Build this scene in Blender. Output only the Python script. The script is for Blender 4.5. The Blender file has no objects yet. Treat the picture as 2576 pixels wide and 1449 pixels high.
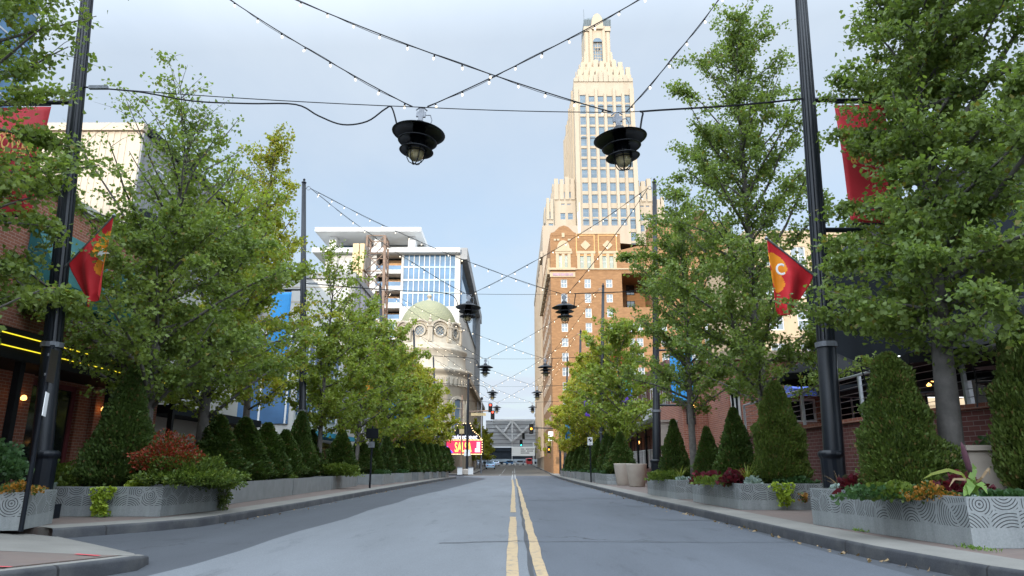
import bpy, math, random
import numpy as np
from mathutils import Vector
R = math.radians
random.seed(7)
scn = bpy.context.scene
col = scn.collection

# ------------------------------------------------------------------ camera calibration
F, CX, CY, PITCH, YAW, H = 1717.3, 1288.0, 724.5, R(14.67), 0.0023, 1.1

def ray(x, y):
    u = (x - CX) / F; v = -(y - CY) / F
    dy = math.cos(PITCH) - v * math.sin(PITCH); dz = math.sin(PITCH) + v * math.cos(PITCH)
    c, s = math.cos(YAW), math.sin(YAW)
    return u * c - dy * s, u * s + dy * c, dz

def at(x, y, Y):
    d = ray(x, y); t = Y / d[1]
    return Vector((d[0] * t, Y, H + d[2] * t))

def atX(x, y, X):
    d = ray(x, y); t = X / d[0]
    return Vector((X, d[1] * t, H + d[2] * t))

cam = bpy.data.cameras.new('camera'); co = bpy.data.objects.new('camera', cam); col.objects.link(co)
co.location = (0, 0, H); co.rotation_euler = (R(90) + PITCH, 0, YAW)
cam.sensor_width = 36; cam.lens = 24.0; cam.clip_end = 6000
scn.camera = co

# ------------------------------------------------------------------ materials
def _nt(name):
    m = bpy.data.materials.new(name); m.use_nodes = True
    nt = m.node_tree; b = nt.nodes['Principled BSDF']
    return m, nt, b

def N(nt, t, **kw):
    n = nt.nodes.new(t)
    for k, v in kw.items():
        if k == 'ins':
            for kk, vv in v.items(): n.inputs[kk].default_value = vv
        else: setattr(n, k, v)
    return n

def mathn(nt, op, a, b=None, clamp=False):
    n = nt.nodes.new('ShaderNodeMath'); n.operation = op; n.use_clamp = clamp
    for i, v in enumerate((a, b)):
        if v is None: continue
        if isinstance(v, (int, float)): n.inputs[i].default_value = v
        else: nt.links.new(v, n.inputs[i])
    return n.outputs[0]

def mixc(nt, fac, a, b, mode='MIX'):
    n = nt.nodes.new('ShaderNodeMix'); n.data_type = 'RGBA'; n.blend_type = mode
    if isinstance(fac, (int, float)): n.inputs[0].default_value = fac
    else: nt.links.new(fac, n.inputs[0])
    for s, v in ((6, a), (7, b)):
        if isinstance(v, tuple): n.inputs[s].default_value = (*v[:3], 1)
        else: nt.links.new(v, n.inputs[s])
    return n.outputs[2]

def ramp(nt, src, p0, p1):
    n = nt.nodes.new('ShaderNodeMapRange'); n.inputs[1].default_value = p0; n.inputs[2].default_value = p1
    nt.links.new(src, n.inputs[0]); n.clamp = True
    return n.outputs[0]

def noise(nt, vec, scale, detail=4, rough=.55):
    n = N(nt, 'ShaderNodeTexNoise'); n.inputs['Scale'].default_value = scale; n.inputs['Detail'].default_value = detail
    n.inputs['Roughness'].default_value = rough
    if vec is not None: nt.links.new(vec, n.inputs['Vector'])
    return n.outputs['Fac']

def bump(nt, b, h, strength=.3, dist=.01):
    n = N(nt, 'ShaderNodeBump'); n.inputs['Strength'].default_value = strength; n.inputs['Distance'].default_value = dist
    nt.links.new(h, n.inputs['Height']); nt.links.new(n.outputs[0], b.inputs['Normal'])

def geo_pos(nt): return N(nt, 'ShaderNodeNewGeometry').outputs['Position']
def uvv(nt): return N(nt, 'ShaderNodeUVMap').outputs[0]

def surf(name, c, rough=.6, var=.18, scale=1.5, metal=0., fine=0., spec=.5, bumps=0.):
    m, nt, b = _nt(name)
    p = geo_pos(nt)
    n1 = noise(nt, p, scale, 5)
    f = ramp(nt, n1, .3, .7)
    lo = tuple(x * (1 - var) for x in c); hi = tuple(min(1, x * (1 + var)) for x in c)
    cc = mixc(nt, f, lo, hi)
    if fine:
        n2 = noise(nt, p, scale * 40, 3, .7)
        cc = mixc(nt, fine, cc, mixc(nt, ramp(nt, n2, .35, .65), tuple(x * .5 for x in c), tuple(min(1, x * 1.5) for x in c)))
    nt.links.new(cc, b.inputs['Base Color'])
    b.inputs['Roughness'].default_value = rough; b.inputs['Metallic'].default_value = metal
    b.inputs['Specular IOR Level'].default_value = spec
    if bumps: bump(nt, b, noise(nt, p, scale * 25, 4), bumps, .01)
    return m

def streaky(name, c, c2, rough=.7, sx=1.2, sz=.12, amt=.7):
    """stone or metal with vertical weather streaks"""
    m, nt, b = _nt(name)
    mp = N(nt, 'ShaderNodeMapping'); mp.inputs['Scale'].default_value = (sx, sx, sz)
    nt.links.new(geo_pos(nt), mp.inputs['Vector'])
    f = ramp(nt, noise(nt, mp.outputs[0], 1., 6, .6), .42, .72)
    f2 = ramp(nt, noise(nt, geo_pos(nt), .35, 4), .35, .7)
    ff = mathn(nt, 'MULTIPLY', f, amt)
    cc = mixc(nt, ff, c, c2)
    cc = mixc(nt, mathn(nt, 'MULTIPLY', f2, .25), cc, tuple(x * .75 for x in c))
    nt.links.new(cc, b.inputs['Base Color']); b.inputs['Roughness'].default_value = rough
    return m

def brickm(name, c1, c2, mortar, sc=1., rough=.85, patch=.3):
    m, nt, b = _nt(name)
    t = N(nt, 'ShaderNodeTexBrick')
    t.inputs['Scale'].default_value = 1.0
    t.inputs['Brick Width'].default_value = .24 * sc; t.inputs['Row Height'].default_value = .08 * sc
    t.inputs['Mortar Size'].default_value = .006 * sc; t.inputs['Bias'].default_value = -.1
    t.inputs['Color1'].default_value = (*c1, 1); t.inputs['Color2'].default_value = (*c2, 1); t.inputs['Mortar'].default_value = (*mortar, 1)
    nt.links.new(uvv(nt), t.inputs['Vector'])
    mp = N(nt, 'ShaderNodeMapping'); mp.inputs['Scale'].default_value = (.8, 3., 1)
    nt.links.new(uvv(nt), mp.inputs['Vector'])
    f = ramp(nt, noise(nt, mp.outputs[0], 1.1, 5, .65), .35, .68)
    cc = mixc(nt, mathn(nt, 'MULTIPLY', f, patch * 2), t.outputs['Color'], tuple(x * .62 for x in c1), 'MIX')
    nt.links.new(cc, b.inputs['Base Color']); b.inputs['Roughness'].default_value = rough
    bump(nt, b, t.outputs['Fac'], -.3, .008)
    return m

def glass(name, c, rough=.08, metal=0., spec=.9):
    m, nt, b = _nt(name)
    f = ramp(nt, noise(nt, geo_pos(nt), .3, 3), .3, .7)
    nt.links.new(mixc(nt, f, tuple(x * .7 for x in c), tuple(x * 1.2 for x in c)), b.inputs['Base Color'])
    b.inputs['Roughness'].default_value = rough; b.inputs['Specular IOR Level'].default_value = spec; b.inputs['Metallic'].default_value = metal
    return m

def emis(name, c, s):
    m, nt, b = _nt(name)
    b.inputs['Base Color'].default_value = (*c, 1)
    b.inputs['Emission Color'].default_value = (*c, 1); b.inputs['Emission Strength'].default_value = s
    return m

def leafm(name, c1, c2, c3=None, amt3=.08, trans=.45, rough=.5):
    m, nt, b = _nt(name)
    g = N(nt, 'ShaderNodeNewGeometry')
    r = g.outputs['Random Per Island']
    big = ramp(nt, noise(nt, g.outputs['Position'], .7, 3), .35, .65)
    f = mathn(nt, 'ADD', mathn(nt, 'MULTIPLY', r, .6), mathn(nt, 'MULTIPLY', big, .4))
    cc = mixc(nt, f, c1, c2)
    if c3:
        h = mathn(nt, 'FRACT', mathn(nt, 'MULTIPLY', r, 37.7))
        cc = mixc(nt, mathn(nt, 'LESS_THAN', h, amt3), cc, c3)
    nt.links.new(cc, b.inputs['Base Color']); b.inputs['Roughness'].default_value = rough
    b.inputs['Specular IOR Level'].default_value = .35
    tr = N(nt, 'ShaderNodeBsdfTranslucent')
    nt.links.new(mixc(nt, .6, cc, mixc(nt, 1., cc, (1.5, 1.6, .6), 'MULTIPLY')), tr.inputs['Color'])
    mx = N(nt, 'ShaderNodeMixShader'); mx.inputs[0].default_value = trans
    nt.links.new(b.outputs[0], mx.inputs[1]); nt.links.new(tr.outputs[0], mx.inputs[2])
    nt.links.new(mx.outputs[0], nt.nodes['Material Output'].inputs['Surface'])
    return m

def roadm(name, c, warm=None, cracks=.5, sealed=0.):
    m, nt, b = _nt(name)
    p = geo_pos(nt)
    mp = N(nt, 'ShaderNodeMapping'); mp.inputs['Scale'].default_value = (1.0, .22, 1)
    nt.links.new(p, mp.inputs['Vector'])
    f = ramp(nt, noise(nt, mp.outputs[0], .9, 6, .62), .3, .72)
    cc = mixc(nt, f, tuple(x * .72 for x in c), tuple(x * 1.22 for x in c))
    f2 = ramp(nt, noise(nt, p, 60, 3, .75), .3, .7)
    cc = mixc(nt, .5, cc, mixc(nt, f2, tuple(x * .55 for x in c), tuple(x * 1.5 for x in c)))
    # sparse dark blotches (oil, tar)
    f3 = ramp(nt, noise(nt, mp.outputs[0], 2.6, 6, .65), .58, .72)
    cc = mixc(nt, mathn(nt, 'MULTIPLY', f3, .45), cc, tuple(x * .4 for x in c))
    # cracks
    v = N(nt, 'ShaderNodeTexVoronoi'); v.feature = 'DISTANCE_TO_EDGE'; v.inputs['Scale'].default_value = .33
    wp = N(nt, 'ShaderNodeVectorMath'); wp.operation = 'ADD'
    nz = N(nt, 'ShaderNodeTexNoise'); nz.inputs['Scale'].default_value = 1.7; nz.inputs['Detail'].default_value = 6
    nt.links.new(p, nz.inputs['Vector'])
    nt.links.new(p, wp.inputs[0]); nt.links.new(nz.outputs['Color'], wp.inputs[1])
    nt.links.new(wp.outputs[0], v.inputs['Vector'])
    cr = mathn(nt, 'SUBTRACT', 1., ramp(nt, v.outputs['Distance'], .002, .011))
    msk = ramp(nt, noise(nt, p, .25, 2), .5, .62)
    cc = mixc(nt, mathn(nt, 'MULTIPLY', mathn(nt, 'MULTIPLY', cr, msk), cracks), cc, tuple(x * .3 for x in c))
    nt.links.new(cc, b.inputs['Base Color']); b.inputs['Roughness'].default_value = .85
    b.inputs['Specular IOR Level'].default_value = .35
    bump(nt, b, noise(nt, p, 120, 3), .35, .004)
    return m

def paver(name, c1, c2, mortar):
    m, nt, b = _nt(name)
    t = N(nt, 'ShaderNodeTexBrick')
    t.inputs['Scale'].default_value = 1; t.inputs['Brick Width'].default_value = .22; t.inputs['Row Height'].default_value = .11
    t.inputs['Mortar Size'].default_value = .006
    t.inputs['Color1'].default_value = (*c1, 1); t.inputs['Color2'].default_value = (*c2, 1); t.inputs['Mortar'].default_value = (*mortar, 1)
    nt.links.new(geo_pos(nt), t.inputs['Vector'])
    f = ramp(nt, noise(nt, geo_pos(nt), .8, 5, .6), .3, .7)
    cc = mixc(nt, f, t.outputs['Color'], tuple(x * .8 for x in mortar))
    nt.links.new(mixc(nt, .6, t.outputs['Color'], cc), b.inputs['Base Color']); b.inputs['Roughness'].default_value = .85
    bump(nt, b, t.outputs['Fac'], -.25, .005)
    return m

def planterm(name):
    """galvanised sheet with the cut slots: bundles of arcs, each bundle with its own centre"""
    m, nt, b = _nt(name)
    uv = uvv(nt)
    vo = N(nt, 'ShaderNodeTexVoronoi'); vo.voronoi_dimensions = '2D'; vo.inputs['Scale'].default_value = 3.3; vo.inputs['Randomness'].default_value = .8
    ve = N(nt, 'ShaderNodeTexVoronoi'); ve.voronoi_dimensions = '2D'; ve.feature = 'DISTANCE_TO_EDGE'; ve.inputs['Scale'].default_value = 3.3; ve.inputs['Randomness'].default_value = .8
    nt.links.new(uv, vo.inputs['Vector']); nt.links.new(uv, ve.inputs['Vector'])
    off = N(nt, 'ShaderNodeVectorMath'); off.operation = 'SUBTRACT'; off.inputs[1].default_value = (.5, .5, .5)
    nt.links.new(vo.outputs['Color'], off.inputs[0])
    sc = N(nt, 'ShaderNodeVectorMath'); sc.operation = 'SCALE'; sc.inputs['Scale'].default_value = .42
    nt.links.new(off.outputs[0], sc.inputs[0])
    ce = N(nt, 'ShaderNodeVectorMath'); ce.operation = 'ADD'
    nt.links.new(vo.outputs['Position'], ce.inputs[0]); nt.links.new(sc.outputs[0], ce.inputs[1])
    d = N(nt, 'ShaderNodeVectorMath'); d.operation = 'SUBTRACT'
    nt.links.new(uv, d.inputs[0]); nt.links.new(ce.outputs[0], d.inputs[1])
    fl = N(nt, 'ShaderNodeVectorMath'); fl.operation = 'MULTIPLY'; fl.inputs[1].default_value = (1, 1, 0)
    nt.links.new(d.outputs[0], fl.inputs[0])
    ln = N(nt, 'ShaderNodeVectorMath'); ln.operation = 'LENGTH'; nt.links.new(fl.outputs[0], ln.inputs[0])
    s = mathn(nt, 'SINE', mathn(nt, 'MULTIPLY', ln.outputs['Value'], 2 * math.pi / .038))
    slot = mathn(nt, 'GREATER_THAN', s, .55)
    edge = mathn(nt, 'GREATER_THAN', ve.outputs['Distance'], .05)
    sep = N(nt, 'ShaderNodeSeparateXYZ'); nt.links.new(uv, sep.inputs[0])
    v = sep.outputs['Y']
    band = mathn(nt, 'MULTIPLY', mathn(nt, 'GREATER_THAN', v, .34), mathn(nt, 'LESS_THAN', v, .68))
    slot = mathn(nt, 'MULTIPLY', mathn(nt, 'MULTIPLY', slot, edge), band)
    p = geo_pos(nt)
    mp = N(nt, 'ShaderNodeMapping'); mp.inputs['Scale'].default_value = (2.5, 2.5, .5); nt.links.new(p, mp.inputs['Vector'])
    f = ramp(nt, noise(nt, mp.outputs[0], 1.6, 6, .65), .3, .72)
    cc = mixc(nt, f, (.18, .197, .20), (.30, .322, .322))
    f2 = ramp(nt, noise(nt, p, 45, 3), .4, .7)
    cc = mixc(nt, mathn(nt, 'MULTIPLY', f2, .2), cc, (.5, .5, .5))
    cc = mixc(nt, slot, cc, (.025, .028, .03))
    nt.links.new(cc, b.inputs['Base Color']); b.inputs['Roughness'].default_value = .5
    nt.links.new(mathn(nt, 'MULTIPLY', mathn(nt, 'SUBTRACT', 1., slot), .35), b.inputs['Metallic'])
    bump(nt, b, slot, -.6, .01)
    return m

def tilem(name):
    m, nt, b = _nt(name)
    t = N(nt, 'ShaderNodeTexBrick')
    t.inputs['Scale'].default_value = 1; t.inputs['Brick Width'].default_value = .62; t.inputs['Row Height'].default_value = .34; t.inputs['Mortar Size'].default_value = .05
    t.inputs['Color1'].default_value = (.205, .205, .105, 1); t.inputs['Color2'].default_value = (.165, .172, .092, 1); t.inputs['Mortar'].default_value = (.11, .115, .062, 1)
    nt.links.new(uvv(nt), t.inputs['Vector'])
    f = ramp(nt, noise(nt, geo_pos(nt), .5, 4), .3, .7)
    nt.links.new(mixc(nt, mathn(nt, 'MULTIPLY', f, .35), t.outputs['Color'], (.25, .235, .15)), b.inputs['Base Color'])
    b.inputs['Roughness'].default_value = .6
    bump(nt, b, t.outputs['Fac'], -.5, .06)
    return m

M = {}
M['black'] = surf('black_paint', (.006, .008, .012), .36, .2, 3, spec=.3)
M['blackm'] = surf('black_matt', (.008, .009, .011), .7, .2, 3, spec=.2)
M['steel'] = surf('grey_steel', (.42, .44, .46), .4, .12, 4, metal=.6)
M['zinc'] = surf('zinc_fitting', (.17, .18, .20), .45, .2, 8, metal=.5)
M['white'] = surf('white_paint', (.62, .62, .61), .6, .05, .4)
M['offwhite'] = streaky('pale_render', (.46, .45, .425), (.40, .39, .36), .8, .8, .1, .4)
M['lime'] = streaky('tower_limestone', (.355, .295, .22), (.285, .23, .16), .85, .55, .05, .7)
M['lime2'] = streaky('tower_trim_stone', (.385, .315, .23), (.31, .245, .165), .85, .9, .2, .6)
M['terra'] = streaky('theatre_terracotta', (.36, .315, .245), (.25, .215, .165), .75, 1.2, .3, .8)
M['stone'] = streaky('hotel_trim_stone', (.40, .31, .20), (.32, .24, .15), .8, 2, .5, .5)
M['beige'] = streaky('beige_block_stone', (.34, .275, .205), (.26, .21, .155), .85, .8, .08, .7)
M['hotelbrick'] = brickm('hotel_brick', (.295, .150, .060), (.21, .10, .038), (.24, .155, .085), 1.6, patch=.42)
M['redbrick'] = brickm('red_brick', (.30, .105, .06), (.22, .07, .045), (.38, .30, .25), 1., patch=.12)
M['dkbrick'] = brickm('dark_red_brick', (.16, .05, .042), (.11, .035, .032), (.26, .2, .18), 1.15, patch=.15)
M['metalcream'] = streaky('cream_metal_cladding', (.44, .37, .28), (.37, .31, .235), .55, 1.2, .1, .5)
M['metalgrey'] = surf('grey_metal_cladding', (.20, .205, .21), .55, .15, .5)
M['dkmetal'] = surf('charcoal_cladding', (.014, .018, .023), .8, .25, .7, spec=.12)
M['glassb'] = glass('blue_glass', (.07, .15, .25), .02, 0., .5)
M['glassd'] = glass('dark_glass', (.02, .025, .028), .06)
M['glasst'] = glass('tower_window_glass', (.095, .14, .18), .12, 0., .5)
M['glassp'] = glass('pale_window_glass', (.20, .235, .26), .15, 0., .6)
M['glassg'] = glass('greenish_blind_glass', (.30, .33, .27), .15, 0., .5)
M['wood'] = surf('warm_wood', (.50, .28, .12), .6, .2, 2)
M['rust'] = surf('rusty_steel', (.17, .11, .075), .7, .3, 2)
M['tan'] = surf('tan_sign_metal', (.46, .34, .17), .5, .15, .8)
M['tile'] = tilem('green_scale_tile')
M['teal'] = surf('teal_canvas', (.015, .11, .115), .75, .2, 2)
M['maroon'] = surf('maroon_paint', (.17, .035, .042), .5, .15, 4)
M['blueawn'] = surf('blue_canvas', (.10, .16, .52), .75, .12, 3)
M['purple'] = surf('purple_sign', (.06, .045, .22), .6, .1, 3)
M['red'] = surf('red_canvas', (.55, .012, .022), .7, .12, 2.5)
M['redd'] = surf('banner_red', (.47, .014, .026), .7, .1, 2)
M['orange'] = surf('orange_print', (.85, .30, .012), .7, .06, 4)
M['gold'] = surf('gold_print', (.62, .34, .06), .6, .08, 4)
M['whitep'] = surf('white_print', (.75, .75, .75), .6, .04, 4)
M['bluebn'] = surf('blue_banner', (.03, .27, .62), .7, .1, 2)
M['greenbn'] = surf('green_banner', (.03, .36, .18), .7, .1, 2)
M['violetbn'] = surf('violet_banner', (.12, .05, .36), .7, .1, 2)
M['tanbn'] = surf('cream_banner', (.6, .5, .32), .7, .1, 2)
M['bark'] = surf('ginkgo_bark', (.095, .085, .075), .9, .35, 9, fine=.25, bumps=.5)
M['barkr'] = surf('old_bark', (.085, .078, .072), .9, .4, 6, fine=.3, bumps=.6)
M['soil'] = surf('planter_soil', (.035, .025, .018), .95, .3, 12, bumps=.6)
M['planter'] = planterm('galvanised_slotted_sheet')
M['plainpl'] = surf('plain_galvanised_sheet', (.185, .195, .195), .55, .16, 3, metal=.2, fine=.12)
M['pot'] = surf('taupe_concrete', (.36, .31, .26), .75, .1, 2.5, fine=.08)
M['kerb'] = surf('kerb_granite', (.026, .028, .033), .8, .35, 1.6, fine=.25, bumps=.25)
nt_ = M['kerb'].node_tree; b_ = nt_.nodes['Principled BSDF']; src = b_.inputs['Base Color'].links[0].from_socket
sy_ = N(nt_, 'ShaderNodeSeparateXYZ'); nt_.links.new(geo_pos(nt_), sy_.inputs[0])
jt = mathn(nt_, 'LESS_THAN', mathn(nt_, 'FRACT', mathn(nt_, 'DIVIDE', sy_.outputs['Y'], 2.4)), .009)
st_ = ramp(nt_, noise(nt_, geo_pos(nt_), 2.2, 5, .65), .45, .7)
nt_.links.new(mixc(nt_, jt, mixc(nt_, mathn(nt_, 'MULTIPLY', st_, .6), src, (.075, .075, .072)), (.008, .008, .009)), b_.inputs['Base Color'])
M['conc'] = surf('pavement_concrete', (.150, .143, .128), .85, .18, 1.2, fine=.15, bumps=.2)
M['pave'] = paver('brick_paving', (.130, .088, .072), (.105, .072, .062), (.12, .105, .092))
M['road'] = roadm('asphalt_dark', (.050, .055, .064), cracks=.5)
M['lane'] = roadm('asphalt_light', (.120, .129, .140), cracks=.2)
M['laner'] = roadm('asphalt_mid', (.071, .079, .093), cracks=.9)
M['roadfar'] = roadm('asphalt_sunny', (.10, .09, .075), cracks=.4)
M['seam'] = surf('tar_seam', (.03, .032, .036), .7, .2, 3)
M['redline'] = surf('survey_paint_red', (.45, .05, .06), .8, .2, 12)

def wornyellow():
    m, nt, b = _nt('worn_yellow_paint')
    p = geo_pos(nt)
    f = ramp(nt, noise(nt, p, 9, 6, .7), .50, .66)
    f2 = ramp(nt, noise(nt, p, 70, 3, .7), .45, .7)
    cc = mixc(nt, mathn(nt, 'MULTIPLY', f2, .35), (.34, .245, .135), (.28, .21, .13))
    cc = mixc(nt, mathn(nt, 'MULTIPLY', f, .75), cc, (.10, .10, .10))
    nt.links.new(cc, b.inputs['Base Color']); b.inputs['Roughness'].default_value = .8
    return m
M['yellow'] = wornyellow()
M['globe'] = glass('amber_globe_glass', (.36, .31, .17), .1, 0., .8)
M['bulb'] = emis('festoon_bulb', (1., .84, .62), .9)
M['neon'] = emis('yellow_neon', (.80, .66, .03), .75)
M['warm'] = emis('warm_lamp', (1., .48, .12), 2.2)
M['mq_red'] = emis('marquee_red_screen', (.85, .02, .07), .45)
M['mq_yel'] = emis('marquee_yellow', (1., .62, .10), .7)
M['mq_wht'] = emis('marquee_white', (.75, .72, .85), .4)
M['mq_blue'] = emis('marquee_blue', (.03, .08, .5), .6)
M['sig_red'] = emis('signal_red', (1., .05, .02), 2.5)
M['sig_amb'] = emis('signal_amber', (1., .35, .02), 3.)
M['sig_grn'] = emis('signal_green', (.05, .9, .7), 2.5)
M['screen'] = emis('lit_white_board', (.60, .62, .60), .12)
M['leafg'] = leafm('ginkgo_leaf', (.105, .160, .040), (.205, .265, .056), (.19, .16, .03), .03)
M['leafd'] = leafm('ginkgo_leaf_dark', (.096, .150, .040), (.185, .245, .056), (.17, .15, .03), .03)
M['leafy'] = leafm('ginkgo_leaf_turning', (.17, .205, .022), (.33, .33, .032), (.30, .22, .03), .12)
M['leafm'] = leafm('ginkgo_leaf_mid', (.13, .185, .030), (.245, .295, .042), (.22, .18, .03), .06)
M['thuja'] = leafm('thuja_spray', (.029, .056, .012), (.068, .110, .019), (.12, .085, .03), .05, .2, .6)
M['thujal'] = leafm('thuja_spray_light', (.040, .070, .012), (.098, .138, .021), (.13, .095, .03), .06, .22, .6)
M['redleaf'] = leafm('red_fine_leaf', (.15, .022, .012), (.29, .05, .02), (.06, .085, .018), .30, .35)
M['juniper'] = leafm('feathery_green', (.055, .095, .016), (.13, .18, .030), (.14, .18, .03), .15, .35)
M['limeleaf'] = leafm('lime_leaf', (.19, .27, .025), (.33, .40, .045), None, 0, .4)
M['coleus'] = leafm('dark_red_leaf', (.05, .006, .012), (.15, .016, .03), (.03, .03, .012), .12, .3)
M['greyleaf'] = leafm('silver_leaf', (.22, .29, .27), (.36, .43, .41), None, 0, .2)
M['greenlf'] = leafm('bedding_leaf', (.022, .06, .02), (.06, .115, .04), None, 0, .3)
M['orangelf'] = leafm('orange_flower', (.20, .09, .015), (.34, .16, .02), (.05, .08, .015), .4, .3)
M['blade'] = leafm('yellow_green_blade', (.13, .16, .025), (.24, .27, .05), None, 0, .35)
M['corn'] = leafm('broad_green_blade', (.10, .18, .035), (.18, .28, .06), None, 0, .35)
M['plume'] = surf('maroon_plume', (.06, .02, .03), .9, .3, 20, fine=.3)
M['drygrass'] = leafm('dry_blade', (.22, .14, .08), (.35, .25, .15), None, 0, .3)
M['litter'] = leafm('fallen_leaf', (.16, .10, .05), (.25, .18, .09), None, 0, .1)

# ------------------------------------------------------------------ object helpers
def wloc(p):
    v = Vector((0, 0, 0))
    while p is not None: v += p.location; p = p.parent
    return v

def thing(name, label, cat, loc=(0, 0, 0), group=None, kind=None):
    o = bpy.data.objects.new(name, None); col.objects.link(o); o.location = loc; o.empty_display_size = .2
    return tag(o, label, cat, group, kind)

def tag(o, label=None, cat=None, group=None, kind=None):
    if label: o['label'] = label
    if cat: o['category'] = cat
    if group: o['group'] = group
    if kind: o['kind'] = kind
    return o

def inst(name, me, parent=None, loc=None, rotz=0):
    o = bpy.data.objects.new(name, me); col.objects.link(o)
    if parent is not None: o.parent = parent
    if loc is not None: o.location = loc
    if rotz: o.rotation_euler = (0, 0, rotz)
    return o

def copy_tree(o, parent=None):
    c = o.copy(); col.objects.link(c); c.parent = parent
    for ch in list(o.children): copy_tree(ch, c)
    return c

class MB:
    def __init__(s): s.v = []; s.f = []; s.m = []; s.uv = []
    def quad(s, pts, mi=0, uv=None):
        i = len(s.v); s.v += [tuple(p) for p in pts]; s.f.append(tuple(range(i, i + len(pts)))); s.m.append(mi); s.uv.append(uv)
    def box(s, a, b, mi=0, skip=''):
        x0, y0, z0 = a; x1, y1, z1 = b
        if 'b' not in skip: s.quad([(x0, y1, z0), (x1, y1, z0), (x1, y0, z0), (x0, y0, z0)], mi)
        s.quad([(x0, y0, z1), (x1, y0, z1), (x1, y1, z1), (x0, y1, z1)], mi)
        s.quad([(x0, y0, z0), (x1, y0, z0), (x1, y0, z1), (x0, y0, z1)], mi)
        s.quad([(x1, y1, z0), (x0, y1, z0), (x0, y1, z1), (x1, y1, z1)], mi)
        s.quad([(x0, y1, z0), (x0, y0, z0), (x0, y0, z1), (x0, y1, z1)], mi)
        s.quad([(x1, y0, z0), (x1, y1, z0), (x1, y1, z1), (x1, y0, z1)], mi)
    def obox(s, c, ux, uy, hx, hy, z0, z1, mi=0, chamf=0.):
        """box with horizontal axes ux, uy around centre c (x, y)"""
        P = [Vector((c[0], c[1], 0)) + ux * a * hx + uy * b * hy for a, b in ((-1, -1), (1, -1), (1, 1), (-1, 1))]
        L = [(p.x, p.y, z0) for p in P]; U = [(p.x, p.y, z1) for p in P]
        s.quad(L[::-1], mi); s.quad(U, mi)
        for i in range(4): s.quad([L[i], L[(i + 1) % 4], U[(i + 1) % 4], U[i]], mi)
    def prism(s, poly, y0, y1, mi=0):
        """outline in x,z extruded along y"""
        A = [(x, y0, z) for x, z in poly]; B = [(x, y1, z) for x, z in poly]
        s.quad(A, mi); s.quad(B[::-1], mi)
        n = len(poly)
        for i in range(n): s.quad([A[(i + 1) % n], A[i], B[i], B[(i + 1) % n]], mi)
    def slab(s, poly, z0, z1, mi=0, mi_side=None):
        A = [(x, y, z0) for x, y in poly]; B = [(x, y, z1) for x, y in poly]
        s.quad(B, mi); s.quad(A[::-1], mi)
        n = len(poly)
        for i in range(n): s.quad([A[i], A[(i + 1) % n], B[(i + 1) % n], B[i]], mi if mi_side is None else mi_side)
    def tube(s, pts, r, n=8, mi=0, caps=True):
        pts = [Vector(p) for p in pts]
        rs = r if isinstance(r, (list, tuple)) else [r] * len(pts)
        t0 = (pts[1] - pts[0]).normalized()
        a = t0.orthogonal().normalized()
        rings = []
        for k, p in enumerate(pts):
            t = (pts[min(k + 1, len(pts) - 1)] - pts[max(k - 1, 0)]).normalized()
            a = (a - t * a.dot(t)).normalized(); b = t.cross(a)
            i = len(s.v)
            s.v += [tuple(p + (a * math.cos(2 * math.pi * j / n) + b * math.sin(2 * math.pi * j / n)) * rs[k]) for j in range(n)]
            rings.append(i)
        for k in range(len(pts) - 1):
            for j in range(n):
                s.f.append((rings[k] + j, rings[k] + (j + 1) % n, rings[k + 1] + (j + 1) % n, rings[k + 1] + j)); s.m.append(mi); s.uv.append(None)
        if caps:
            s.f.append(tuple(rings[0] + j for j in range(n))[::-1]); s.m.append(mi); s.uv.append(None)
            s.f.append(tuple(rings[-1] + j for j in range(n))); s.m.append(mi); s.uv.append(None)
    def bar(s, a, b, r, mi=0, n=4): s.tube([a, b], r, n, mi)
    def lathe(s, prof, c, n=32, mi=0, a0=0., a1=2 * math.pi, uvs=False):
        """profile of (r, z) round the vertical through c"""
        full = abs(a1 - a0 - 2 * math.pi) < 1e-6
        m = n if full else n + 1
        rings = []
        for r, z in prof:
            i = len(s.v)
            s.v += [(c[0] + r * math.cos(a0 + (a1 - a0) * j / n), c[1] + r * math.sin(a0 + (a1 - a0) * j / n), c[2] + z) for j in range(m)]
            rings.append(i)
        ln = 0
        rm = max(r for r, z in prof)
        for k in range(len(prof) - 1):
            d = math.hypot(prof[k + 1][0] - prof[k][0], prof[k + 1][1] - prof[k][1])
            for j in range(n):
                s.f.append((rings[k] + j, rings[k] + (j + 1) % m, rings[k + 1] + (j + 1) % m, rings[k + 1] + j)); s.m.append(mi)
                if uvs:
                    ua = rm * (a1 - a0) * j / n; ub = rm * (a1 - a0) * (j + 1) / n
                    s.uv.append([(ua, ln), (ub, ln), (ub, ln + d), (ua, ln + d)])
                else: s.uv.append(None)
            ln += d
    def grid(s, P, mi=0):
        """P[i][j] points"""
        nr, nc = len(P), len(P[0]); i0 = len(s.v)
        for row in P: s.v += [tuple(p) for p in row]
        for i in range(nr - 1):
            for j in range(nc - 1):
                s.f.append((i0 + i * nc + j, i0 + i * nc + j + 1, i0 + (i + 1) * nc + j + 1, i0 + (i + 1) * nc + j)); s.m.append(mi); s.uv.append(None)
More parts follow.
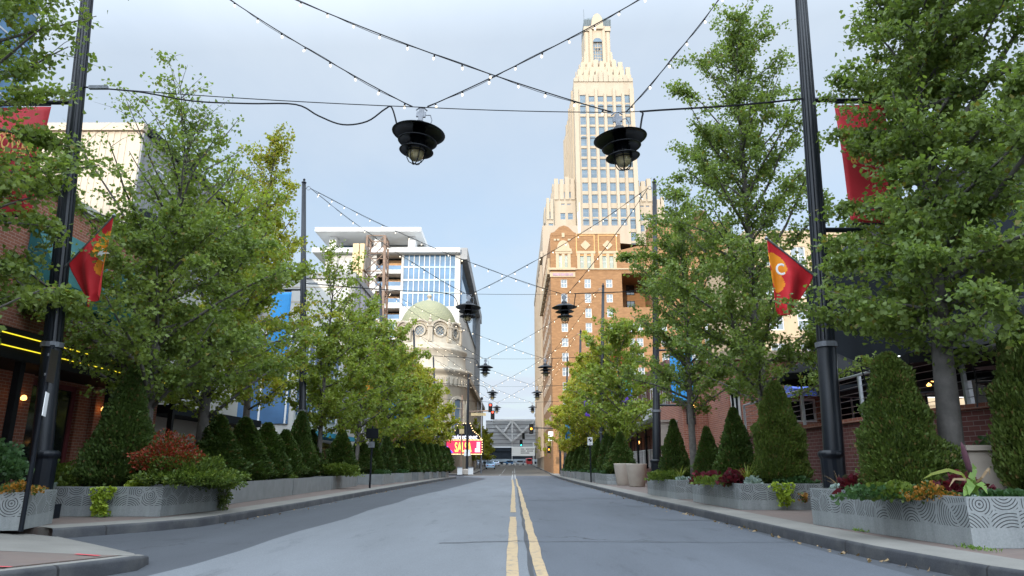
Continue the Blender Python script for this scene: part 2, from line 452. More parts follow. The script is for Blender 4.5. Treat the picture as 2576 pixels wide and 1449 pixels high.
    def holes(s, o, u, W, Ht, rects, depth=.2, mi=0, mr=None):
        """upright wall from o along u with real openings: rects (u0, z0, u1, z1); reveals go inwards (away from n)"""
        o = Vector(o); u = Vector(u); n = Vector((u.y, -u.x, 0)); z = Vector((0, 0, 1)); mr = mi if mr is None else mr
        us = sorted({0, W, *[r[0] for r in rects], *[r[2] for r in rects]}); zs = sorted({0, Ht, *[r[1] for r in rects], *[r[3] for r in rects]})
        P = lambda a, b, d=0: o + u * a + z * b - n * d
        for i in range(len(us) - 1):
            for k in range(len(zs) - 1):
                ca, cb = (us[i] + us[i + 1]) / 2, (zs[k] + zs[k + 1]) / 2
                if any(r[0] < ca < r[2] and r[1] < cb < r[3] for r in rects): continue
                s.quad([P(us[i], zs[k]), P(us[i + 1], zs[k]), P(us[i + 1], zs[k + 1]), P(us[i], zs[k + 1])], mi)
        for a0, b0, a1, b1 in rects:
            s.quad([P(a0, b0), P(a1, b0), P(a1, b0, depth), P(a0, b0, depth)], mr)
            s.quad([P(a0, b1, depth), P(a1, b1, depth), P(a1, b1), P(a0, b1)], mr)
            s.quad([P(a0, b0, depth), P(a0, b1, depth), P(a0, b1), P(a0, b0)], mr)
            s.quad([P(a1, b0), P(a1, b1), P(a1, b1, depth), P(a1, b0, depth)], mr)
    def mesh(s, name, mats, off=Vector((0, 0, 0)), smooth=False):
        me = bpy.data.meshes.new(name)
        v = [(x - off[0], y - off[1], z - off[2]) for x, y, z in s.v]
        me.from_pydata(v, [], s.f)
        for m in (mats if isinstance(mats, (list, tuple)) else [mats]): me.materials.append(m)
        me.polygons.foreach_set('material_index', s.m)
        uvl = me.uv_layers.new(name='UVMap')
        buf = []
        for f, q in zip(s.f, s.uv):
            if q is not None:
                for c in q: buf += c
                continue
            p = [s.v[i] for i in f]
            nx = ny = nz = 0.
            for a in range(len(p)):
                x0, y0, z0 = p[a]; x1, y1, z1 = p[(a + 1) % len(p)]
                nx += (y0 - y1) * (z0 + z1); ny += (z0 - z1) * (x0 + x1); nz += (x0 - x1) * (y0 + y1)
            if abs(nz) > max(abs(nx), abs(ny)):
                for q3 in p: buf += (q3[0], q3[1])
            else:
                l = math.hypot(nx, ny) or 1; ux, uy = -ny / l, nx / l
                for q3 in p: buf += (q3[0] * ux + q3[1] * uy, q3[2])
        uvl.data.foreach_set('uv', buf)
        if smooth: me.polygons.foreach_set('use_smooth', [True] * len(s.f))
        me.update()
        return me
    def build(s, name, mats, parent=None, smooth=False):
        return inst(name, s.mesh(name, mats, wloc(parent), smooth), parent)

def struct(name, mb, mats, smooth=False, label=None):
    o = mb.build(name, mats, None, smooth); o['kind'] = 'structure'
    if label: o['label'] = label
    return o

def bevel(o, w, seg=2):
    md = o.modifiers.new('bevel', 'BEVEL'); md.width = w; md.segments = seg; md.limit_method = 'ANGLE'
    return o

def text(name, body, mat, parent, p, u, w, z=Vector((0, 0, 1)), depth=.01, bold=0., shear=0., height=None):
    """lettering: left end of base line at p, running along u, total width w"""
    cu = bpy.data.curves.new(name, 'FONT'); cu.body = body; cu.extrude = depth; cu.offset = bold; cu.shear = shear; cu.resolution_u = 3
    o = bpy.data.objects.new(name, cu); col.objects.link(o)
    me = bpy.data.meshes.new_from_object(o, depsgraph=bpy.context.evaluated_depsgraph_get())
    bpy.data.objects.remove(o)
    xs = [v.co.x for v in me.vertices]; ys = [v.co.y for v in me.vertices]
    sx = w / (max(xs) - min(xs)); sy = sx if height is None else height / (max(ys) - min(ys)); x0 = min(xs); y0 = min(ys)
    n = u.cross(z); off = wloc(parent)
    for v in me.vertices:
        q = Vector(p) + u * (v.co.x - x0) * sx + z * (v.co.y - y0) * sy + n * v.co.z * 1.0 - off
        v.co = q
    me.materials.clear(); me.materials.append(mat)
    return inst(name, me, parent)

def np_mesh(name, V, quads, mats, smooth=False):
    me = bpy.data.meshes.new(name)
    nv, nf = len(V), len(quads)
    me.vertices.add(nv); me.vertices.foreach_set('co', V.astype(np.float32).ravel())
    k = quads.shape[1]
    me.loops.add(nf * k); me.loops.foreach_set('vertex_index', quads.astype(np.int32).ravel())
    me.polygons.add(nf); me.polygons.foreach_set('loop_start', np.arange(0, nf * k, k, dtype=np.int32))
    me.polygons.foreach_set('loop_total', np.full(nf, k, dtype=np.int32))
    me.materials.append(mats); me.update(calc_edges=True); me.validate()
    return me

def leaf_cards(P, D, S, rng, asp=.55, fold=.18, roll=None):
    """one kite-shaped leaf per row: base P, direction D, length S"""
    n = len(P)
    D = D / (np.linalg.norm(D, axis=1, keepdims=True) + 1e-9)
    rnd = rng.normal(size=(n, 3)); side = np.cross(D, rnd); side /= (np.linalg.norm(side, axis=1, keepdims=True) + 1e-9)
    nor = np.cross(side, D)
    S = S[:, None]
    V = np.empty((n, 4, 3))
    V[:, 0] = P
    V[:, 1] = P + D * S * .72 + side * S * asp + nor * S * fold
    V[:, 2] = P + D * S
    V[:, 3] = P + D * S * .72 - side * S * asp + nor * S * fold
    q = np.arange(n * 4).reshape(n, 4)
    return V.reshape(-1, 3), q

# ------------------------------------------------------------------ ground, road, pavements
def zr(y): return 0. if y < 105 else min(1.9, (y - 105) * .0128)

def ysamples(a, b, step=12.):
    n = max(1, int((b - a) / step)); return [a + (b - a) * i / n for i in range(n + 1)]

g = MB(); g.quad([(-3000, -800, -.30), (3000, -800, -.30), (3000, 5000, -.30), (-3000, 5000, -.30)])
struct('ground', g, surf('far_ground', (.10, .10, .085), .95, .3, .02))

def sheet(name, edges, dz, mats, cells=None):
    """edges: list of (y, x0, x1); follows the road profile"""
    m = MB()
    for (ya, a0, a1), (yb, b0, b1) in zip(edges[:-1], edges[1:]):
        m.quad([(a0, ya, zr(ya) + dz), (a1, ya, zr(ya) + dz), (b1, yb, zr(yb) + dz), (b0, yb, zr(yb) + dz)])
    return struct(name, m, mats)

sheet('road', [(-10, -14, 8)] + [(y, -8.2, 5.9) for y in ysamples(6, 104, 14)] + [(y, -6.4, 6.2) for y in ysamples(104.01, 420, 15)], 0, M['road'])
m = MB(); m.quad([(-60, 72, -.004), (-5.6, 72, -.004), (-5.6, 92, -.004), (-60, 92, -.004)])
struct('side_road', m, M['road'])
rnd = random.Random(3)
ed = []
for y in ysamples(-6, 30, 1.4): ed.append((y, -3.72 + .06 * math.sin(y * .9) + (-.25 * max(0, 9 - y) * .3), .17 + .012 * math.sin(y * 2.1)))
ed += [(33, -3.45, .18), (45, -3.1, .17), (58, -2.75, .18), (66, -2.6, .17), (72, -3.3, .18), (80, -5.6, .18), (88, -6.2, .18)]
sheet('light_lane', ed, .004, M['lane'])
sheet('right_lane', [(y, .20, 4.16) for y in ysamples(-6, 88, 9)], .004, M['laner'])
sheet('far_road', [(y, -6.2, 5.6) for y in ysamples(88.05, 300, 12)], .006, M['roadfar'])
sheet('road_seam', [(y, .17 + .012 * math.sin(y * 2.1), .215 + .014 * math.sin(y * 3.7 + 1)) for y in ysamples(-6, 70, .7)], .007, M['seam'])
M['faded'] = surf('faded_white_line', (.26, .26, .25), .85, .3, 3)
def wob(y, k): return .006 * math.sin(y * 1.7 + k) + .004 * math.sin(y * 4.1 + 2 * k)
def line(name, y0, y1, x0, x1, mat, w=1., step=.5, z=.010):
    sheet(name, [(y, x0(y) + wob(y, 1) * w, x1(y) + wob(y, 2.3) * w) for y in ysamples(y0, y1, step)], z, mat)
for a, b in ((-6, 16.2), (17.75, 62)): line('yellow_line', a, b, lambda y: -.085 - (.10 * (y - 40) / 22 if y > 40 else 0), lambda y: .055 - (.10 * (y - 40) / 22 if y > 40 else 0), M['yellow'])
line('yellow_line', -6, 66, lambda y: .225 - (.05 if y > 40 else 0), lambda y: .36 - (.06 if y > 40 else 0), M['yellow'], 1.5)
line('lane_line', 62, 130, lambda y: -.22, lambda y: -.08, M['faded'], 0, 6, .014)
line('lane_line', 66, 160, lambda y: .1, lambda y: .24, M['faded'], 0, 6, .014)
line('lane_line', 90, 160, lambda y: -1.9, lambda y: -1.76, M['faded'], 0, 6, .014)
m = MB()
for (x0, y0, x1, y1, w) in ((-1.1, 10.7, .1, 11.0, .05), (.1, 11.0, 2.9, 10.8, .03), (2.9, 10.8, 5, 10.9, .02), (-.9, 27.2, .6, 27.4, .08), (.5, 24.0, 2.0, 23.9, .09), (.5, 29.4, 1.9, 29.5, .1), (2.4, 25.5, 4.2, 25.1, .10), (3.0, 15.3, 4.6, 15.1, .05), (3.2, 20.5, 4.7, 19.9, .09)):
    k = 14; pts = [(x0 + (x1 - x0) * i / k, y0 + (y1 - y0) * i / k + random.gauss(0, .035)) for i in range(k + 1)]
    for (xa, ya), (xb, yb) in zip(pts[:-1], pts[1:]): m.quad([(xa, ya - w / 2, .0125), (xb, yb - w / 2, .0125), (xb, yb + w / 2, .0125), (xa, ya + w / 2, .0125)])
struct('tar_patch', m, M['seam'])

def kerb_run(pts, sgn, name, band=.55, taper=0):
    """pts along the street edge; sgn +1 pavement on +x side"""
    P = [Vector((x, y, 0)) for x, y in pts]
    # densify
    D = []
    for a, b in zip(P[:-1], P[1:]):
        n = max(1, int((b - a).length / 1.3)); D += [a + (b - a) * i / n for i in range(n)]
    D.append(P[-1])
    off = []
    for i, p in enumerate(D):
        t = (D[min(i + 1, len(D) - 1)] - D[max(0, i - 1)]).normalized()
        off.append(Vector((t.y, -t.x, 0)) * sgn)
    k = MB(); c = MB()
    rr = random.Random(len(D))
    rows = []
    for p, o in zip(D, off):
        z = zr(p.y); j = rr.gauss(0, .008)
        q_ = 1. if not taper else max(.12, min(1., (D[-1] - p).length / taper))
        prof = [(-.0, -.05), (.012 + j, .12 * q_ + j), (.024 + j, .146 * q_), (.052, .159 * q_), (.17, .162 * q_)]
        rows.append([p + o * a + Vector((0, 0, z + b)) for a, b in prof])
    k.grid(rows); k.m = [1 if i % 4 == 3 else 0 for i in range(len(k.f))]
    if sgn > 0: k.f = [f[::-1] for f in k.f]
    rows2 = [[p + o * .17 + Vector((0, 0, zr(p.y) + .162)), p + o * (.17 + band) + Vector((0, 0, zr(p.y) + .162))] for p, o in zip(D, off)]
    c.grid(rows2)
    if sgn > 0: c.f = [f[::-1] for f in c.f]
    struct(name, k, [M['kerb'], M['conc']], True)
    if band > .1: struct('pavement_edge', c, M['conc'])

KL = [(-7.25, 11.35), (-6.75, 12.05), (-6.25, 12.85), (-5.95, 13.6), (-5.85, 15), (-5.80, 20), (-5.88, 31), (-5.85, 50), (-5.8, 64), (-5.55, 68.5), (-5.7, 70.5), (-6.6, 71.8), (-9, 72.3), (-30, 72.3)]
kerb_run(KL, -1, 'kerb')
KR = [(6.6, 2.0), (5.3, 5.2), (4.64, 7.2), (4.40, 9.0), (4.30, 11.3), (4.27, 15.3), (4.12, 24), (4.12, 46), (4.4, 70), (5.0, 95), (5.5, 110), (5.6, 130), (5.6, 300)]
kerb_run(KR, 1, 'kerb')
kerb_run([(-5.9, 300), (-5.9, 130), (-6.0, 100), (-6.3, 94), (-7.5, 92.4), (-30, 92)][::-1], 1, 'kerb') if False else kerb_run([(-30, 92), (-7.5, 92.4), (-6.3, 94), (-6.0, 100), (-5.9, 130), (-5.9, 300)], -1, 'kerb')
kerb_run([(-9.6, -4), (-5.0, 6.35), (-4.25, 7.6), (-4.12, 8.0), (-4.25, 8.5), (-4.75, 9.3)], -1, 'kerb', .06, 1.5)
m = MB()
m.slab([(-60, -6), (-10, -6), (-5.35, 6.4), (-4.35, 8.0), (-6.0, 8.4), (-9.4, 9.7), (-9.0, 11.6), (-7.45, 11.55), (-6.9, 12.3), (-6.35, 13.1), (-6.1, 14), (-6.0, 16), (-6.0, 66), (-5.75, 69.6), (-6.8, 72), (-9.5, 72.2), (-60, 72.2)], -.25, .158)
struct('pavement', m, M['pave'])
m = MB()
m.quad([(-7.2, 11.42, .03), (-9.0, 11.6, .161), (-9.4, 9.7, .161), (-6.0, 8.4, .161), (-4.42, 8.0, .157), (-4.28, 8.02, .155), (-4.44, 8.55, .09), (-4.86, 9.3, .028), (-5.9, 10.3, .02)][::-1])
struct('kerb_ramp', m, M['conc'])
m = MB()
m.slab([(6.8, 2.0), (60, 2), (60, 96), (5.15, 96), (4.55, 70), (4.26, 46), (4.26, 24), (4.41, 15.3), (4.44, 11.3), (4.53, 9.05), (4.77, 7.25), (5.44, 5.25)], -.25, .158)
struct('pavement', m, M['pave'])
for sg, x0 in ((1, 5.5), (-1, -5.9)):
    m = MB(); rows = []
    for y in ysamples(96 if sg > 0 else 92.3, 300, 12): rows.append([Vector((x0 + sg * .12, y, zr(y) + .158)), Vector((x0 + sg * 60, y, zr(y) + .158))])
    m.grid(rows)
    if sg > 0: m.f = [f[::-1] for f in m.f]
    struct('pavement', m, M['conc'])
m = MB()
def paint(pts, w=.05, z=.1665):
    for (xa, ya), (xb, yb) in zip(pts[:-1], pts[1:]):
        t = Vector((xb - xa, yb - ya, 0)).normalized() * w / 2; n = Vector((-t.y, t.x, 0))
        m.quad([(xa - n.x, ya - n.y, z), (xb - n.x, yb - n.y, z), (xb + n.x, yb + n.y, z), (xa + n.x, ya + n.y, z)])
paint([(-4.85, 7.05), (-5.6, 7.15), (-6.45, 7.2)], .045); paint([(-6.45, 7.2), (-6.25, 7.32)], .04); paint([(-6.45, 7.2), (-6.35, 7.02)], .04)
paint([(-6.9, 7.2), (-7.25, 7.35)], .04); paint([(-6.75, 7.4), (-6.95, 7.2), (-7.0, 7.05)], .04); paint([(-4.5, 7.9), (-4.85, 8.05)], .05)
struct('survey_mark', m, M['redline'])

# ------------------------------------------------------------------ sky, sun
SUN_EL, SUN_AZ = R(14.5), R(196.)
w = bpy.data.worlds.new('World'); scn.world = w; w.use_nodes = True
nt = w.node_tree; bg = nt.nodes['Background']
sky = N(nt, 'ShaderNodeTexSky'); sky.sky_type = 'NISHITA'; sky.sun_disc = False; sky.sun_elevation = SUN_EL; sky.sun_rotation = SUN_AZ
sky.air_density = 1.0; sky.dust_density = .6; sky.ozone_density = 1.2
tc = N(nt, 'ShaderNodeTexCoord')
sp = N(nt, 'ShaderNodeSeparateXYZ'); nt.links.new(tc.outputs['Generated'], sp.inputs[0])
zz = mathn(nt, 'MAXIMUM', sp.outputs['Z'], .04)
cb = N(nt, 'ShaderNodeCombineXYZ')
nt.links.new(mathn(nt, 'DIVIDE', sp.outputs['X'], zz), cb.inputs[0]); nt.links.new(mathn(nt, 'DIVIDE', sp.outputs['Y'], zz), cb.inputs[1])
mp = N(nt, 'ShaderNodeMapping'); mp.inputs['Scale'].default_value = (.8, .42, 1); mp.inputs['Location'].default_value = (3.1, 1.7, 0)
nt.links.new(cb.outputs[0], mp.inputs['Vector'])
c1 = ramp(nt, noise(nt, mp.outputs[0], .85, 7, .58), .40, .78)
low = ramp(nt, sp.outputs['Z'], .36, .02)
cl = mathn(nt, 'ADD', mathn(nt, 'MULTIPLY', c1, mathn(nt, 'ADD', .40, mathn(nt, 'MULTIPLY', low, .62))), mathn(nt, 'ADD', mathn(nt, 'ADD', .36, mathn(nt, 'MULTIPLY', low, .4)), mathn(nt, 'MULTIPLY', ramp(nt, sp.outputs['Z'], .25, .70), .62)), True)
CLOUD = (3.28, 3.74, 4.28)
sk = N(nt, 'ShaderNodeVectorMath'); sk.operation = 'SCALE'; nt.links.new(sky.outputs[0], sk.inputs[0])
nt.links.new(mathn(nt, 'SUBTRACT', 1., mathn(nt, 'MULTIPLY', low, .42)), sk.inputs['Scale'])
cm = mixc(nt, cl, sk.outputs[0], CLOUD)
# sky behind and above the view is boosted, added fill for the shaded street
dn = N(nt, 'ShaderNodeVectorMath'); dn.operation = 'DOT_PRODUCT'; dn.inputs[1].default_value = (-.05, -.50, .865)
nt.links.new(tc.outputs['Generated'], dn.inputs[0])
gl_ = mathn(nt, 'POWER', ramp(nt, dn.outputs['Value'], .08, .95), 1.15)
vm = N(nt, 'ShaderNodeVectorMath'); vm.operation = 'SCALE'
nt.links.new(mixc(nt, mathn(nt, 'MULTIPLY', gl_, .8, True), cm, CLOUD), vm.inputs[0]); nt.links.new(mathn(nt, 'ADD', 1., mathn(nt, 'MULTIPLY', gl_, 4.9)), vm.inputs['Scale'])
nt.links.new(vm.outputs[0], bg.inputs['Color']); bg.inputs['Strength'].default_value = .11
sl = bpy.data.lights.new('sun', 'SUN'); sl.energy = 2.0; sl.angle = R(.55); sl.color = (1., .87, .70)
so = bpy.data.objects.new('sun', sl); col.objects.link(so)
sd = Vector((-math.sin(SUN_AZ), -math.cos(SUN_AZ), 0)) * math.cos(SUN_EL) + Vector((0, 0, -math.sin(SUN_EL)))
so.rotation_euler = sd.to_track_quat('-Z', 'Y').to_euler()
scn.view_settings.view_transform = 'Standard'; scn.view_settings.look = 'None'; scn.view_settings.exposure = 1.0; scn.view_settings.gamma = 1
scn.cycles.max_bounces = 6; scn.cycles.transparent_max_bounces = 6; scn.cycles.diffuse_bounces = 4; scn.cycles.glossy_bounces = 3; scn.cycles.transmission_bounces = 3
scn.cycles.use_denoising = True

# ------------------------------------------------------------------ windows
_wm = {}
def winmesh(w, h, fr, gl, mull=(1, 1), t=.06, d=.06, key=None):
    """window frame and pane in local coords: lower-left at origin, facing -y"""
    k = (round(w, 2), round(h, 2), fr, gl, mull, t)
    if k in _wm: return _wm[k]
    m = MB()
    m.box((0, 0, 0), (w, d, t)); m.box((0, 0, h - t), (w, d, h)); m.box((0, 0, t), (t, d, h - t)); m.box((w - t, 0, t), (w, d, h - t))
    for i in range(1, mull[0] + 1):
        x = t + (w - 2 * t) * i / (mull[0] + 1); m.box((x - t * .35, .004, t), (x + t * .35, d, h - t))
    for i in range(1, mull[1] + 1):
        z = t + (h - 2 * t) * i / (mull[1] + 1); m.box((t, .008, z - t * .4), (w - t, d - .004, z + t * .4))
    m.quad([(t, d * .7, t), (w - t, d * .7, t), (w - t, d * .7, h - t), (t, d * .7, h - t)], 1)
    _wm[k] = m.mesh('window', [M[fr], M[gl]])
    return _wm[k]

def put_window(parent, p, w, h, rotz=0, fr='white', gl='glassd', mull=(1, 1), t=.06, name='window'):
    return inst(name, winmesh(w, h, fr, gl, mull, t), parent, Vector(p) - wloc(parent), rotz)

# ------------------------------------------------------------------ tall limestone tower
DT = 185.
def dx(x, y, D=DT): return at(x, y, D).x
def dz(x, y, D=DT): return at(x, y, D).z
T = thing('tower', 'tall cream limestone skyscraper with stepped crown rising behind the brick hotel', 'skyscraper', (at(1520, 800, DT).x, DT, 0))
zt = dz(1515, 206); xl = dx(1446, 330); xr = dx(1605, 460)
W = xr - xl
m = MB()
cols = [(xl + W * (.145 + .150 * i)) for i in range(6)]     # window centres
ys = [537, 597, 655, 710, 770, 828, 885, 943, 1015, 1080, 1155, 1220, 1285, 1345, 1405, 1465]
rowz = [dz(1515, v * .4630) for v in ys]
ww, wh = 1.75, 2.65
rects = []
for k, z in enumerate(rowz):
    for c in cols:
        h = wh * (.72 if k == 0 and c not in (cols[0], cols[-1]) else 1)
        rects.append((c - xl - ww / 2, z - h / 2 - 10, c - xl + ww / 2, z + h / 2 - 10))
m.holes((xl, DT, 10), (1, 0, 0), W, zt - 10, rects, .5)
m.box((xl, DT + .02, 10), (xr, DT + 1.2, 11)); m.quad([(xl, DT, 10 + zt - 10), (xr, DT, zt), (xr, DT + 38, zt), (xl, DT + 38, zt)])
m.quad([(xl, DT + 38, 10), (xl, DT, 10), (xl, DT, zt), (xl, DT + 38, zt)]); m.quad([(xr, DT, 10), (xr, DT + 38, 10), (xr, DT + 38, zt), (xr, DT, zt)])
# piers between the window columns
for i in range(7):
    c = xl + W * (.07 + .150 * i) if 0 < i < 6 else (xl + W * .035 if i == 0 else xr - W * .035)
    wd = .75 if 0 < i < 6 else W * .07
    m.box((c - wd / 2, DT - .55, 12), (c + wd / 2, DT - .002, zt - (4.0 if i % 2 else 2.4)))
for j in range(7):       # side piers
    yy = DT + 2.5 + j * 5.4; m.box((xl - .6, yy, 12), (xl - .002, yy + 1.6, zt - 1.5 - (j % 2) * 1.5))
for i in range(12):      # parapet teeth
    c = xl + W * (i + .5) / 12; hh = [1.2, 2.0, .7, 1.5, 2.4, 3.4, 3.4, 2.4, 1.5, .7, 2.0, 1.2][i]
    m.box((c - W / 26, DT - .25, zt), (c + W / 26, DT + 2.2, zt + hh))
m.build('shaft', M['lime'], T)
wn = 0
for k, z in enumerate(rowz):
    for c in cols:
        h = wh * (.72 if k == 0 and c not in (cols[0], cols[-1]) else 1)
        put_window(T, (c - ww / 2, DT + .22, z - h / 2), ww, h, 0, 'zinc', 'glasst', (0, 1), .12)
        if k in (1, 4, 11):
            a = MB(); n = 8
            a.prism([(c + ww / 2, z + h / 2 - .02)] + [(c + ww / 2 * math.cos(math.pi * i / n), z + h / 2 + .55 * math.sin(math.pi * i / n)) for i in range(1, n)] + [(c - ww / 2, z + h / 2 - .02)], DT - .03, DT + .02)
            a.build('window_head', M['glasst'], T)
def tblock(x0, x1, ztop, y0, y1, name, teeth=6, zb=5., mat='lime', rr=None, th=1.6):
    m = MB()
    rects = []
    if rr:
        for cx_, cz, w_, h_ in rr: rects.append((cx_ - w_ / 2 - x0, cz - h_ / 2 - zb, cx_ + w_ / 2 - x0, cz + h_ / 2 - zb))
    m.holes((x0, y0, zb), (1, 0, 0), x1 - x0, ztop - zb, rects, .45)
    m.quad([(x0, y0, ztop), (x1, y0, ztop), (x1, y1, ztop), (x0, y1, ztop)])
    m.quad([(x0, y1, zb), (x0, y0, zb), (x0, y0, ztop), (x0, y1, ztop)]); m.quad([(x1, y0, zb), (x1, y1, zb), (x1, y1, ztop), (x1, y0, ztop)])
    m.quad([(x1, y1, zb), (x0, y1, zb), (x0, y1, ztop), (x1, y1, ztop)])
    n = max(2, teeth)
    for i in range(n):
        c = x0 + (x1 - x0) * (i + .5) / n; w_ = (x1 - x0) / n * .36; hh = th * (.5 + .9 * abs(math.sin(i * 2.1 + .6)))
        m.box((c - w_, y0 - (.3 if mat == 'lime' else .14), ztop - 5.), (c + w_, y0 - .003, ztop + hh * (1 if mat == 'lime' else .7))); m.box((c - w_, y0, ztop), (c + w_, y0 + 1.2, ztop + hh * (1 if mat == 'lime' else .7)))
        m.box((x0 - .25, y0 + (y1 - y0) * (i + .3) / n, ztop - 4), (x0 - .003, y0 + (y1 - y0) * (i + .8) / n, ztop + hh * .6))
    o = m.build(name, M[mat], T)
    if rr:
        for cx_, cz, w_, h_ in rr: put_window(T, (cx_ - w_ / 2, y0 + .2, cz - h_ / 2), w_, h_, 0, 'zinc', 'glasst', (0, 1), .12)
    return o
def dwin(lst, D): return [(at(x, y, D).x, at(x, y, D).z, w_ * D * 1.05 / F, h_ * D * 1.02 / F) for x, y, w_, h_ in lst]
tblock(dx(1394, 560, 187), dx(1449, 560, 187), dz(1420, 463, 187), 187, 215, 'left_setback', 4, rr=dwin([(1416, 490, 10, 17), (1432, 490, 10, 17), (1416, 514, 9, 4), (1431, 514, 9, 4), (1416, 544, 13, 18), (1435, 544, 13, 18)], 187))
tblock(dx(1374, 560, 186), dx(1393.5, 560, 186), dz(1400, 512, 186), 186, 222, 'left_setback', 2, rr=dwin([(1386, 541, 12, 20), (1386, 568, 12, 14)], 186))
tblock(dx(1600, 560, 187), dx(1644, 560, 187), dz(1620, 468, 187), 187, 215, 'right_setback', 3, rr=dwin([(1614, 493, 9, 17), (1630, 493, 9, 17), (1615, 519, 9, 4), (1629, 519, 9, 4), (1616, 547, 11, 18), (1633, 547, 11, 18), (1616, 574, 11, 18), (1634, 574, 11, 18)], 187))
tblock(dx(1644.5, 560, 186), dx(1674, 560, 186), dz(1660, 514, 186), 186, 222, 'right_setback', 3, rr=dwin([(1655, 547, 12, 18), (1655, 575, 12, 18)], 186))
# crown
DC = 193.
def crown_block(x0, x1, y0, dep, ztop, zb, name, teeth, th):
    return tblock(at(x0, y0, DC).x, at(x1, y0, DC).x, ztop, DC - dep, DC + 16 + dep, name, teeth, zb, 'lime2', None, th)
z1 = dz(1500, 195, DC); z2 = dz(1500, 172, DC); z3 = dz(1500, 135, DC); z4 = dz(1500, 72, DC)
crown_block(1448, 1582, 200, 4, z1 - 1.5, zt - 6, 'crown_tier', 9, 2.6)
crown_block(1458, 1566, 185, 2, z1 + 2.6, zt - 6, 'crown_tier', 7, 2.2)
crown_block(1465, 1548, 170, 1, z2, zt - 6, 'crown_tier', 6, 2.5)
crown_block(1468.5, 1481, 150, .3, z3 - 1, z2 - 4, 'crown_tier', 2, 2.)
crown_block(1527, 1541, 150, .3, z3 - 1, z2 - 4, 'crown_tier', 2, 2.)
xa, xb = at(1470.5, 110, DC).x, at(1535, 110, DC).x
m = MB(); xc = at(1503.5, 110, DC).x; hw = 1.45; zb = dz(1503, 157, DC); ztw = dz(1503, 105, DC)
m.holes((xa, DC, zt), (1, 0, 0), xb - xa, z4 - zt, [(xc - hw - xa, zb - zt, xc + hw - xa, ztw - zt)], .9)
m.quad([(xa, DC, z4), (xb, DC, z4), (xb, DC + 9, z4), (xa, DC + 9, z4)]); m.quad([(xa, DC + 9, zt), (xa, DC, zt), (xa, DC, z4), (xa, DC + 9, z4)]); m.quad([(xb, DC, zt), (xb, DC + 9, zt), (xb, DC + 9, z4), (xb, DC, z4)])
for i in range(6):
    c = xa + (xb - xa) * (i + .5) / 6
    if i in (2, 3): continue
    m.box((c - .45, DC - .35, zt), (c + .45, DC - .003, z4 - (1.5 if i in (0, 5) else -.8)))
m.box((xa - .2, DC - .5, z4 - 1.2), (xa + 1.6, DC + 2, z4 + .5)); m.box((xb - 1.6, DC - .5, z4 - 1.2), (xb + .2, DC + 2, z4 + .5))
n = 10; rr_ = (xb - xa) * .23
m.prism([(xc + rr_, z4 - .5)] + [(xc + rr_ * math.cos(math.pi * i / n), z4 + 1. + 4.2 * math.sin(math.pi * i / n)) for i in range(0, n + 1)] + [(xc - rr_, z4 - .5)], DC - .7, DC + 1.2)
m.build('lantern', M['lime2'], T)
a = MB(); a.box((xc - hw + .05, DC + .5, zb), (xc + hw - .05, DC + .6, ztw), 0)
for i in range(3): a.box((xc - .72 + i * .72 - .07, DC + .38, zb), (xc - .72 + i * .72 + .07, DC + .498, ztw - (0 if i == 1 else 1)), 1)
for i in range(6): a.box((xc - hw + .05, DC + .41, zb + (ztw - zb) * (i + .5) / 6), (xc + hw - .05, DC + .495, zb + (ztw - zb) * (i + .5) / 6 + .16), 1)
a.lathe([(.75, 0), (.75, .3), (.5, .3), (.5, 0)], (xc, DC + .2, ztw - 2.6), 14, 1)
a.build('lantern_window', [M['glasst'], M['lime2']], T)
a = MB(); n = 8
a.prism([(xc + hw, ztw - .02)] + [(xc + hw * math.cos(math.pi * i / n), ztw + 1.4 * math.sin(math.pi * i / n)) for i in range(1, n)] + [(xc - hw, ztw - .02)], DC - .06, DC + .02)
a.build('window_head', M['glasst'], T)
rf = MB(); cx_, cy_ = xc + .1, DC + 4.5; zc = z4 + .4; ztip = dz(1500, 41, DC + 4)
k = 4.25; rf.box((cx_ - k, cy_ - k, zc), (cx_ + k, cy_ + k, zc + 3.2))
prof = [(k, zc + 3.2), (k * .62, zc + 3.2 + (ztip - zc - 3.2) * .45), (k * .2, zc + 3.2 + (ztip - zc - 3.2) * .85), (.05, ztip)]
for (ra, za), (rb, zb_) in zip(prof[:-1], prof[1:]):
    for q in range(4):
        a0 = math.pi / 4 + q * math.pi / 2; a1 = a0 + math.pi / 2; s2 = math.sqrt(2)
        rf.quad([(cx_ + ra * s2 * math.cos(a0), cy_ + ra * s2 * math.sin(a0), za), (cx_ + ra * s2 * math.cos(a1), cy_ + ra * s2 * math.sin(a1), za), (cx_ + rb * s2 * math.cos(a1), cy_ + rb * s2 * math.sin(a1), zb_), (cx_ + rb * s2 * math.cos(a0), cy_ + rb * s2 * math.sin(a0), zb_)])
for i in range(7): rf.box((cx_ - k + i * k / 3 - .18, cy_ - k - .25, zc), (cx_ - k + i * k / 3 + .18, cy_ - k - .003, zc + 3.0 + 1.1 * (1 - abs(i - 3) / 3)))
rf.bar((cx_ - k, cy_ - k, zc + 3), (cx_ - k, cy_ - k, zc + 7), .08)
rf.build('crown_roof', surf('patina_roof', (.06, .08, .088), .5, .25, 1.), T)

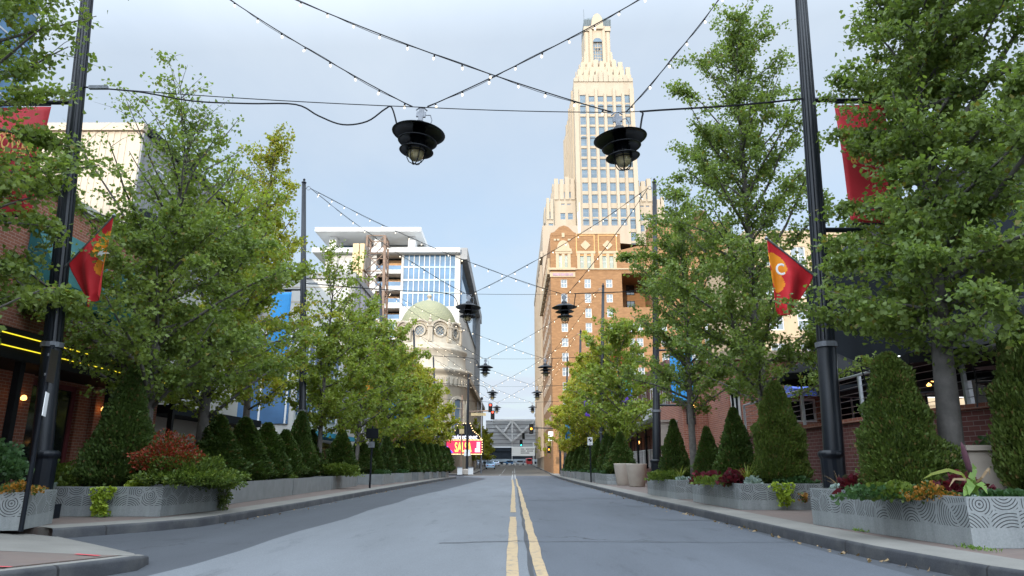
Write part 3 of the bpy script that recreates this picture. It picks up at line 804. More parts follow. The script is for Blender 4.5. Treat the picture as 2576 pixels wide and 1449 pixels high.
# ------------------------------------------------------------------ brick hotel
DH = 100.
HX = lambda x, y=700: at(x, y, DH).x
HZ = lambda y, x=1470: at(x, y, DH).z
x0 = HX(1385.5); x1 = HX(1564); x2 = HX(1850)
zroof = HZ(589)
HT = thing('hotel', 'orange brick hotel with stone gable and many white sash windows on the right', 'hotel', (x0 + 12, DH, 0))
rects = []; wins = []
bw, bh = .95, 1.28
ry = [713, 750, 787, 824, 861, 898, 935, 972, 1009, 1046]
cx3 = [HX(1418.5), HX(1478), HX(1532)]
for y in ry:
    for i, c in enumerate(cx3):
        z = HZ(y); k = 1.12 if i == 1 else 1.
        rects.append((c - bw / 2 - x0, z - bh * k / 2, c + bw / 2 - x0, z + bh * k / 2)); wins.append((c - bw / 2, z - bh * k / 2, bw, bh * k, 'glassp', (1, 1)))
for a_, b_ in ((1402, 1413.5), (1420.5, 1432), (1456, 1470), (1476, 1490), (1512, 1526), (1532.5, 1547)):
    xa_, xb_ = HX(a_, 660), HX(b_, 660); za, zb_ = HZ(675.5), HZ(642)
    rects.append((xa_ - x0, za, xb_ - x0, zb_)); wins.append((xa_, za, xb_ - xa_, zb_ - za, 'glassg', (0, 1)))
m = MB()
m.holes((x0, DH, 0), (1, 0, 0), x1 - x0, zroof, rects, .22)
# gabled corner parapet
def gab(a, b, y): return [(HX(x, 590), HZ(yy)) for x, yy in ((a, y + 3), (a, y - 4), (a + 8, y - 6), (a + 12, y - 10), (a + 22, y - 19), (a + 33, y - 23), (a + 44, y - 19), (a + 54, y - 9), (a + 59, y - 5), (b, y - 4), (b, y + 3))]
m.prism(gab(1385.5, 1449, 590), DH - .04, DH + .5)
# right wing, with the deep open bay
zr1 = HZ(629); zr2 = HZ(610)
bx0, bx1 = HX(1564), HX(1640); bz0, bz1 = HZ(773), HZ(688)
rwin = [(HX(1583), HZ(648), bw, bh * 1.25)]
for y in ry[3:]:
    for xx in (1583, 1603, 1663, 1700, 1735, 1770): rwin.append((HX(xx), HZ(y), bw, bh))
rr2 = [(bx0 - x1 + .02, bz0, bx1 - x1, bz1)] + [(a_ - b_ / 2 - x1, c_ - d_ / 2, a_ + b_ / 2 - x1, c_ + d_ / 2) for a_, c_, b_, d_ in rwin]
m.holes((x1, DH + .02, 0), (1, 0, 0), x2 - x1, zr1, rr2, .22)
m.prism([(x1, zr1), (HX(1604, 622), HZ(619)), (HX(1640, 600), HZ(619)), (HX(1640, 600), zr1)], DH + .02, DH + .45)
zhi = HZ(556, 1700); m.box((HX(1641, 600), DH + .5, zr1 - 3), (x2, DH + 5, zhi))
m.box((HX(1640, 600), DH + .03, zr1), (HX(1745, 600), DH + .49, zhi)); m.box((HX(1746, 600), DH + .03, zr1), (x2, DH + .49, HZ(588, 1800)))
# sides, roof, back
dep = 31
m.quad([(x0, DH + dep, 0), (x0, DH, 0), (x0, DH, zroof), (x0, DH + dep, zroof)]); m.quad([(x2, DH, 0), (x2, DH + dep, 0), (x2, DH + dep, zr1), (x2, DH, zr1)])
m.quad([(x0, DH + .5, zroof - .3), (x2, DH + .5, zr1 - .3), (x2, DH + dep, zr1 - .3), (x0, DH + dep, zroof - .3)])
m.quad([(x1, DH, zr1 - 1), (x1, DH + dep, zr1 - 1), (x1, DH + dep, zroof), (x1, DH, zroof)])
# bay interior
m.quad([(bx0 + .02, DH + .2, bz0), (bx0 + .02, DH + 6, bz0), (bx0 + .02, DH + 6, bz1), (bx0 + .02, DH + .2, bz1)]); m.quad([(bx0, DH + 6, bz0), (bx1, DH + 6, bz0), (bx1, DH + 6, bz1), (bx0, DH + 6, bz1)])
m.quad([(bx1, DH + 6, bz0), (bx1, DH + .2, bz0), (bx1, DH + .2, bz1), (bx1, DH + 6, bz1)]); m.quad([(bx0, DH + .2, bz1), (bx0, DH + 6, bz1), (bx1, DH + 6, bz1), (bx1, DH + .2, bz1)]); m.quad([(bx0, DH + .2, bz0), (bx1, DH + .2, bz0), (bx1, DH + 6, bz0), (bx0, DH + 6, bz0)])
m.build('wall', M['hotelbrick'], HT)
for a_, z_, w_, h_, gl, mu in wins:
    o = put_window(HT, (a_, DH + .1, z_), w_, h_, 0, 'white', gl, mu, .07)
for a_, c_, b_, d_ in rwin: put_window(HT, (a_ - b_ / 2, DH + .12, c_ - d_ / 2), b_, d_, 0, 'white', 'glassp', (1, 1), .07)
for zz_ in (bz0 + .8, bz0 + 3.4):
    put_window(HT, (bx0 + 1.6, DH + 5.92, zz_), 1.3, 1.6, 0, 'blackm', 'glassd', (1, 1), .08)
m = MB()
zb0, zb1 = HZ(680), HZ(674.5)
m.box((x0 - .35, DH - .35, zb0), (HX(1448, 680), DH - .002, zb1)); m.box((HX(1448, 680), DH - .16, zb0 + .1), (x2, DH - .002, zb1 - .05))
m.box((x0 - .12, DH - .12, HZ(697)), (HX(1447, 690), DH - .002, HZ(685)))
for a_, b_ in ((1400, 1434), (1453.5, 1492.5), (1509.5, 1549.5)):
    xa_, xb_ = HX(a_, 660), HX(b_, 660); za, zb_ = HZ(676.4), HZ(638.5)
    for q in (xa_, (xa_ + xb_) / 2 - .13, xb_ - .26): m.box((q - .1, DH - .1, za), (q + .36, DH - .002, zb_))
    m.box((xa_ - .2, DH - .13, zb_ + .002), (xb_ + .36, DH - .002, zb_ + .42))
xa_, xb_ = HX(1398, 620), HX(1436, 620); xm = (xa_ + xb_) / 2; hw_ = (xb_ - xa_) / 2; zs = HZ(627)
m.prism([(xm + hw_, zs)] + [(xm + hw_ * .82 * math.cos(math.pi * i / 12), zs + .2 + hw_ * 1.05 * math.sin(math.pi * i / 12)) for i in range(13)] + [(xm - hw_, zs)], DH - .12, DH - .002)
m.box((xm - hw_ * 1.08, DH - .2, HZ(633)), (xm + hw_ * 1.08, DH - .004, HZ(626.5)))
m.box((xm - .22, DH - .1, HZ(597)), (xm + .22, DH - .002, HZ(586)))
for xx in (1403, 1432, 1397): m.lathe([(0, 0), (.3, 0), (.3, .1)], (HX(xx, 603), DH - .1, HZ(603)), 10) if False else m.box((HX(xx, 603) - .24, DH - .08, HZ(605.5)), (HX(xx, 603) + .24, DH - .002, HZ(601)))
for xx in (1472.5, 1528):
    c = HX(xx, 617); z = HZ(617); r_ = .78
    m.prism([(c + r_ * q * math.cos(k * math.pi / 4), z + r_ * q * math.sin(k * math.pi / 4)) for k, q in enumerate((1, .72, 1, .72, 1, .72, 1, .72))], DH - .1, DH - .002)
    for s_ in (-1, 1): m.box((c + s_ * 1.38 - .08, DH - .06, z - 1.7), (c + s_ * 1.38 + .08, DH - .002, z + 1.7), 1)
    for s_ in (-1, 1): m.box((c - 1.29, DH - .06, z + s_ * 1.62 - .08), (c + 1.29, DH - .002, z + s_ * 1.62 + .08), 1)
m.box((x0 + 4.2, DH - .1, zroof), (x1, DH + .6, zroof + .22)); m.box((x1 - .1, DH - .1, zr1), (HX(1561, 629), DH + .6, zr1 + .2))
for i, (x, y) in enumerate(((1395, 691), (1405, 691), (1415.5, 691), (1426, 691), (1437, 691))): m.box((HX(x, y) - .28, DH - .16, HZ(y) - .2), (HX(x, y) + .28, DH - .122, HZ(y) + .2), 2)
m.build('stone_trim', [M['stone'], surf('tawny_brick_trim', (.50, .28, .11), .8), surf('mauve_tile', (.3, .2, .24), .7)], HT)
m = MB(); m.box((x0 - .5, DH + .6, zb0 - .4), (x0 - .02, DH + dep, zb1 + .4))
for i in range(9): m.box((x0 - .35, DH + 2 + i * 3.2, HZ(690)), (x0 - .01, DH + 3.6 + i * 3.2, HZ(640)))
m.build('side_cornice', M['stone'], HT)
m = MB()
for i in range(7):
    for j in range(9):
        y_, z_ = DH + 4 + i * 3.6, 4 + j * 3.1; m.box((x0 - .05, y_, z_), (x0 - .003, y_ + 1., z_ + 1.4), 1); m.quad([(x0 - .053, y_ + .93, z_ + .08), (x0 - .053, y_ + .07, z_ + .08), (x0 - .053, y_ + .07, z_ + 1.32), (x0 - .053, y_ + .93, z_ + 1.32)], 0)
o = m.build('street_side_windows', [M['glassp'], M['stone']], HT); o['kind'] = 'stuff'
m = MB(); m.lathe([(0, 0), (1.0, 0), (1.0, 2.0), (1.15, 2.0), (1.15, 2.35), (.9, 2.35), (.9, .3)], (HX(1772, 560), DH + 2.5, zhi), 18)
m.build('roof_vent', M['rust'], HT, True)
m = MB(); m.box((HX(1690, 570), DH + 2, zhi), (HX(1740, 570), DH + 4.5, zhi + 1.6)); m.build('roof_plant', M['white'], HT)
fl = MB(); fl.bar((HX(1464, 580), DH + 3, zroof - .4), (HX(1464, 580), DH + 3, zroof + 6.4), .07); fl.box((HX(1459, 580), DH + 2.9, zroof + .8), (HX(1463.5, 580), DH + 2.98, zroof + 4.8)); fl.build('roof_mast', M['white'], HT)

# beige block beyond the hotel
xb0 = 6.0
BB = thing('building', 'plain beige stone building behind the left side of the brick hotel', 'building', (14, 140, 0))
m = MB(); zb_ = at(1362, 627, 150).z; m.box((xb0, 134, 0), (24, 178, zb_)); m.box((xb0 - .5, 133.5, zb_ - 7), (xb0 - .01, 178.2, zb_ - 5.8))
for i in range(9): m.box((xb0 - .55, 136 + i * 4.6, 3), (xb0 - .01, 137.6 + i * 4.6, zb_ - 8)) 
m.build('wall', M['beige'], BB)
for i in range(8):
    for j in range(10): inst('window', winmesh(1.6, 2., 'zinc', 'glasst', (0, 1), .1), BB, Vector((xb0 - .04, 140.4 + i * 4.6, 6 + j * 4.)) - wloc(BB), R(-90))

# ------------------------------------------------------------------ domed theatre
TY = 108.
tcx = at(1077, 850, TY).x
pz = lambda y: at(1077, y, TY).z
pr = lambda w_, y=900: w_ * (TY * math.cos(PITCH) + (pz(y) - H) * math.sin(PITCH)) / F
TH = thing('theatre', 'stone theatre with round corner tower under a green tiled dome', 'theatre', (tcx, TY, 0))
rb = pr(101)                      # drum radius below the main cornice
zc = pz(948); za = pz(893)
m = MB()
m.lathe([(rb, 0), (rb, zc - 2.1), (rb + .12, zc - 2.0), (rb + .12, zc - .6), (rb, zc - .5), (rb, zc - .4), (rb + .35, zc - .1), (rb + .75, zc + .25), (rb + .75, zc + .55), (rb - .05, zc + .9), (rb - .3, zc + 1.), (rb - .35, za - .3), (rb - .1, za), (rb - .1, za + .3), (rb - .9, za + .6)], (tcx, TY, 0), 56)
m.build('corner_drum', M['terra'], TH, True)
rd = pr(75.5, 845); zd = pz(845)
z_at = za + .6
m = MB()
m.lathe([(rb - .8, z_at - .1), (rb - .95, z_at + .6), (rd + .25, z_at + .7), (rd + .25, z_at + 1.6), (rd + .05, z_at + 1.8), (rd + .05, zd + .4), (rd - .2, zd + .8)], (tcx, TY, 0), 56)
m.build('attic_drum', M['terra'], TH, True)
hd = pz(762) - zd + .3
m = MB(); m.lathe([((rd - .1) * math.cos(t) ** .92, zd + hd * math.sin(t)) for t in [i * math.pi / 2 / 16 for i in range(16)]] + [(.5, zd + hd)], (tcx, TY, 0), 60, 0, uvs=True)
m.build('dome', M['tile'], TH, True)
m = MB(); m.lathe([(.9, -.3), (.55, .05), (.25, .3), (.2, .5), (.38, .68), (.42, .85), (.3, 1.05), (.05, 1.2), (.0, 1.25)], (tcx, TY, zd + hd), 16)
m.build('finial', M['terra'], TH, True)
def polar(r, a, z): return Vector((tcx + r * math.cos(a), TY + r * math.sin(a), z))
zo = (z_at + 1.8 + zd + .8) / 2 - .1
for k in range(6):
    a = R(-90 + 6) + R(36) * (k - 2.5) + R(4)
    o_ = Vector((math.cos(a), math.sin(a), 0)); t_ = Vector((-math.sin(a), math.cos(a), 0)); zv = Vector((0, 0, 1))
    def ring(r0, r1, d0, d1, mb, n=20, half=False, mi=0):
        c = polar(rd + .02, a, zo); an = [(math.pi if half else 2 * math.pi) * i / n for i in range(n + 1)]
        for u, v in zip(an[:-1], an[1:]):
            P = lambda r, q, d: c + (t_ * math.cos(q) + zv * math.sin(q)) * r + o_ * d
            mb.quad([P(r0, u, d1), P(r1, u, d1), P(r1, v, d1), P(r0, v, d1)], mi); mb.quad([P(r1, u, d0), P(r1, v, d0), P(r1, v, d1), P(r1, u, d1)], mi); mb.quad([P(r0, v, d0), P(r0, u, d0), P(r0, u, d1), P(r0, v, d1)], mi)
    m = MB(); ring(.72, .98, -.3, .34, m); ring(1.5, 1.78, -.9, .42, m, 18, True); ring(1.1, 1.5, -.5, .14, m, 18, True)
    c = polar(rd + .02, a, zo)
    for s_ in (-1, 1):
        p = c + t_ * 1.64 * s_
        m.obox((p.x, p.y), t_, o_, .14, .42, zo - 1.5, zo)
    w_ = MB(); 
    w_.quad([c + (t_ * math.cos(q) + zv * math.sin(q)) * .74 + o_ * .06 for q in [2 * math.pi * i / 20 for i in range(20)]])
    for ang in (45, 135):
        q = R(ang); d_ = t_ * math.cos(q) + zv * math.sin(q); w_.bar(c + d_ * .72 + o_ * .12, c - d_ * .72 + o_ * .12, .045, 1)
        e_ = t_ * -math.sin(q) + zv * math.cos(q)
        for sft in (-.36, .36): w_.bar(c + d_ * .6 + e_ * sft + o_ * .1, c - d_ * .6 + e_ * sft + o_ * .1, .03, 1)
    d = m.build('dormer', M['terra'], TH)
    w_.build('round_window', [M['glasst'], M['terra']], d)
    # pier with scroll and urn between the dormers
    a2 = a + R(18); o2 = Vector((math.cos(a2), math.sin(a2), 0)); t2 = Vector((-math.sin(a2), math.cos(a2), 0)); p = polar(rd + .3, a2, 0)
    m = MB(); m.obox((p.x, p.y), t2, o2, .36, .36, z_at + .7, zd + .5); m.obox((p.x, p.y), t2, o2, .5, .48, zd + .5, zd + .75)
    m.lathe([(.14, 0), (.34, .35), (.36, .6), (.16, .85), (.26, 1.05), (.02, 1.3)], (p.x, p.y, zd + .75), 10)
    m.build('urn_pier', M['terra'], TH)
# tall arched windows round the drum
for k in range(5):
    a = R(-90) + R(40) * (k - 2) + R(14)
    o_ = Vector((math.cos(a), math.sin(a), 0)); t_ = Vector((-math.sin(a), math.cos(a), 0)); zv = Vector((0, 0, 1))
    zs = zc - 5.2; hw = 1.35; n = 16
    arc = [(hw * math.cos(math.pi * i / n), hw * math.sin(math.pi * i / n)) for i in range(n + 1)]
    c = polar(rb, a, zs); m = MB(); f_ = MB()
    P = lambda s, h_, d: c + t_ * s + zv * h_ + o_ * d
    path = [(hw, -6.)] + arc + [(-hw, -6.)]
    big = [(1.32 * x, 1.32 * y if y > 0 else y) for x, y in path]
    for (xa, ya), (xb, yb), (ua, va), (ub, vb) in zip(path[:-1], path[1:], big[:-1], big[1:]):
        f_.quad([P(xa, ya, .22), P(ua, va, .22), P(ub, vb, .22), P(xb, yb, .22)]); f_.quad([P(ua, va, -.4), P(ub, vb, -.4), P(ub, vb, .22), P(ua, va, .22)]); f_.quad([P(xb, yb, -.4), P(xa, ya, -.4), P(xa, ya, .22), P(xb, yb, .22)])
    m.quad([P(x, y, .03) for x, y in path])
    for s in (-.5, .5): m.obox((P(s * hw, 0, .06).x, P(s * hw, 0, .06).y), t_, o_, .06, .04, zs - 6, zs + .95 * hw, 1)
    for h_ in (-4, -2, 0): m.obox((P(0, 0, .06).x, P(0, 0, .06).y), t_, o_, hw, .05, zs + h_ - .06, zs + h_ + .06, 1)
    o = f_.build('window_surround', M['terra'], TH); m.build('arched_window', [M['glasst'], M['terra']], o)
m = MB()
for k in range(26):
    a = R(-180) + R(180) * k / 25; p = polar(rb + .22, a, 0); o_ = Vector((math.cos(a), math.sin(a), 0)); t_ = Vector((-math.sin(a), math.cos(a), 0))
    m.obox((p.x, p.y), t_, o_, .22, .13, zc - 1.9, zc - .75)
m.build('frieze_relief', M['terra'], TH)
# street wing
m = MB(); wx = tcx + rb - .5; zt_ = zc - .6
m.box((tcx - 2, TY + 2.6, 0), (wx, TY + 36, zt_)); m.box((tcx - 2.2, TY + 2.2, zt_), (wx + .8, TY + 36.4, zt_ + .9)); m.box((tcx - 2, TY + 3, zt_ + .9), (wx - .3, TY + 36, zt_ + 3.))
m.box((tcx - 26, TY + 1, 0), (tcx - 2.2, TY + 30, zt_)); m.box((tcx - 26, TY + .6, zt_), (tcx - 2.4, TY + 30, zt_ + .9))
for i in range(8): m.box((wx, TY + 5 + i * 4, 1), (wx + .3, TY + 6 + i * 4, zt_ - .3))
m.build('street_wing', M['terra'], TH)
for i in range(7):
    for j, (zq, hq) in enumerate(((5.5, 4.), (11.5, 2.6))): inst('window', winmesh(2.2, hq, 'zinc', 'glasst', (1, 1), .1), TH, Vector((wx + .06, TY + 6.4 + i * 4, zq)) - wloc(TH), R(90))
m = MB(); m.box((tcx + 1.0, TY - rb - .05, 0.2), (tcx + 4.6, TY - rb + 3.5, 4.2)); m.build('entrance', M['glassd'], TH)

# marquee
MY = 98.
MQ = thing('marquee', 'lit red cinema marquee edged with bulbs at the corner theatre', 'marquee', (-8, MY, 0))
mx0, mx1 = at(1122, 1110, MY).x, at(1213, 1110, MY).x
mz0, mz1, mz2 = at(1160, 1143, MY).z, at(1160, 1106.5, MY).z, at(1160, 1094, MY).z
m = MB(); m.box((mx0, MY, mz0), (mx1, MY + 5, mz1), 0); m.box((mx0, MY + .15, mz1), (mx1 - .4, MY + 4.8, mz2), 0)
xm = (mx0 + mx1) / 2; m.prism([(mx0 + .6, mz2), (mx1 - .6, mz2), (mx1 - 1.3, mz2 + .6), (xm + .8, mz2 + 1.6), (xm - .8, mz2 + 1.6), (mx0 + 1.2, mz2 + .6)], MY + .3, MY + 4)
m.build('canopy', M['blackm'], MQ)
m = MB(); m.quad([(mx0 + .12, MY - .02, mz0 + .16), (mx1 - .12, MY - .02, mz0 + .16), (mx1 - .12, MY - .02, mz1 - .14), (mx0 + .12, MY - .02, mz1 - .14)])
sc_ = m.build('screen', M['mq_red'], MQ)
m = MB(); m.quad([(mx0 + .15, MY - .04, mz0 + .2), (mx0 + 1.1, MY - .04, mz0 + .2), (mx0 + .15, MY - .04, mz0 + 1.2)]); m.build('corner_graphic', M['mq_blue'], sc_)
text('lettering', 'SALSA', M['mq_yel'], sc_, (mx0 + 1.25, MY - .05, mz0 + .3), Vector((1, 0, 0)), 2.35, height=(mz1 - mz0) - .62, bold=.02)
m = MB(); m.quad([(mx1 - 1.0, MY - .045, mz0 + .3), (mx1 - .3, MY - .045, mz0 + .3), (mx1 - .3, MY - .045, mz1 - .3), (mx1 - .75, MY - .045, mz1 - .3), (mx1 - .75, MY - .045, mz0 + .85), (mx1 - 1.0, MY - .045, mz0 + .8)]); m.build('side_graphic', M['mq_wht'], sc_)
text('name_lettering', 'Mainstreet', M['mq_wht'], MQ, (mx0 + .35, MY + .1, mz1 + .12), Vector((1, 0, 0)), mx1 - mx0 - 1.0, height=.62, bold=.02, shear=.2)
bm_ = MB(); bm_.lathe([(.0, -.07), (.06, -.04), (.07, 0), (.05, .05), (0, .07)], (0, 0, 0), 8); bmesh_ = bm_.mesh('marquee_bulb', emis('marquee_bulb', (1., .68, .32), 1.3))
n = 26
for i in range(n):
    x = mx0 + (mx1 - mx0) * (i + .5) / n
    for z in (mz0 + .02, mz1 - .02): inst('bulb', bmesh_, MQ, Vector((x, MY - .06, z)) - wloc(MQ))
ol = [(mx0 + .6, mz2), (mx0 + 1.2, mz2 + .6), (xm - .8, mz2 + 1.6), (xm + .8, mz2 + 1.6), (mx1 - 1.3, mz2 + .6), (mx1 - .6, mz2), (mx1, mz1), (mx1, mz0)]
for (xa, za_), (xb, zb_) in zip(ol[:-1], ol[1:]):
    k = max(2, int(math.hypot(xb - xa, zb_ - za_) / .3))
    for i in range(k): inst('bulb', bmesh_, MQ, Vector((xa + (xb - xa) * i / k, MY + .2 if za_ > mz1 else MY - .06, za_ + (zb_ - za_) * i / k)) - wloc(MQ))

# ------------------------------------------------------------------ white apartment block
DA = 150.
ax = lambda x, y=640, D=DA: at(x, y, D).x
az = lambda y, x=1000, D=DA: at(x, y, D).z
AP = thing('apartment_block', 'white modern apartment block with flat canopy roof and blue glass front', 'apartment block', (ax(980), DA, 0))
xL, xG0, xG1, xR = ax(820), ax(1013), ax(1146), ax(1158.5)
zs1, zs0 = az(628), az(639)
m = MB()
bx0, bx1 = ax(948), ax(1011)
lev = [(az(686.5), az(641.5)), (az(726), az(681 + 10)), (az(770), az(727 + 8)), (az(814), az(774 + 6))]
lev = [(az(678), az(640)), (az(719), az(690 - 2)), (az(761), az(729 + 2)), (az(802), az(775))]
rects = [(bx0 - xL, a, bx1 - xL, b) for a, b in lev] + [(xG0 - xL + .3, az(771), xG1 - xL, zs0 - .2)] + [(ax(880) - xL, 3, ax(1020) - xL, az(811))]
m.holes((xL, DA, 0), (1, 0, 0), xR - xL, zs0, rects, 4.)
m.quad([(xR, DA, 0), (xR, DA + 73, 0), (xR, DA + 73, zs0), (xR, DA, zs0)]); m.quad([(xL, DA + 73, 0), (xL, DA, 0), (xL, DA, zs0), (xL, DA + 73, zs0)])
m.build('wall', M['offwhite'], AP)
m = MB(); m.box((ax(789), DA - 1.5, zs0 + .01), (xR, DA + 73, zs1)); m.build('terrace_slab', M['white'], AP)
m = MB(); m.box((ax(792, 580, DA - 1.5), DA - 1.5, az(587)), (ax(1059, 580, DA - 1.5), DA + 14, az(577))); m.build('canopy_roof', M['white'], AP)
for x in (828, 942, 1030):
    m = MB(); m.box((ax(x - 8), DA + 2, zs1), (ax(x + 10), DA + 5.5, az(587))); m.build('column', M['white'], AP)
m = MB(); m.box((ax(832), DA + 9, zs1), (ax(1052), DA + 9.3, az(587))); m.build('penthouse_glass', M['glasst'], AP)
m = MB(); m.box((ax(960), DA + 8.6, zs1), (ax(1066), DA + 8.95, az(590))); m.build('penthouse_wall', M['offwhite'], AP)
m = MB()
m.quad([(ax(794), DA - 1.3, zs1), (ax(1090), DA - 1.3, zs1), (ax(1090), DA - 1.3, zs1 + 1.2), (ax(794), DA - 1.3, zs1 + 1.2)]); m.build('terrace_railing', M['glassb'], AP) if False else None
m = MB(); zg0 = az(771); zg1 = zs0 - .2; d_ = .35
m.quad([(xG0 + .3, DA + d_, zg0), (xG1, DA + d_, zg0), (xG1, DA + d_, zg1), (xG0 + .3, DA + d_, zg1)])
gw = m.build('curtain_wall', M['glassb'], AP)
m = MB()
for i in range(11): x = xG0 + .3 + (xG1 - xG0 - .3) * i / 10; m.box((x - .07, DA + .2, zg0), (x + .07, DA + .32, zg1))
m.build('mullions', M['white'], gw)
m = MB()
for i in range(1, 4): z = zg0 + (zg1 - zg0) * i / 4 + .2; m.box((xG0 + .3, DA + .24, z - .22), (xG1, DA + .345, z + .2))
m.build('spandrels', surf('teal_spandrel', (.11, .22, .28), .3, .1, 1), gw)
for i, (a, b) in enumerate(lev):
    m = MB(); m.box((bx0 + .02, DA + 3.6, a), (bx1 - .02, DA + 3.8, b)); bl = m.build('balcony_back', M['glassd'], AP)
    m = MB(); m.box((bx0 + 2.3, DA + 3.2, a + .1), (bx1 - .4, DA + 3.5, b - .5)); m.build('timber_screen', M['wood'], bl)
    m = MB(); m.box((bx0 + .05, DA + .1, a), (bx1 - .05, DA + .18, a + 1.0)); m.build('balcony_rail', M['glassb'], bl)
m = MB(); m.box((ax(881), DA + .6, 3), (ax(1019), DA + .7, az(811.5))); lw_ = m.build('lower_glass', M['glassb'], AP)
m = MB()
for i in range(9): x = ax(881) + (ax(1019) - ax(881)) * i / 8; m.box((x - .12, DA + .2, 3), (x + .12, DA + .59, az(811.5)))
for z in (az(850), az(890), az(930)): m.box((ax(881), DA + .25, z - .3), (ax(1019), DA + .57, z + .3))
m.build('mullions', M['white'], lw_)
m = MB(); m.box((xR + .01, DA + 1.5, az(760)), (xR + .4, DA + 62, zs0 - 2.)); sg = m.build('side_glass', M['glassb'], AP)
m = MB(); m.box((xR + .02, DA - .5, zs0 - 1.4), (xR + 1.6, DA + 73, zs1 + .3)); m.box((xR + .02, DA + 62, az(960)), (xR + 1.6, DA + 64, zs0 - 1.5)); m.box((xR + .02, DA + 2, az(1000)), (xR + 1.5, DA + 64, az(990)))
m.build('side_frame', M['metalgrey'], AP)

# ------------------------------------------------------------------ lattice tower with hanging sign
DS = 76.
LT = thing('lattice_tower', 'rusty steel lattice tower carrying a tall tan sign on the left', 'sign tower', (at(955, 800, DS).x, DS, 0))
lx = lambda x, y: at(x, y, DS).x
lz = lambda y: at(950, y, DS).z
ztop, zbot = lz(600), 12.
cxT = lx(952, 620); hwT, hwB = (lx(974, 600) - lx(930, 600)) / 2, (lx(990, 900) - lx(938, 900)) / 2 + .1
zq = [zbot + (ztop - zbot) * i / 7 for i in range(8)]
hw_ = lambda z: hwB + (hwT - hwB) * (z - zbot) / (ztop - zbot)
m = MB()
corner = lambda i, z: Vector((cxT + (-1, 1, 1, -1)[i] * hw_(z) + (z - zbot) / (ztop - zbot) * -.1, DS + (-1, -1, 1, 1)[i] * hw_(z), z))
for i in range(4): m.tube([corner(i, z) for z in zq], .15 if i != 1 else .2, 4)
m.build('leg_frame', M['rust'], LT)
m = MB()
for k in range(7):
    for i in range(4):
        j = (i + 1) % 4
        m.bar(corner(i, zq[k]), corner(j, zq[k + 1]), .055); m.bar(corner(j, zq[k]), corner(i, zq[k + 1]), .055); m.bar(corner(i, zq[k + 1]), corner(j, zq[k + 1]), .07)
m.build('bracing', M['rust'], LT)
SG = MB(); sx0, sx1 = lx(899, 640), lx(927, 640)
SG.box((sx0, DS - 2.3, lz(692)), (sx1 - .6, DS - 1.5, lz(628))); SG.box((sx1 - .5, DS - 2.3, lz(692)), (sx1, DS - 1.5, lz(628))); SG.box((sx0 + .15, DS - 2.2, lz(800)), (sx1 - .55, DS - 1.6, lz(693))); SG.box((sx1 - .45, DS - 2.2, lz(800)), (sx1 - .1, DS - 1.6, lz(693)))
so_ = SG.build('hanging_sign', M['tan'], LT)
m = MB(); m.box((sx1 + .01, DS - 2.0, lz(690)), (sx1 + .1, DS + 1.2, lz(630))); m.lathe([(0, 0), (1.5, 0)], (sx1 + .2, DS, lz(650)), 3) if False else None
m.box((sx1 - .09, DS - 2.1, lz(800)), (sx1 + .02, DS + .7, lz(695)))
m.build('sign_face', surf('faded_sign_face', (.30, .26, .22), .6, .4, 1.2), so_)
m = MB()
for z in (lz(640), lz(690), lz(760)): m.bar((sx0 + .3, DS - 1.6, z), (cxT - hw_(z), DS - hw_(z), z), .06); m.bar((sx1, DS - 1.9, z + .6), (cxT - hw_(z), DS + hw_(z), z), .05)
m.build('sign_brackets', M['rust'], LT)
# the brick block it stands on
SB = thing('building', 'low brick building carrying the rusty lattice tower on its roof', 'building', (-16, 78, 0))
m = MB(); m.holes((-26, 72.5, 0), (1, 0, 0), 16, 12, [(1 + i * 3, 6, 2.8 + i * 3, 8.6) for i in range(5)] + [(1 + i * 3, 1.2, 3.2 + i * 3, 4.2) for i in range(5)], .25)
m.quad([(-10, 72.5, 0), (-10, 90, 0), (-10, 90, 12), (-10, 72.5, 12)]); m.quad([(-26, 72.5, 11.9), (-10, 72.5, 11.9), (-10, 90, 11.9), (-26, 90, 11.9)]); m.box((-26.2, 72.2, 11.91), (-9.8, 72.9, 12.5))
# keep the block clear of the cross street by standing it behind the pavement line
for i in range(len(m.v)): m.v[i] = (m.v[i][0] - .6, m.v[i][1] - 8.5, m.v[i][2])
m.build('wall', M['redbrick'], SB)
for i in range(5):
    put_window(SB, (-26.6 + 1 + i * 3, 64.14, 6), 1.8, 2.6, 0, 'white', 'glassd'); put_window(SB, (-26.6 + 1 + i * 3, 64.14, 1.2), 2.2, 3., 0, 'blackm', 'glassd')

# ------------------------------------------------------------------ pale screen-clad block
DB = 53.
SC = thing('building', 'pale panel clad box building with grey roof rim beside the lattice tower', 'building', (-16, DB, 0))
xs1 = at(888.5, 750, DB).x; zs_ = at(880, 686, DB).z; xs0 = xs1 - 9.5
m = MB()
m.box((xs0, DB, 0), (xs1, DB + 9.0, zs_ - .5)); m.build('wall', M['offwhite'], SC)
m = MB(); m.box((xs0 - .15, DB - .15, zs_ - .49), (xs1 + .15, DB + 9.2, zs_)); m.build('roof_rim', M['metalgrey'], SC)
m = MB()
m.box((xs1 - .28, DB - .1, 3), (xs1 + .1, DB - .004, zs_ - .5))
for i in range(4): m.box((xs1 + .004, DB + 2.1 + i * 2.1, 4), (xs1 + .09, DB + 2.25 + i * 2.1, zs_ - .5))
for z in (5, 8.5, 12): m.box((xs1 + .006, DB + .1, z), (xs1 + .07, DB + 9, z + .12))
m.build('panel_frame', M['metalgrey'], SC)
m = MB(); m.box((xs1 + .001, DB + .1, 4), (xs1 + .004, DB + 9, zs_ - .6)); m.build('side_panels', surf('lilac_grey_mesh', (.36, .34, .37), .6, .15, .6), SC)
m = MB()
for z in (zs_ - 1.2, zs_ - 2.4, zs_ - 3.6): m.box((xs0, DB - .03, z - .03), (xs1 - .3, DB - .002, z + .03))
m.build('panel_joints', M['metalcream'], SC)

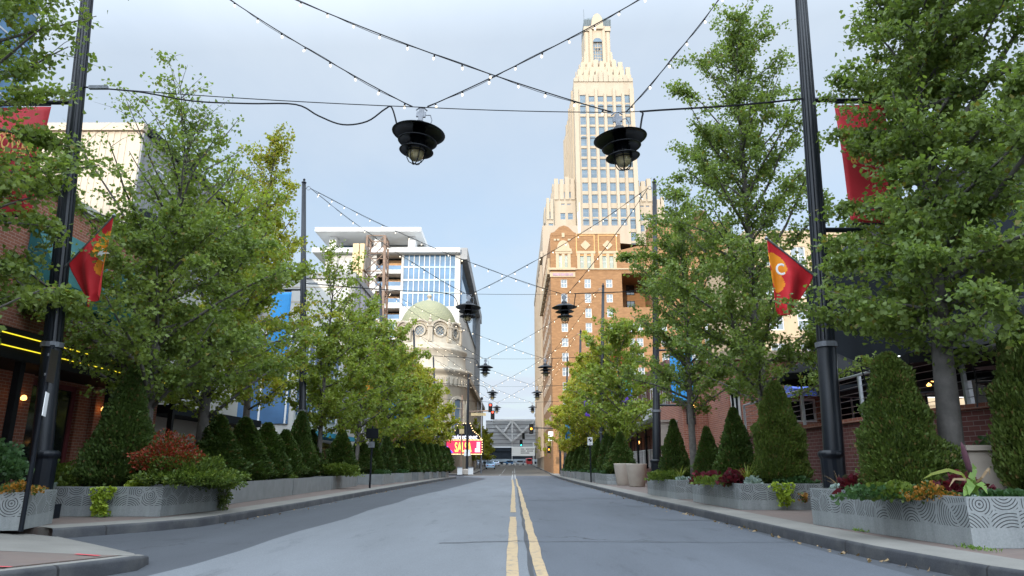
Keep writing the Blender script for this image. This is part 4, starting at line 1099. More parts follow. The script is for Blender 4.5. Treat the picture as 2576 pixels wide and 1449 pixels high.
# blue glazed building further left, seen between the trees
BG = thing('building', 'blue glazed storefront building seen between the left trees', 'building', (-14, 42, 0))
m = MB(); m.box((-24, 41.8, 0), (-13.3, 52, 9.6)); m.build('wall', M['offwhite'], BG)
m = MB(); m.box((-13.29, 42.2, 4.2), (-13.2, 51.5, 9.0)); m.box((-23.5, 41.7, 3.6), (-13.6, 41.79, 9.2)); gl_ = m.build('glazing', surf('bright_blue_panel', (.05, .115, .22), .35, .3, .5), BG)
m = MB()
for i in range(8): m.box((-13.19, 42.2 + i * 1.3, 4.2), (-13.12, 42.3 + i * 1.3, 9.0))
for i in range(7): m.box((-23.4 + i * 1.6, 41.62, 3.6), (-23.3 + i * 1.6, 41.69, 9.2))
m.build('glazing_bars', M['white'], gl_)
m = MB(); m.box((-13.19, 42, 2.9), (-11.8, 52, 3.2)); m.build('awning', surf('turquoise_canvas', (.02, .24, .36), .7, .15, 2), BG)
m = MB(); m.box((-13.29, 42.5, .3), (-13.2, 51.5, 2.7)); m.build('shopfront', M['glassd'], BG)

# cream metal hall
HB = thing('building', 'tall cream ribbed metal hall with grey street side behind the left trees', 'building', (-24, 33, 0))
hz = at(340, 317, 33).z; hx = at(348, 400, 33).x
m = MB(); m.box((-46, 33, 0), (hx, 52, hz - .02), 0); 
for i in range(75): m.box((-45.8 + i * .34, 32.978, 6), (-45.68 + i * .34, 32.998, hz - .3), 0)
m.box((-46.2, 32.85, hz - .3), (hx + .12, 33.3, hz + .12), 1)
m.build('front_wall', [M['metalcream'], M['metalcream']], HB)
m = MB(); m.box((hx + .003, 33.02, 0), (hx + .1, 52, hz - .4))
for i in range(30): m.box((hx + .101, 33.3 + i * .62, 5), (hx + .15, 33.42 + i * .62, hz - .5))
m.build('side_wall', M['metalgrey'], HB)
m = MB(); m.box((hx + .152, 33.5, hz - 5.2), (hx + .5, 51.5, hz - 4.5)); m.box((hx - .2, 33.3, hz - .39), (hx + .25, 52, hz + .1)); m.build('side_gutter', M['dkmetal'], HB)
for i in range(4): inst('skylight', winmesh(1.6, .5, 'white', 'glassp', (0, 0), .08), HB, Vector((hx + .16, 34.5 + i * 4, hz - 2.2)) - wloc(HB), R(90))

# stucco shop next to the bar
ST = thing('building', 'pale stucco shop with tall window beyond the brick bar on the left', 'building', (-13, 26, 0))
sx = -13.2
m = MB(); m.holes((-20, 24, 0), (1, 0, 0), -sx * -1 + 20, 7.9, [(3.8, 3.6, 5.4, 7.0)], .2); m.quad([(sx, 24, 0), (sx, 33, 0), (sx, 33, 7.9), (sx, 24, 7.9)]); m.quad([(-20, 24, 7.9), (sx, 24, 7.9), (sx, 33, 7.9), (-20, 33, 7.9)])
m.build('wall', M['offwhite'], ST)
put_window(ST, (-16.2, 24.1, 3.6), 1.6, 3.4, 0, 'white', 'glasst', (1, 2))
for i in range(3): inst('window', winmesh(1.5, 2.8, 'white', 'glasst', (1, 2), .07), ST, Vector((sx + .03, 25.3 + i * 2.6, 4.)) - wloc(ST), R(90))
m = MB(); m.box((sx + .01, 24.1, 2.9), (sx + 1.2, 33, 3.2)); m.build('awning', M['dkmetal'], ST)

# ------------------------------------------------------------------ brick bar with neon canopy (left foreground)
BA = thing('bar_building', 'red brick bar with teal awnings, maroon windows and a neon edged canopy', 'bar', (-13, 14, 0))
bxx = -12.4; nz = atX(0, 836, -11.0).z
m = MB()
zt_ = 8.2
wy = [(11.0, .6, 13.2, 3.3), (14.6, .6, 16.4, 3.3), (17.4, .6, 19.6, 3.3), (20.8, .6, 23, 3.3)]
up = [(5.5, 5.1, 8.2, 7.2), (12.0, 5.1, 14.2, 7.2), (16.8, 5.1, 19.2, 7.2), (20.6, 5.1, 22.8, 7.2)]
m.holes((bxx, 2, 0), (0, 1, 0), 22, zt_, [(a - 2, b, c - 2, d) for a, b, c, d in wy + up], .25)
m.box((bxx - .4, 1.9, zt_), (bxx + .12, 24.2, zt_ + .2), 1); m.quad([(bxx - 10, 2, zt_), (bxx, 2, zt_), (bxx, 24, zt_), (bxx - 10, 24, zt_)]); m.quad([(bxx, 24, 0), (bxx - 10, 24, 0), (bxx - 10, 24, zt_), (bxx, 24, zt_)])
m.quad([(bxx - 10, 2, 0), (bxx, 2, 0), (bxx, 2, zt_), (bxx - 10, 2, zt_)])
for k in (10.2, 16.9, 20.2): m.box((bxx + .003, k, 0), (bxx + .14, k + .55, 3.4))
m.build('wall', [M['redbrick'], M['offwhite']], BA)
for a, b, c, d in wy:
    o = inst('window', winmesh(c - a, d - b, 'maroon', 'glassd', (1, 0), .14), BA, Vector((bxx - .1, a, b)) - wloc(BA), R(90))
    t = MB(); t.box((bxx - .16, a + .1, 2.25), (bxx - .02, c - .1, 2.4)); t.build('transom', M['maroon'], o)
for a, b, c, d in up:
    inst('window', winmesh(c - a, d - b, 'white', 'glassd', (1, 1), .08), BA, Vector((bxx - .12, a, b)) - wloc(BA), R(90))
for a, b, c, d in up:      # teal awnings: sloping, with a valance
    m = MB(); y0, y1 = a - .25, c + .25
    m.quad([(bxx + .02, y0, 7.35), (bxx + 1.0, y0, 5.6), (bxx + 1.0, y1, 5.6), (bxx + .02, y1, 7.35)]); m.quad([(bxx + 1.0, y0, 5.6), (bxx + 1.0, y0, 5.15), (bxx + 1.0, y1, 5.15), (bxx + 1.0, y1, 5.6)])
    m.quad([(bxx + .02, y0, 7.35), (bxx + .02, y0, 5.15), (bxx + 1.0, y0, 5.15), (bxx + 1.0, y0, 5.6)]); m.quad([(bxx + .02, y1, 7.35), (bxx + 1.0, y1, 5.6), (bxx + 1.0, y1, 5.15), (bxx + .02, y1, 5.15)])
    m.build('awning', M['teal'], BA)
CP = MB(); CP.box((bxx + .02, 3, nz - .5), (-11.0, 24, nz + .18)); cpo = CP.build('canopy', M['blackm'], BA)
m = MB(); m.box((-10.998, 3, nz + .02), (-10.97, 24, nz + .04)); m.box((-10.998, 3, nz - .25), (-10.97, 24, nz - .23)); m.build('neon_tube', M['neon'], cpo)
for i in range(6):
    m = MB(); y = 4.5 + i * 3.6
    m.box((-11.25, y, 0.15), (-11.1, y + .15, nz - .5)); m.build('canopy_post', M['blackm'], BA)
for i, y in enumerate((10.6, 13.9, 17.0, 20.4)):
    m = MB(); m.lathe([(0, -.07), (.06, -.05), (.07, .0), (.04, .06), (0, .07)], (bxx + .28, y, 2.75), 10); lm = m.build('wall_lamp', M['warm'], BA)

# far glass tower, top left
GT = thing('glass_tower', 'blue glass office tower in the top left corner', 'office tower', (-75, 84, 0))
gx = at(92, 60, 110).x
m = MB(); m.box((gx - 24, 90, 0), (gx, 110, 92)); m.build('glass_wall', M['glassb'], GT)
m = MB()
for i in range(24): m.box((gx - 24, 89.9, 4 + i * 3.7), (gx + .1, 89.995, 4.35 + i * 3.7)); m.box((gx + .003, 90, 4 + i * 3.7), (gx + .1, 110, 4.35 + i * 3.7))
for i in range(13): m.box((gx - 24 + i * 2, 89.85, 1), (gx - 23.9 + i * 2, 89.893, 92))
m.build('mullions', M['steel'], GT)

# ------------------------------------------------------------------ right side buildings
# two storey restaurant row with canopy and balcony
RR = thing('restaurant_building', 'two storey brick restaurant with dark canopy and white balcony railing', 'restaurant', (12, 45, 0))
rx = 9.6; cx0, cyn, cz_ = 8.1, 40.5, at(1638, 1056, 40.5).z
m = MB(); m.box((rx, 42, 0), (24, 74, cz_ + 3.4)); m.box((rx + .004 - .3, 41.7, cz_ + 3.41), (24.2, 74.2, cz_ + 3.7)); m.box((8.3, 41.2, .16), (rx - .01, 74, 1.0)); m.build('wall', M['dkbrick'], RR)
m = MB(); m.box((cx0, cyn, cz_ - .12), (rx + 3, 74, cz_ + .12)); m.build('canopy', M['metalgrey'], RR)
for i in range(12): m = MB(); m.box((cx0 + .12, cyn + .3 + i * 2.9, 1.), (cx0 + .24, cyn + .42 + i * 2.9, cz_ - .12)); m.build('canopy_post', M['blackm'], RR)
def railing(name, parent, pts, h=1.0, step=.14, mat='white', post=1.6):
    m = MB()
    for a, b in zip(pts[:-1], pts[1:]):
        a = Vector(a); b = Vector(b); L = (b - a).length; zv = Vector((0, 0, h))
        m.bar(a + zv, b + zv, .03); m.bar(a + zv * .12, b + zv * .12, .02)
        n = max(1, int(L / step))
        for i in range(n + 1): p = a + (b - a) * i / n; m.bar(p + zv * .12, p + zv, .011, n=3)
        n = max(1, int(L / post))
        for i in range(n + 1): p = a + (b - a) * i / n; m.bar(p, p + zv * 1.03, .032)
    return m.build(name, M[mat], parent)
railing('balcony_railing', RR, [(rx + 3, cyn + .5, cz_ + .14), (cx0 + .9, cyn + .5, cz_ + .14), (cx0 + .9, 73.5, cz_ + .14)], 1.1, .16)
railing('patio_railing', RR, [(rx, 41.3, 1.0), (8.35, 41.3, 1.0), (8.35, 49, 1.0)], 1.1, .2); railing('patio_railing', RR, [(8.35, 51, 1.0), (8.35, 73, 1.0)], 1.1, .2)
for i in range(8):
    m = MB(); m.lathe([(0, -.1), (.07, -.07), (.09, 0), (.06, .08), (0, .1)], (8.7 + (i % 2) * .5, 42.5 + i * 3.1, 2.75), 10); m.build('pendant_lamp', M['warm'], RR)
for i in range(9):
    inst('window', winmesh(2.2, 2.0, 'blackm', 'glassd', (1, 0), .08), RR, Vector((rx - .03, 45 + i * 3.2, 1.2)) - wloc(RR), R(-90)); inst('window', winmesh(1.6, 2.0, 'white', 'glassp', (1, 1), .08), RR, Vector((rx - .03, 45 + i * 3.2, cz_ + .6)) - wloc(RR), R(-90))

# white panel wall + brick pier between the terraces
WP = thing('wall', 'pale blue white panel standing on a concrete garden wall with brick pier', 'wall', (10, 33, 0))
ym = 31.
a_, b_ = at(1662, 1128, ym), at(1772, 1062, ym)
m = MB(); m.box((a_.x, ym, .16), (b_.x - .4, ym + .4, b_.z)); m.box((a_.x - .1, ym - .06, b_.z), (b_.x + .02, ym + .46, b_.z + .1)); m.build('concrete_wall', M['pot'], WP)
m = MB(); m.box((b_.x - .39, ym - .06, .16), (b_.x + .25, ym + .5, b_.z - .01)); m.build('brick_pier', M['redbrick'], WP)
a2, b2 = at(1700, 1060, ym + 1.5), at(1752, 985, ym + 1.5)
m = MB(); m.box((a2.x, ym + 1.5, .2), (b2.x, ym + 1.8, b2.z)); m.build('white_panel', surf('pale_blue_panel', (.56, .64, .74), .5, .05, 1), WP)

# brick shop with the blue awnings, facing the camera
DW = 27.
BL = thing('shop_building', 'red brick shop with blue awnings and a purple sign behind the terrace', 'shop', (14, DW, 0))
X = lambda x, y=980: at(x, y, DW).x
Z = lambda y, x=2080: at(x, y, DW).z
wx0, wx1 = X(1830), X(2330); ztp = Z(905)
openings = [(X(1978), Z(1062), X(2050), Z(1003)), (X(2094), Z(1062), X(2192), Z(995)), (X(1835), Z(1060), X(1862), Z(985))]
m = MB(); m.holes((wx0, DW, 0), (1, 0, 0), wx1 - wx0, ztp, [(a - wx0, b, c - wx0, d) for a, b, c, d in openings], .3); m.quad([(wx0, DW + 9, 0), (wx0, DW, 0), (wx0, DW, ztp), (wx0, DW + 9, ztp)]); m.quad([(wx0, DW, ztp), (wx1, DW, ztp), (wx1, DW + 9, ztp), (wx0, DW + 9, ztp)])
m.build('wall', M['redbrick'], BL)
m = MB(); m.box((wx0 - .1, DW - .15, ztp), (wx1, DW + .4, ztp + .35)); m.build('coping', M['stone'], BL)
for a, b, c, d in openings: put_window(BL, (a, DW + .12, b), c - a, d - b, 0, 'white', 'glassd', (1, 0), .08)
def awn(x0, x1, y0, y1, yv):
    m = MB(); xa, xb = X(x0, y1), X(x1, y1); zt, zm, zb = Z(y0), Z(y1), Z(yv); d = 1.1
    m.quad([(xa, DW - d, zm), (xb, DW - d, zm), (xb - .15, DW - .01, zt), (xa + .15, DW - .01, zt)], 0); m.quad([(xa, DW - d, zb), (xb, DW - d, zb), (xb, DW - d, zm), (xa, DW - d, zm)], 1)
    m.quad([(xb, DW - d, zb), (xb, DW - .01, zb), (xb - .15, DW - .01, zt), (xb, DW - d, zm)], 0); m.quad([(xa, DW - .01, zb), (xa, DW - d, zb), (xa, DW - d, zm), (xa + .15, DW - .01, zt)], 0)
    return m.build('awning', [M['blueawn'], surf('blue_valance', (.05, .085, .32), .7, .1, 3)], BL)
awn(1968, 2072, 957, 985, 1003); aw = awn(2086, 2205, 952, 979, 999)
text('awning_lettering', 'LISON', M['whitep'], aw, (X(2137, 990), DW - 1.115, Z(993.5)), Vector((1, 0, 0)), 1.15, height=.24)
m = MB(); m.box((X(2105), DW - .25, Z(947)), (X(2172), DW - .005, Z(922)), 0); sgn = m.build('sign_board', M['purple'], BL)
m = MB(); m.lathe([(0, -.1), (.08, -.07), (.1, 0), (.07, .09), (0, .1)], (X(1789, 1011), DW + 2.5, Z(1011) + .1), 10); 
m.build('wall_lamp', M['warm'], BL)
m = MB(); m.box((X(1760), DW + 3, 0), (wx0 - .02, DW + 9, Z(985))); m.build('side_wing', M['redbrick'], BL)
m = MB(); m.box((X(1772, 1010), DW + 2.9, Z(1056)), (X(1796, 1010), DW + 2.99, Z(1000))); m.build('side_door', M['glassd'], BL)

# cream apartment house behind the right hand trees
CR = thing('building', 'cream apartment house with white windows seen through the right trees', 'building', (30, 62, 0))
D = 62.; c0, c1 = at(1886, 700, D).x, at(2330, 700, D).x; ct = at(1900, 592, D).z
rects = []; 
for i in range(8):
    for j in range(6): rects.append((1.4 + i * 2.7, 4 + j * 3.1, 2.8 + i * 2.7, 5.9 + j * 3.1))
m = MB(); m.holes((c0, D, 0), (1, 0, 0), c1 - c0, ct, [r for r in rects if r[3] < ct - .3], .2); m.quad([(c0, D + 14, 0), (c0, D, 0), (c0, D, ct), (c0, D + 14, ct)]); m.box((c0 - .2, D - .2, ct), (c1, D + 14, ct + .4))
for j in range(6): m.box((c0, D - .12, 3.3 + j * 3.1), (c1, D - .003, 3.55 + j * 3.1))
m.build('wall', M['stone'], CR)
for r in rects:
    if r[3] < ct - .3: put_window(CR, (c0 + r[0], D + .08, r[1]), r[2] - r[0], r[3] - r[1], 0, 'white', 'glassp', (1, 1), .08)
railing('balcony', CR, [(c0 + 2, D - 1, 9.2), (c0 + 14, D - 1, 9.2)], 1.0, .2)

# dark clad restaurant at the right edge with glass front
DR = 14.6
DKR = thing('restaurant_building', 'charcoal gabled restaurant with glass front at the right edge', 'restaurant', (13, DR, 0))
X = lambda x, y=980, D=DR: at(x, y, D).x
Z = lambda y, x=2400, D=DR: at(x, y, D).z
fz = Z(1046)         # terrace floor
m = MB(); zf = Z(872)
gx0 = X(2378, 420) + 1.3; m.prism([(gx0, zf), (26, zf), (26, 16.), (X(2576, 205) + 1.3, Z(205, 2576)), (gx0, Z(435, 2390))], DR + 1, DR + 11)
m.build('upper_wall', M['dkmetal'], DKR)
m = MB(); m.box((gx0 + .4, DR + 3.2, fz), (26, DR + 3.3, zf)); gf = m.build('glass_front', M['glassd'], DKR)
m = MB()
for i in range(9): m.box((gx0 + .4 + i * 1.5, DR + 3.05, fz), (gx0 + .5 + i * 1.5, DR + 3.19, zf))
m.box((gx0 + .4, DR + 3.0, fz + 2.1), (26, DR + 3.18, fz + 2.2)); m.build('glazing_frame', M['steel'], gf)
for i in range(3):
    m = MB(); m.lathe([(0, -.05), (.05, -.03), (.06, 0), (0, .06)], (X(2543 - i * 12, 920 + i * 12), DR + 2.6, Z(905 + i * 14)), 8); m.build('ceiling_lamp', M['warm'], DKR)
m = MB(); m.box((X(2315, 873), DR + 1.2, zf - .08), (X(2370, 873), DR + 1.5, zf - .01)); m.build('strip_light', emis('cool_strip', (.8, .9, 1.), 3.), DKR)
# terrace block with brick retaining wall
TR = thing('terrace', 'raised brick terrace with steel cable railing beside the right planters', 'terrace', (10, 15, 0))
m = MB()
m.slab([(8.9, 11.4), (30, 11.4), (30, 26), (8.3, 26), (8.3, 15)], 0, fz); m.build('retaining_wall', M['dkbrick'], TR)
m = MB(); m.slab([(8.8, 11.3), (30, 11.3), (30, 11.7), (9.1, 11.7), (8.7, 15.05), (8.7, 26), (8.2, 26), (8.2, 15)], fz + .002, fz + .1); m.build('coping', M['redbrick'], TR)
def cable_rail(pts, parent):
    m = MB()
    for a, b in zip(pts[:-1], pts[1:]):
        a = Vector(a); b = Vector(b); L = (b - a).length; h = 1.05; zv = Vector((0, 0, h))
        m.tube([a + zv, b + zv], .035, 6)
        for q in (.15, .3, .45, .6, .75, .88): m.bar(a + zv * q, b + zv * q, .008, n=3)
        n = max(1, int(L / 1.5))
        for i in range(n + 1): p = a + (b - a) * i / n; m.obox((p.x, p.y), Vector((1, 0, 0)), Vector((0, 1, 0)), .035, .035, p.z, p.z + h)
    return m.build('cable_railing', M['steel'], parent)
cable_rail([(29, 11.5, fz + .1), (9.0, 11.5, fz + .1), (8.5, 15.1, fz + .1), (8.5, 25.5, fz + .1)], TR)
# garden block (pale) behind the big ginkgo
GB = MB(); a_, b_ = at(2440, 1195, 10.8), at(2535, 1120, 10.8); GB.box((a_.x, 10.75, .16), (b_.x, 11.3, b_.z - .08)); 
o = thing('block_planter', 'pale concrete block planter behind the big right ginkgo trunk', 'planter', (a_.x, 10.8, .16)); GB.build('box', M['pot'], o)
m = MB(); m.box((a_.x - .05, 10.7, b_.z - .079), (b_.x + .05, 11.35, b_.z)); m.build('rim', M['pot'], o)

def umbrella(x, y, z0, zr_, r, name_label, cat='patio umbrella'):
    u = thing('patio_umbrella', name_label, cat, (x, y, z0), 'black umbrellas on the terrace')
    m = MB(); m.tube([(x, y, z0), (x, y, zr_ + .75)], .035, 8); m.lathe([(.32, 0), (.32, .08), (.06, .12)], (x, y, z0), 16); m.build('pole', M['steel'], u)
    m = MB(); n = 8; top = (x, y, zr_ + .8)
    for i in range(n):
        a, b = 2 * math.pi * (i + .3) / n, 2 * math.pi * (i + 1.3) / n
        pa, pb = (x + r * math.cos(a), y + r * math.sin(a), zr_), (x + r * math.cos(b), y + r * math.sin(b), zr_); pm = ((pa[0] + pb[0]) / 2, (pa[1] + pb[1]) / 2, zr_ - .03)
        m.quad([pa, pm, top]); m.quad([pm, pb, top]); m.quad([(pa[0], pa[1], zr_ - .2), (pb[0], pb[1], zr_ - .2), pb, pm, pa])
    c = m.build('canopy', M['blackm'], u)
    m = MB()
    for i in range(n): a = 2 * math.pi * (i + .3) / n; m.bar((x + r * .97 * math.cos(a), y + r * .97 * math.sin(a), zr_ + .0), (x, y, zr_ + .7), .012, n=3)
    m.build('ribs', M['blackm'], c)
umbrella(9.6, 13.2, fz, Z(886, 2250, 12.6), 2.3, 'large black umbrella over the terrace beside the big ginkgo')
umbrella(8.95, 19.6, fz, at(2030, 925, 18.2).z, 1.35, 'smaller black umbrella in front of the brick shop')
umbrella(12.3, 12.9, fz, Z(900, 2500, 12.6) + .2, 1.9, 'black umbrella at the right edge of the terrace')
def chair(x, y, z, rz, lab):
    c = thing('patio_chair', lab, 'chair', (x, y, z), 'metal chairs on the terrace'); c.rotation_euler.z = rz
    c.location = (0, 0, 0)
    m = MB(); m.box((-.22, -.22, .42), (.22, .22, .45)); m.build('seat', M['black'], c)
    m = MB(); m.tube([(-.2, .2, .45), (-.2, .27, .9), (.2, .27, .9), (.2, .2, .45)], .014, 5)
    for k in range(4): m.bar((-.18, .21 + k * .017, .52 + k * .1), (.18, .21 + k * .017, .52 + k * .1), .012)
    m.build('backrest', M['black'], c)
    for sx_ in (-1, 1):
        for sy_ in (-1, 1): m = MB(); m.bar((sx_ * .2, sy_ * .2, .42), (sx_ * .24, sy_ * .25, 0), .014); m.build('leg', M['black'], c)
    c.location = (x, y, z)
chair(at(2430, 1000, 12.4).x + .55, 12.4, fz, 2.2, 'black metal chair behind the railing right of the ginkgo trunk')
chair(at(2260, 1000, 13).x, 13.5, fz, .6, 'black metal chair behind the tall evergreen on the terrace')
chair(9.6, 17.5, fz, -1.2, 'black metal chair in front of the blue awning')
def ptable(x, y, z, lab):
    c = thing('patio_table', lab, 'table', (x, y, z), 'tables on the terrace')
    m = MB(); m.lathe([(0, .72), (.38, .72), (.38, .75), (0, .75)], (x, y, z), 18); m.build('tabletop', M['black'], c)
    m = MB(); m.tube([(x, y, z), (x, y, z + .72)], .03, 8); m.lathe([(.25, 0), (.22, .03), (.03, .05)], (x, y, z), 12); m.build('leg', M['black'], c)
ptable(at(2500, 1000, 12.4).x + .2, 12.4, fz, 'black round table behind the railing at the right edge'); ptable(10.3, 17.2, fz, 'black round table in front of the brick shop')

# ------------------------------------------------------------------ end of the street
SBY = 235.
SK = thing('skybridge', 'grey covered bridge with white steel truss spanning the far end of the street', 'footbridge', (0, SBY, 0))
X = lambda x, y=1090: at(x, y, SBY).x
Z = lambda y: at(1290, y, SBY).z
m = MB(); m.box((X(1222), SBY + 1, Z(1122)), (X(1366), SBY + 7, Z(1058.5))); m.build('corridor', surf('ribbed_grey_cladding', (.46, .47, .48), .6, .15, .15), SK)
m = MB()
for i in range(7): z = Z(1116) + i * 1.25; m.box((X(1222), SBY + .9, z), (X(1366), SBY + .995, z + .2))
m.build('cladding_bands', M['metalgrey'], SK)
m = MB(); r_ = .24
m.bar((X(1240), SBY, Z(1057.5)), (X(1366), SBY, Z(1057.5)), .45)
P = lambda x, y: (X(x, y), SBY, Z(y))
for a, b in ((P(1246, 1071), P(1288.5, 1111)), (P(1288.5, 1111), P(1343, 1060)), (P(1267, 1087), P(1286, 1060)), (P(1291, 1060), P(1313, 1087)), (P(1288.5, 1060), P(1288.5, 1111))): m.bar(a, b, .36)
m.build('truss', M['white'], SK)
m = MB(); m.box((X(1288), SBY - .6, Z(1147)), (X(1345), SBY - .2, Z(1124))); scb = m.build('message_board', M['screen'], SK)
for i, wd in enumerate(('NOW SHOWING', 'LIVE MUSIC', 'TONIGHT')):
    m = MB()
    for j in range(len(wd)):
        if wd[j] != ' ': m.quad([(X(1310) + j * .42, SBY - .62, Z(1131 + i * 5)), (X(1310) + j * .42 + .28, SBY - .62, Z(1131 + i * 5)), (X(1310) + j * .42 + .28, SBY - .62, Z(1128.5 + i * 5)), (X(1310) + j * .42, SBY - .62, Z(1128.5 + i * 5))])
    m.build('message_line', M['dkmetal'], scb)
m = MB(); m.box((X(1287), SBY + .5, 1.5), (X(1289.5), SBY + 1, Z(1112))); m.box((X(1340), SBY + .5, 1.5), (X(1344), SBY + 1, Z(1112))); m.build('support', M['white'], SK)
EB = thing('building', 'dark parking building under and behind the far footbridge', 'building', (0, 262, 0))
m = MB(); m.box((-50, 275, 0), (50, 290, 7.0)); m.box((-50, 274.6, 7.01), (50, 290, 8.4)); m.build('wall', M['dkmetal'], EB)
m = MB(); m.box((-49, 274.9, 3.0), (49, 274.99, 4.0)); m.build('window_band', M['glassp'], EB)
# street buildings beyond the theatre
def rowhouse(lab, y0, y1, z, side, mat, xx, store=True):
    b = thing('building', lab, 'building', (xx, (y0 + y1) / 2, zr(y0)))
    m = MB(); xo = xx + side * 20
    m.box((min(xx, xo), y0, 0), (max(xx, xo), y1, z)); m.box((min(xx - side * .5, xo), y0 - .3, z + .01), (max(xx - side * .5, xo), y1 + .3, z + .8)); m.build('wall', M[mat], b)
    n = int((y1 - y0) / 3.4)
    for j in range(int((z - 4) / 3.6)):
        for i in range(n): inst('window', winmesh(1.5, 2.1, 'white', 'glasst', (0, 1), .09), b, Vector((xx - side * .03, y0 + 1 + i * 3.4 + (1.5 if side > 0 else 0), zr(y0) + 4.6 + j * 3.6)) - wloc(b), R(-90 if side > 0 else 90))
    m = MB(); m.box((xx - side * .02 - (.05 if side > 0 else 0), y0 + .5, zr(y0) + .3), (xx - side * .02 + (0 if side > 0 else .05), y1 - .5, zr(y0) + 3.3)); m.build('shopfront', M['glassd'], b)
rowhouse('grey three storey street building just beyond the theatre wing', 146, 172, 14.5, -1, 'metalgrey', -7.6)
rowhouse('low pale street building before the footbridge on the left', 174, 225, 9.5, -1, 'offwhite', -7.8)
rowhouse('beige street building before the footbridge on the right', 180, 228, 17, 1, 'beige', 7.4)
def car(x, y, rz, color, lab, van=False):
    c = thing('parked_car', lab, 'car', (0, 0, 0), 'cars at the far end of the street')
    L, Wd = 4.4, .88
    hp = [(-2.2, .35), (-2.15, .75), (-1.2, .92), (-.75, 1.42), (.8, 1.45), (1.55, .98), (2.15, .85), (2.2, .35)] if not van else [(-2.2, .35), (-2.2, 2.0), (-2.0, 2.15), (1.4, 2.15), (1.9, 1.3), (2.2, 1.1), (2.2, .35)]
    m = MB(); m.prism(hp, -Wd, Wd); m.v = [(v[1], v[0], v[2]) for v in m.v]; m.f = [f[::-1] for f in m.f]
    b = m.build('body', color, c); bevel(b, .08)
    m = MB(); z0, z1 = (.98, 1.38) if not van else (1.3, 1.95)
    for s in (-1, 1): m.box((s * (Wd + .004) - .005, -.95, z0), (s * (Wd + .004) + .005, .85, z1 - .02))
    m.box((-Wd * .8, -2.21 if van else -1.02, z0), (Wd * .8, -2.2 if van else -.98, z1)); m.build('windows', M['glassd'], c)
    for sx_ in (-1, 1):
        for sy_ in (-1.35, 1.35):
            wmb = MB(); wmb.tube([(sx_ * .76, sy_, .33), (sx_ * .93, sy_, .33)], .33, 14); wh_ = wmb.build('wheel', M['blackm'], c); r_ = MB(); r_.tube([(sx_ * .9, sy_, .33), (sx_ * .94, sy_, .33)], .19, 10); r_.build('rim', M['steel'], wh_)
    for s in (-1, 1): m = MB(); m.box((s * .62 - .15, -2.24, .72), (s * .62 + .15, -2.2, .86)); m.build('tail_light', M['redd'], c)
    c.location = (x, y, zr(y) + .02); c.rotation_euler.z = rz
carblue = surf('car_blue', (.08, .19, .36), .25, .05, 1, metal=.4); carsil = surf('car_silver', (.36, .42, .5), .3, .05, 1, metal=.4); carred = surf('van_red', (.5, .03, .03), .4, .05, 1)
car(-1.2, 232, R(86), carblue, 'blue car parked crosswise at the far street end, leftmost'); car(2.0, 229, R(93), carsil, 'silver blue car parked crosswise beside the red van'); car(4.9, 228, R(4), carred, 'small red van at the far street end', True)
car(-6.0 + .9, 205, 0, carsil, 'silver car parked along the far left kerb'); car(-4.9, 150, 0, surf('car_pale_blue', (.25, .38, .52), .3, .05, 1, metal=.3), 'pale blue car parked at the left kerb beyond the theatre')
for i in range(7):
    o = thing('barrier_pot', 'small white pot in the row across the far street end', 'pot', (-6.2 + i * 1.65, 218, zr(218)), 'white pots across the far street end')
    m = MB(); m.lathe([(.0, 0), (.32, 0), (.45, .7), (.36, .7), (.3, .5)], (-6.2 + i * 1.65, 218, zr(218) + .02), 12); m.build('pot', M['white'], o, True)

# office block behind the camera that keeps the street in shade
OB = thing('office_block', 'plain stone office block across the street behind the viewpoint', 'office block', (0, -135, 0))
m = MB(); m.box((-170, -150, 0), (110, -120, 55.)); m.build('wall', M['beige'], OB)

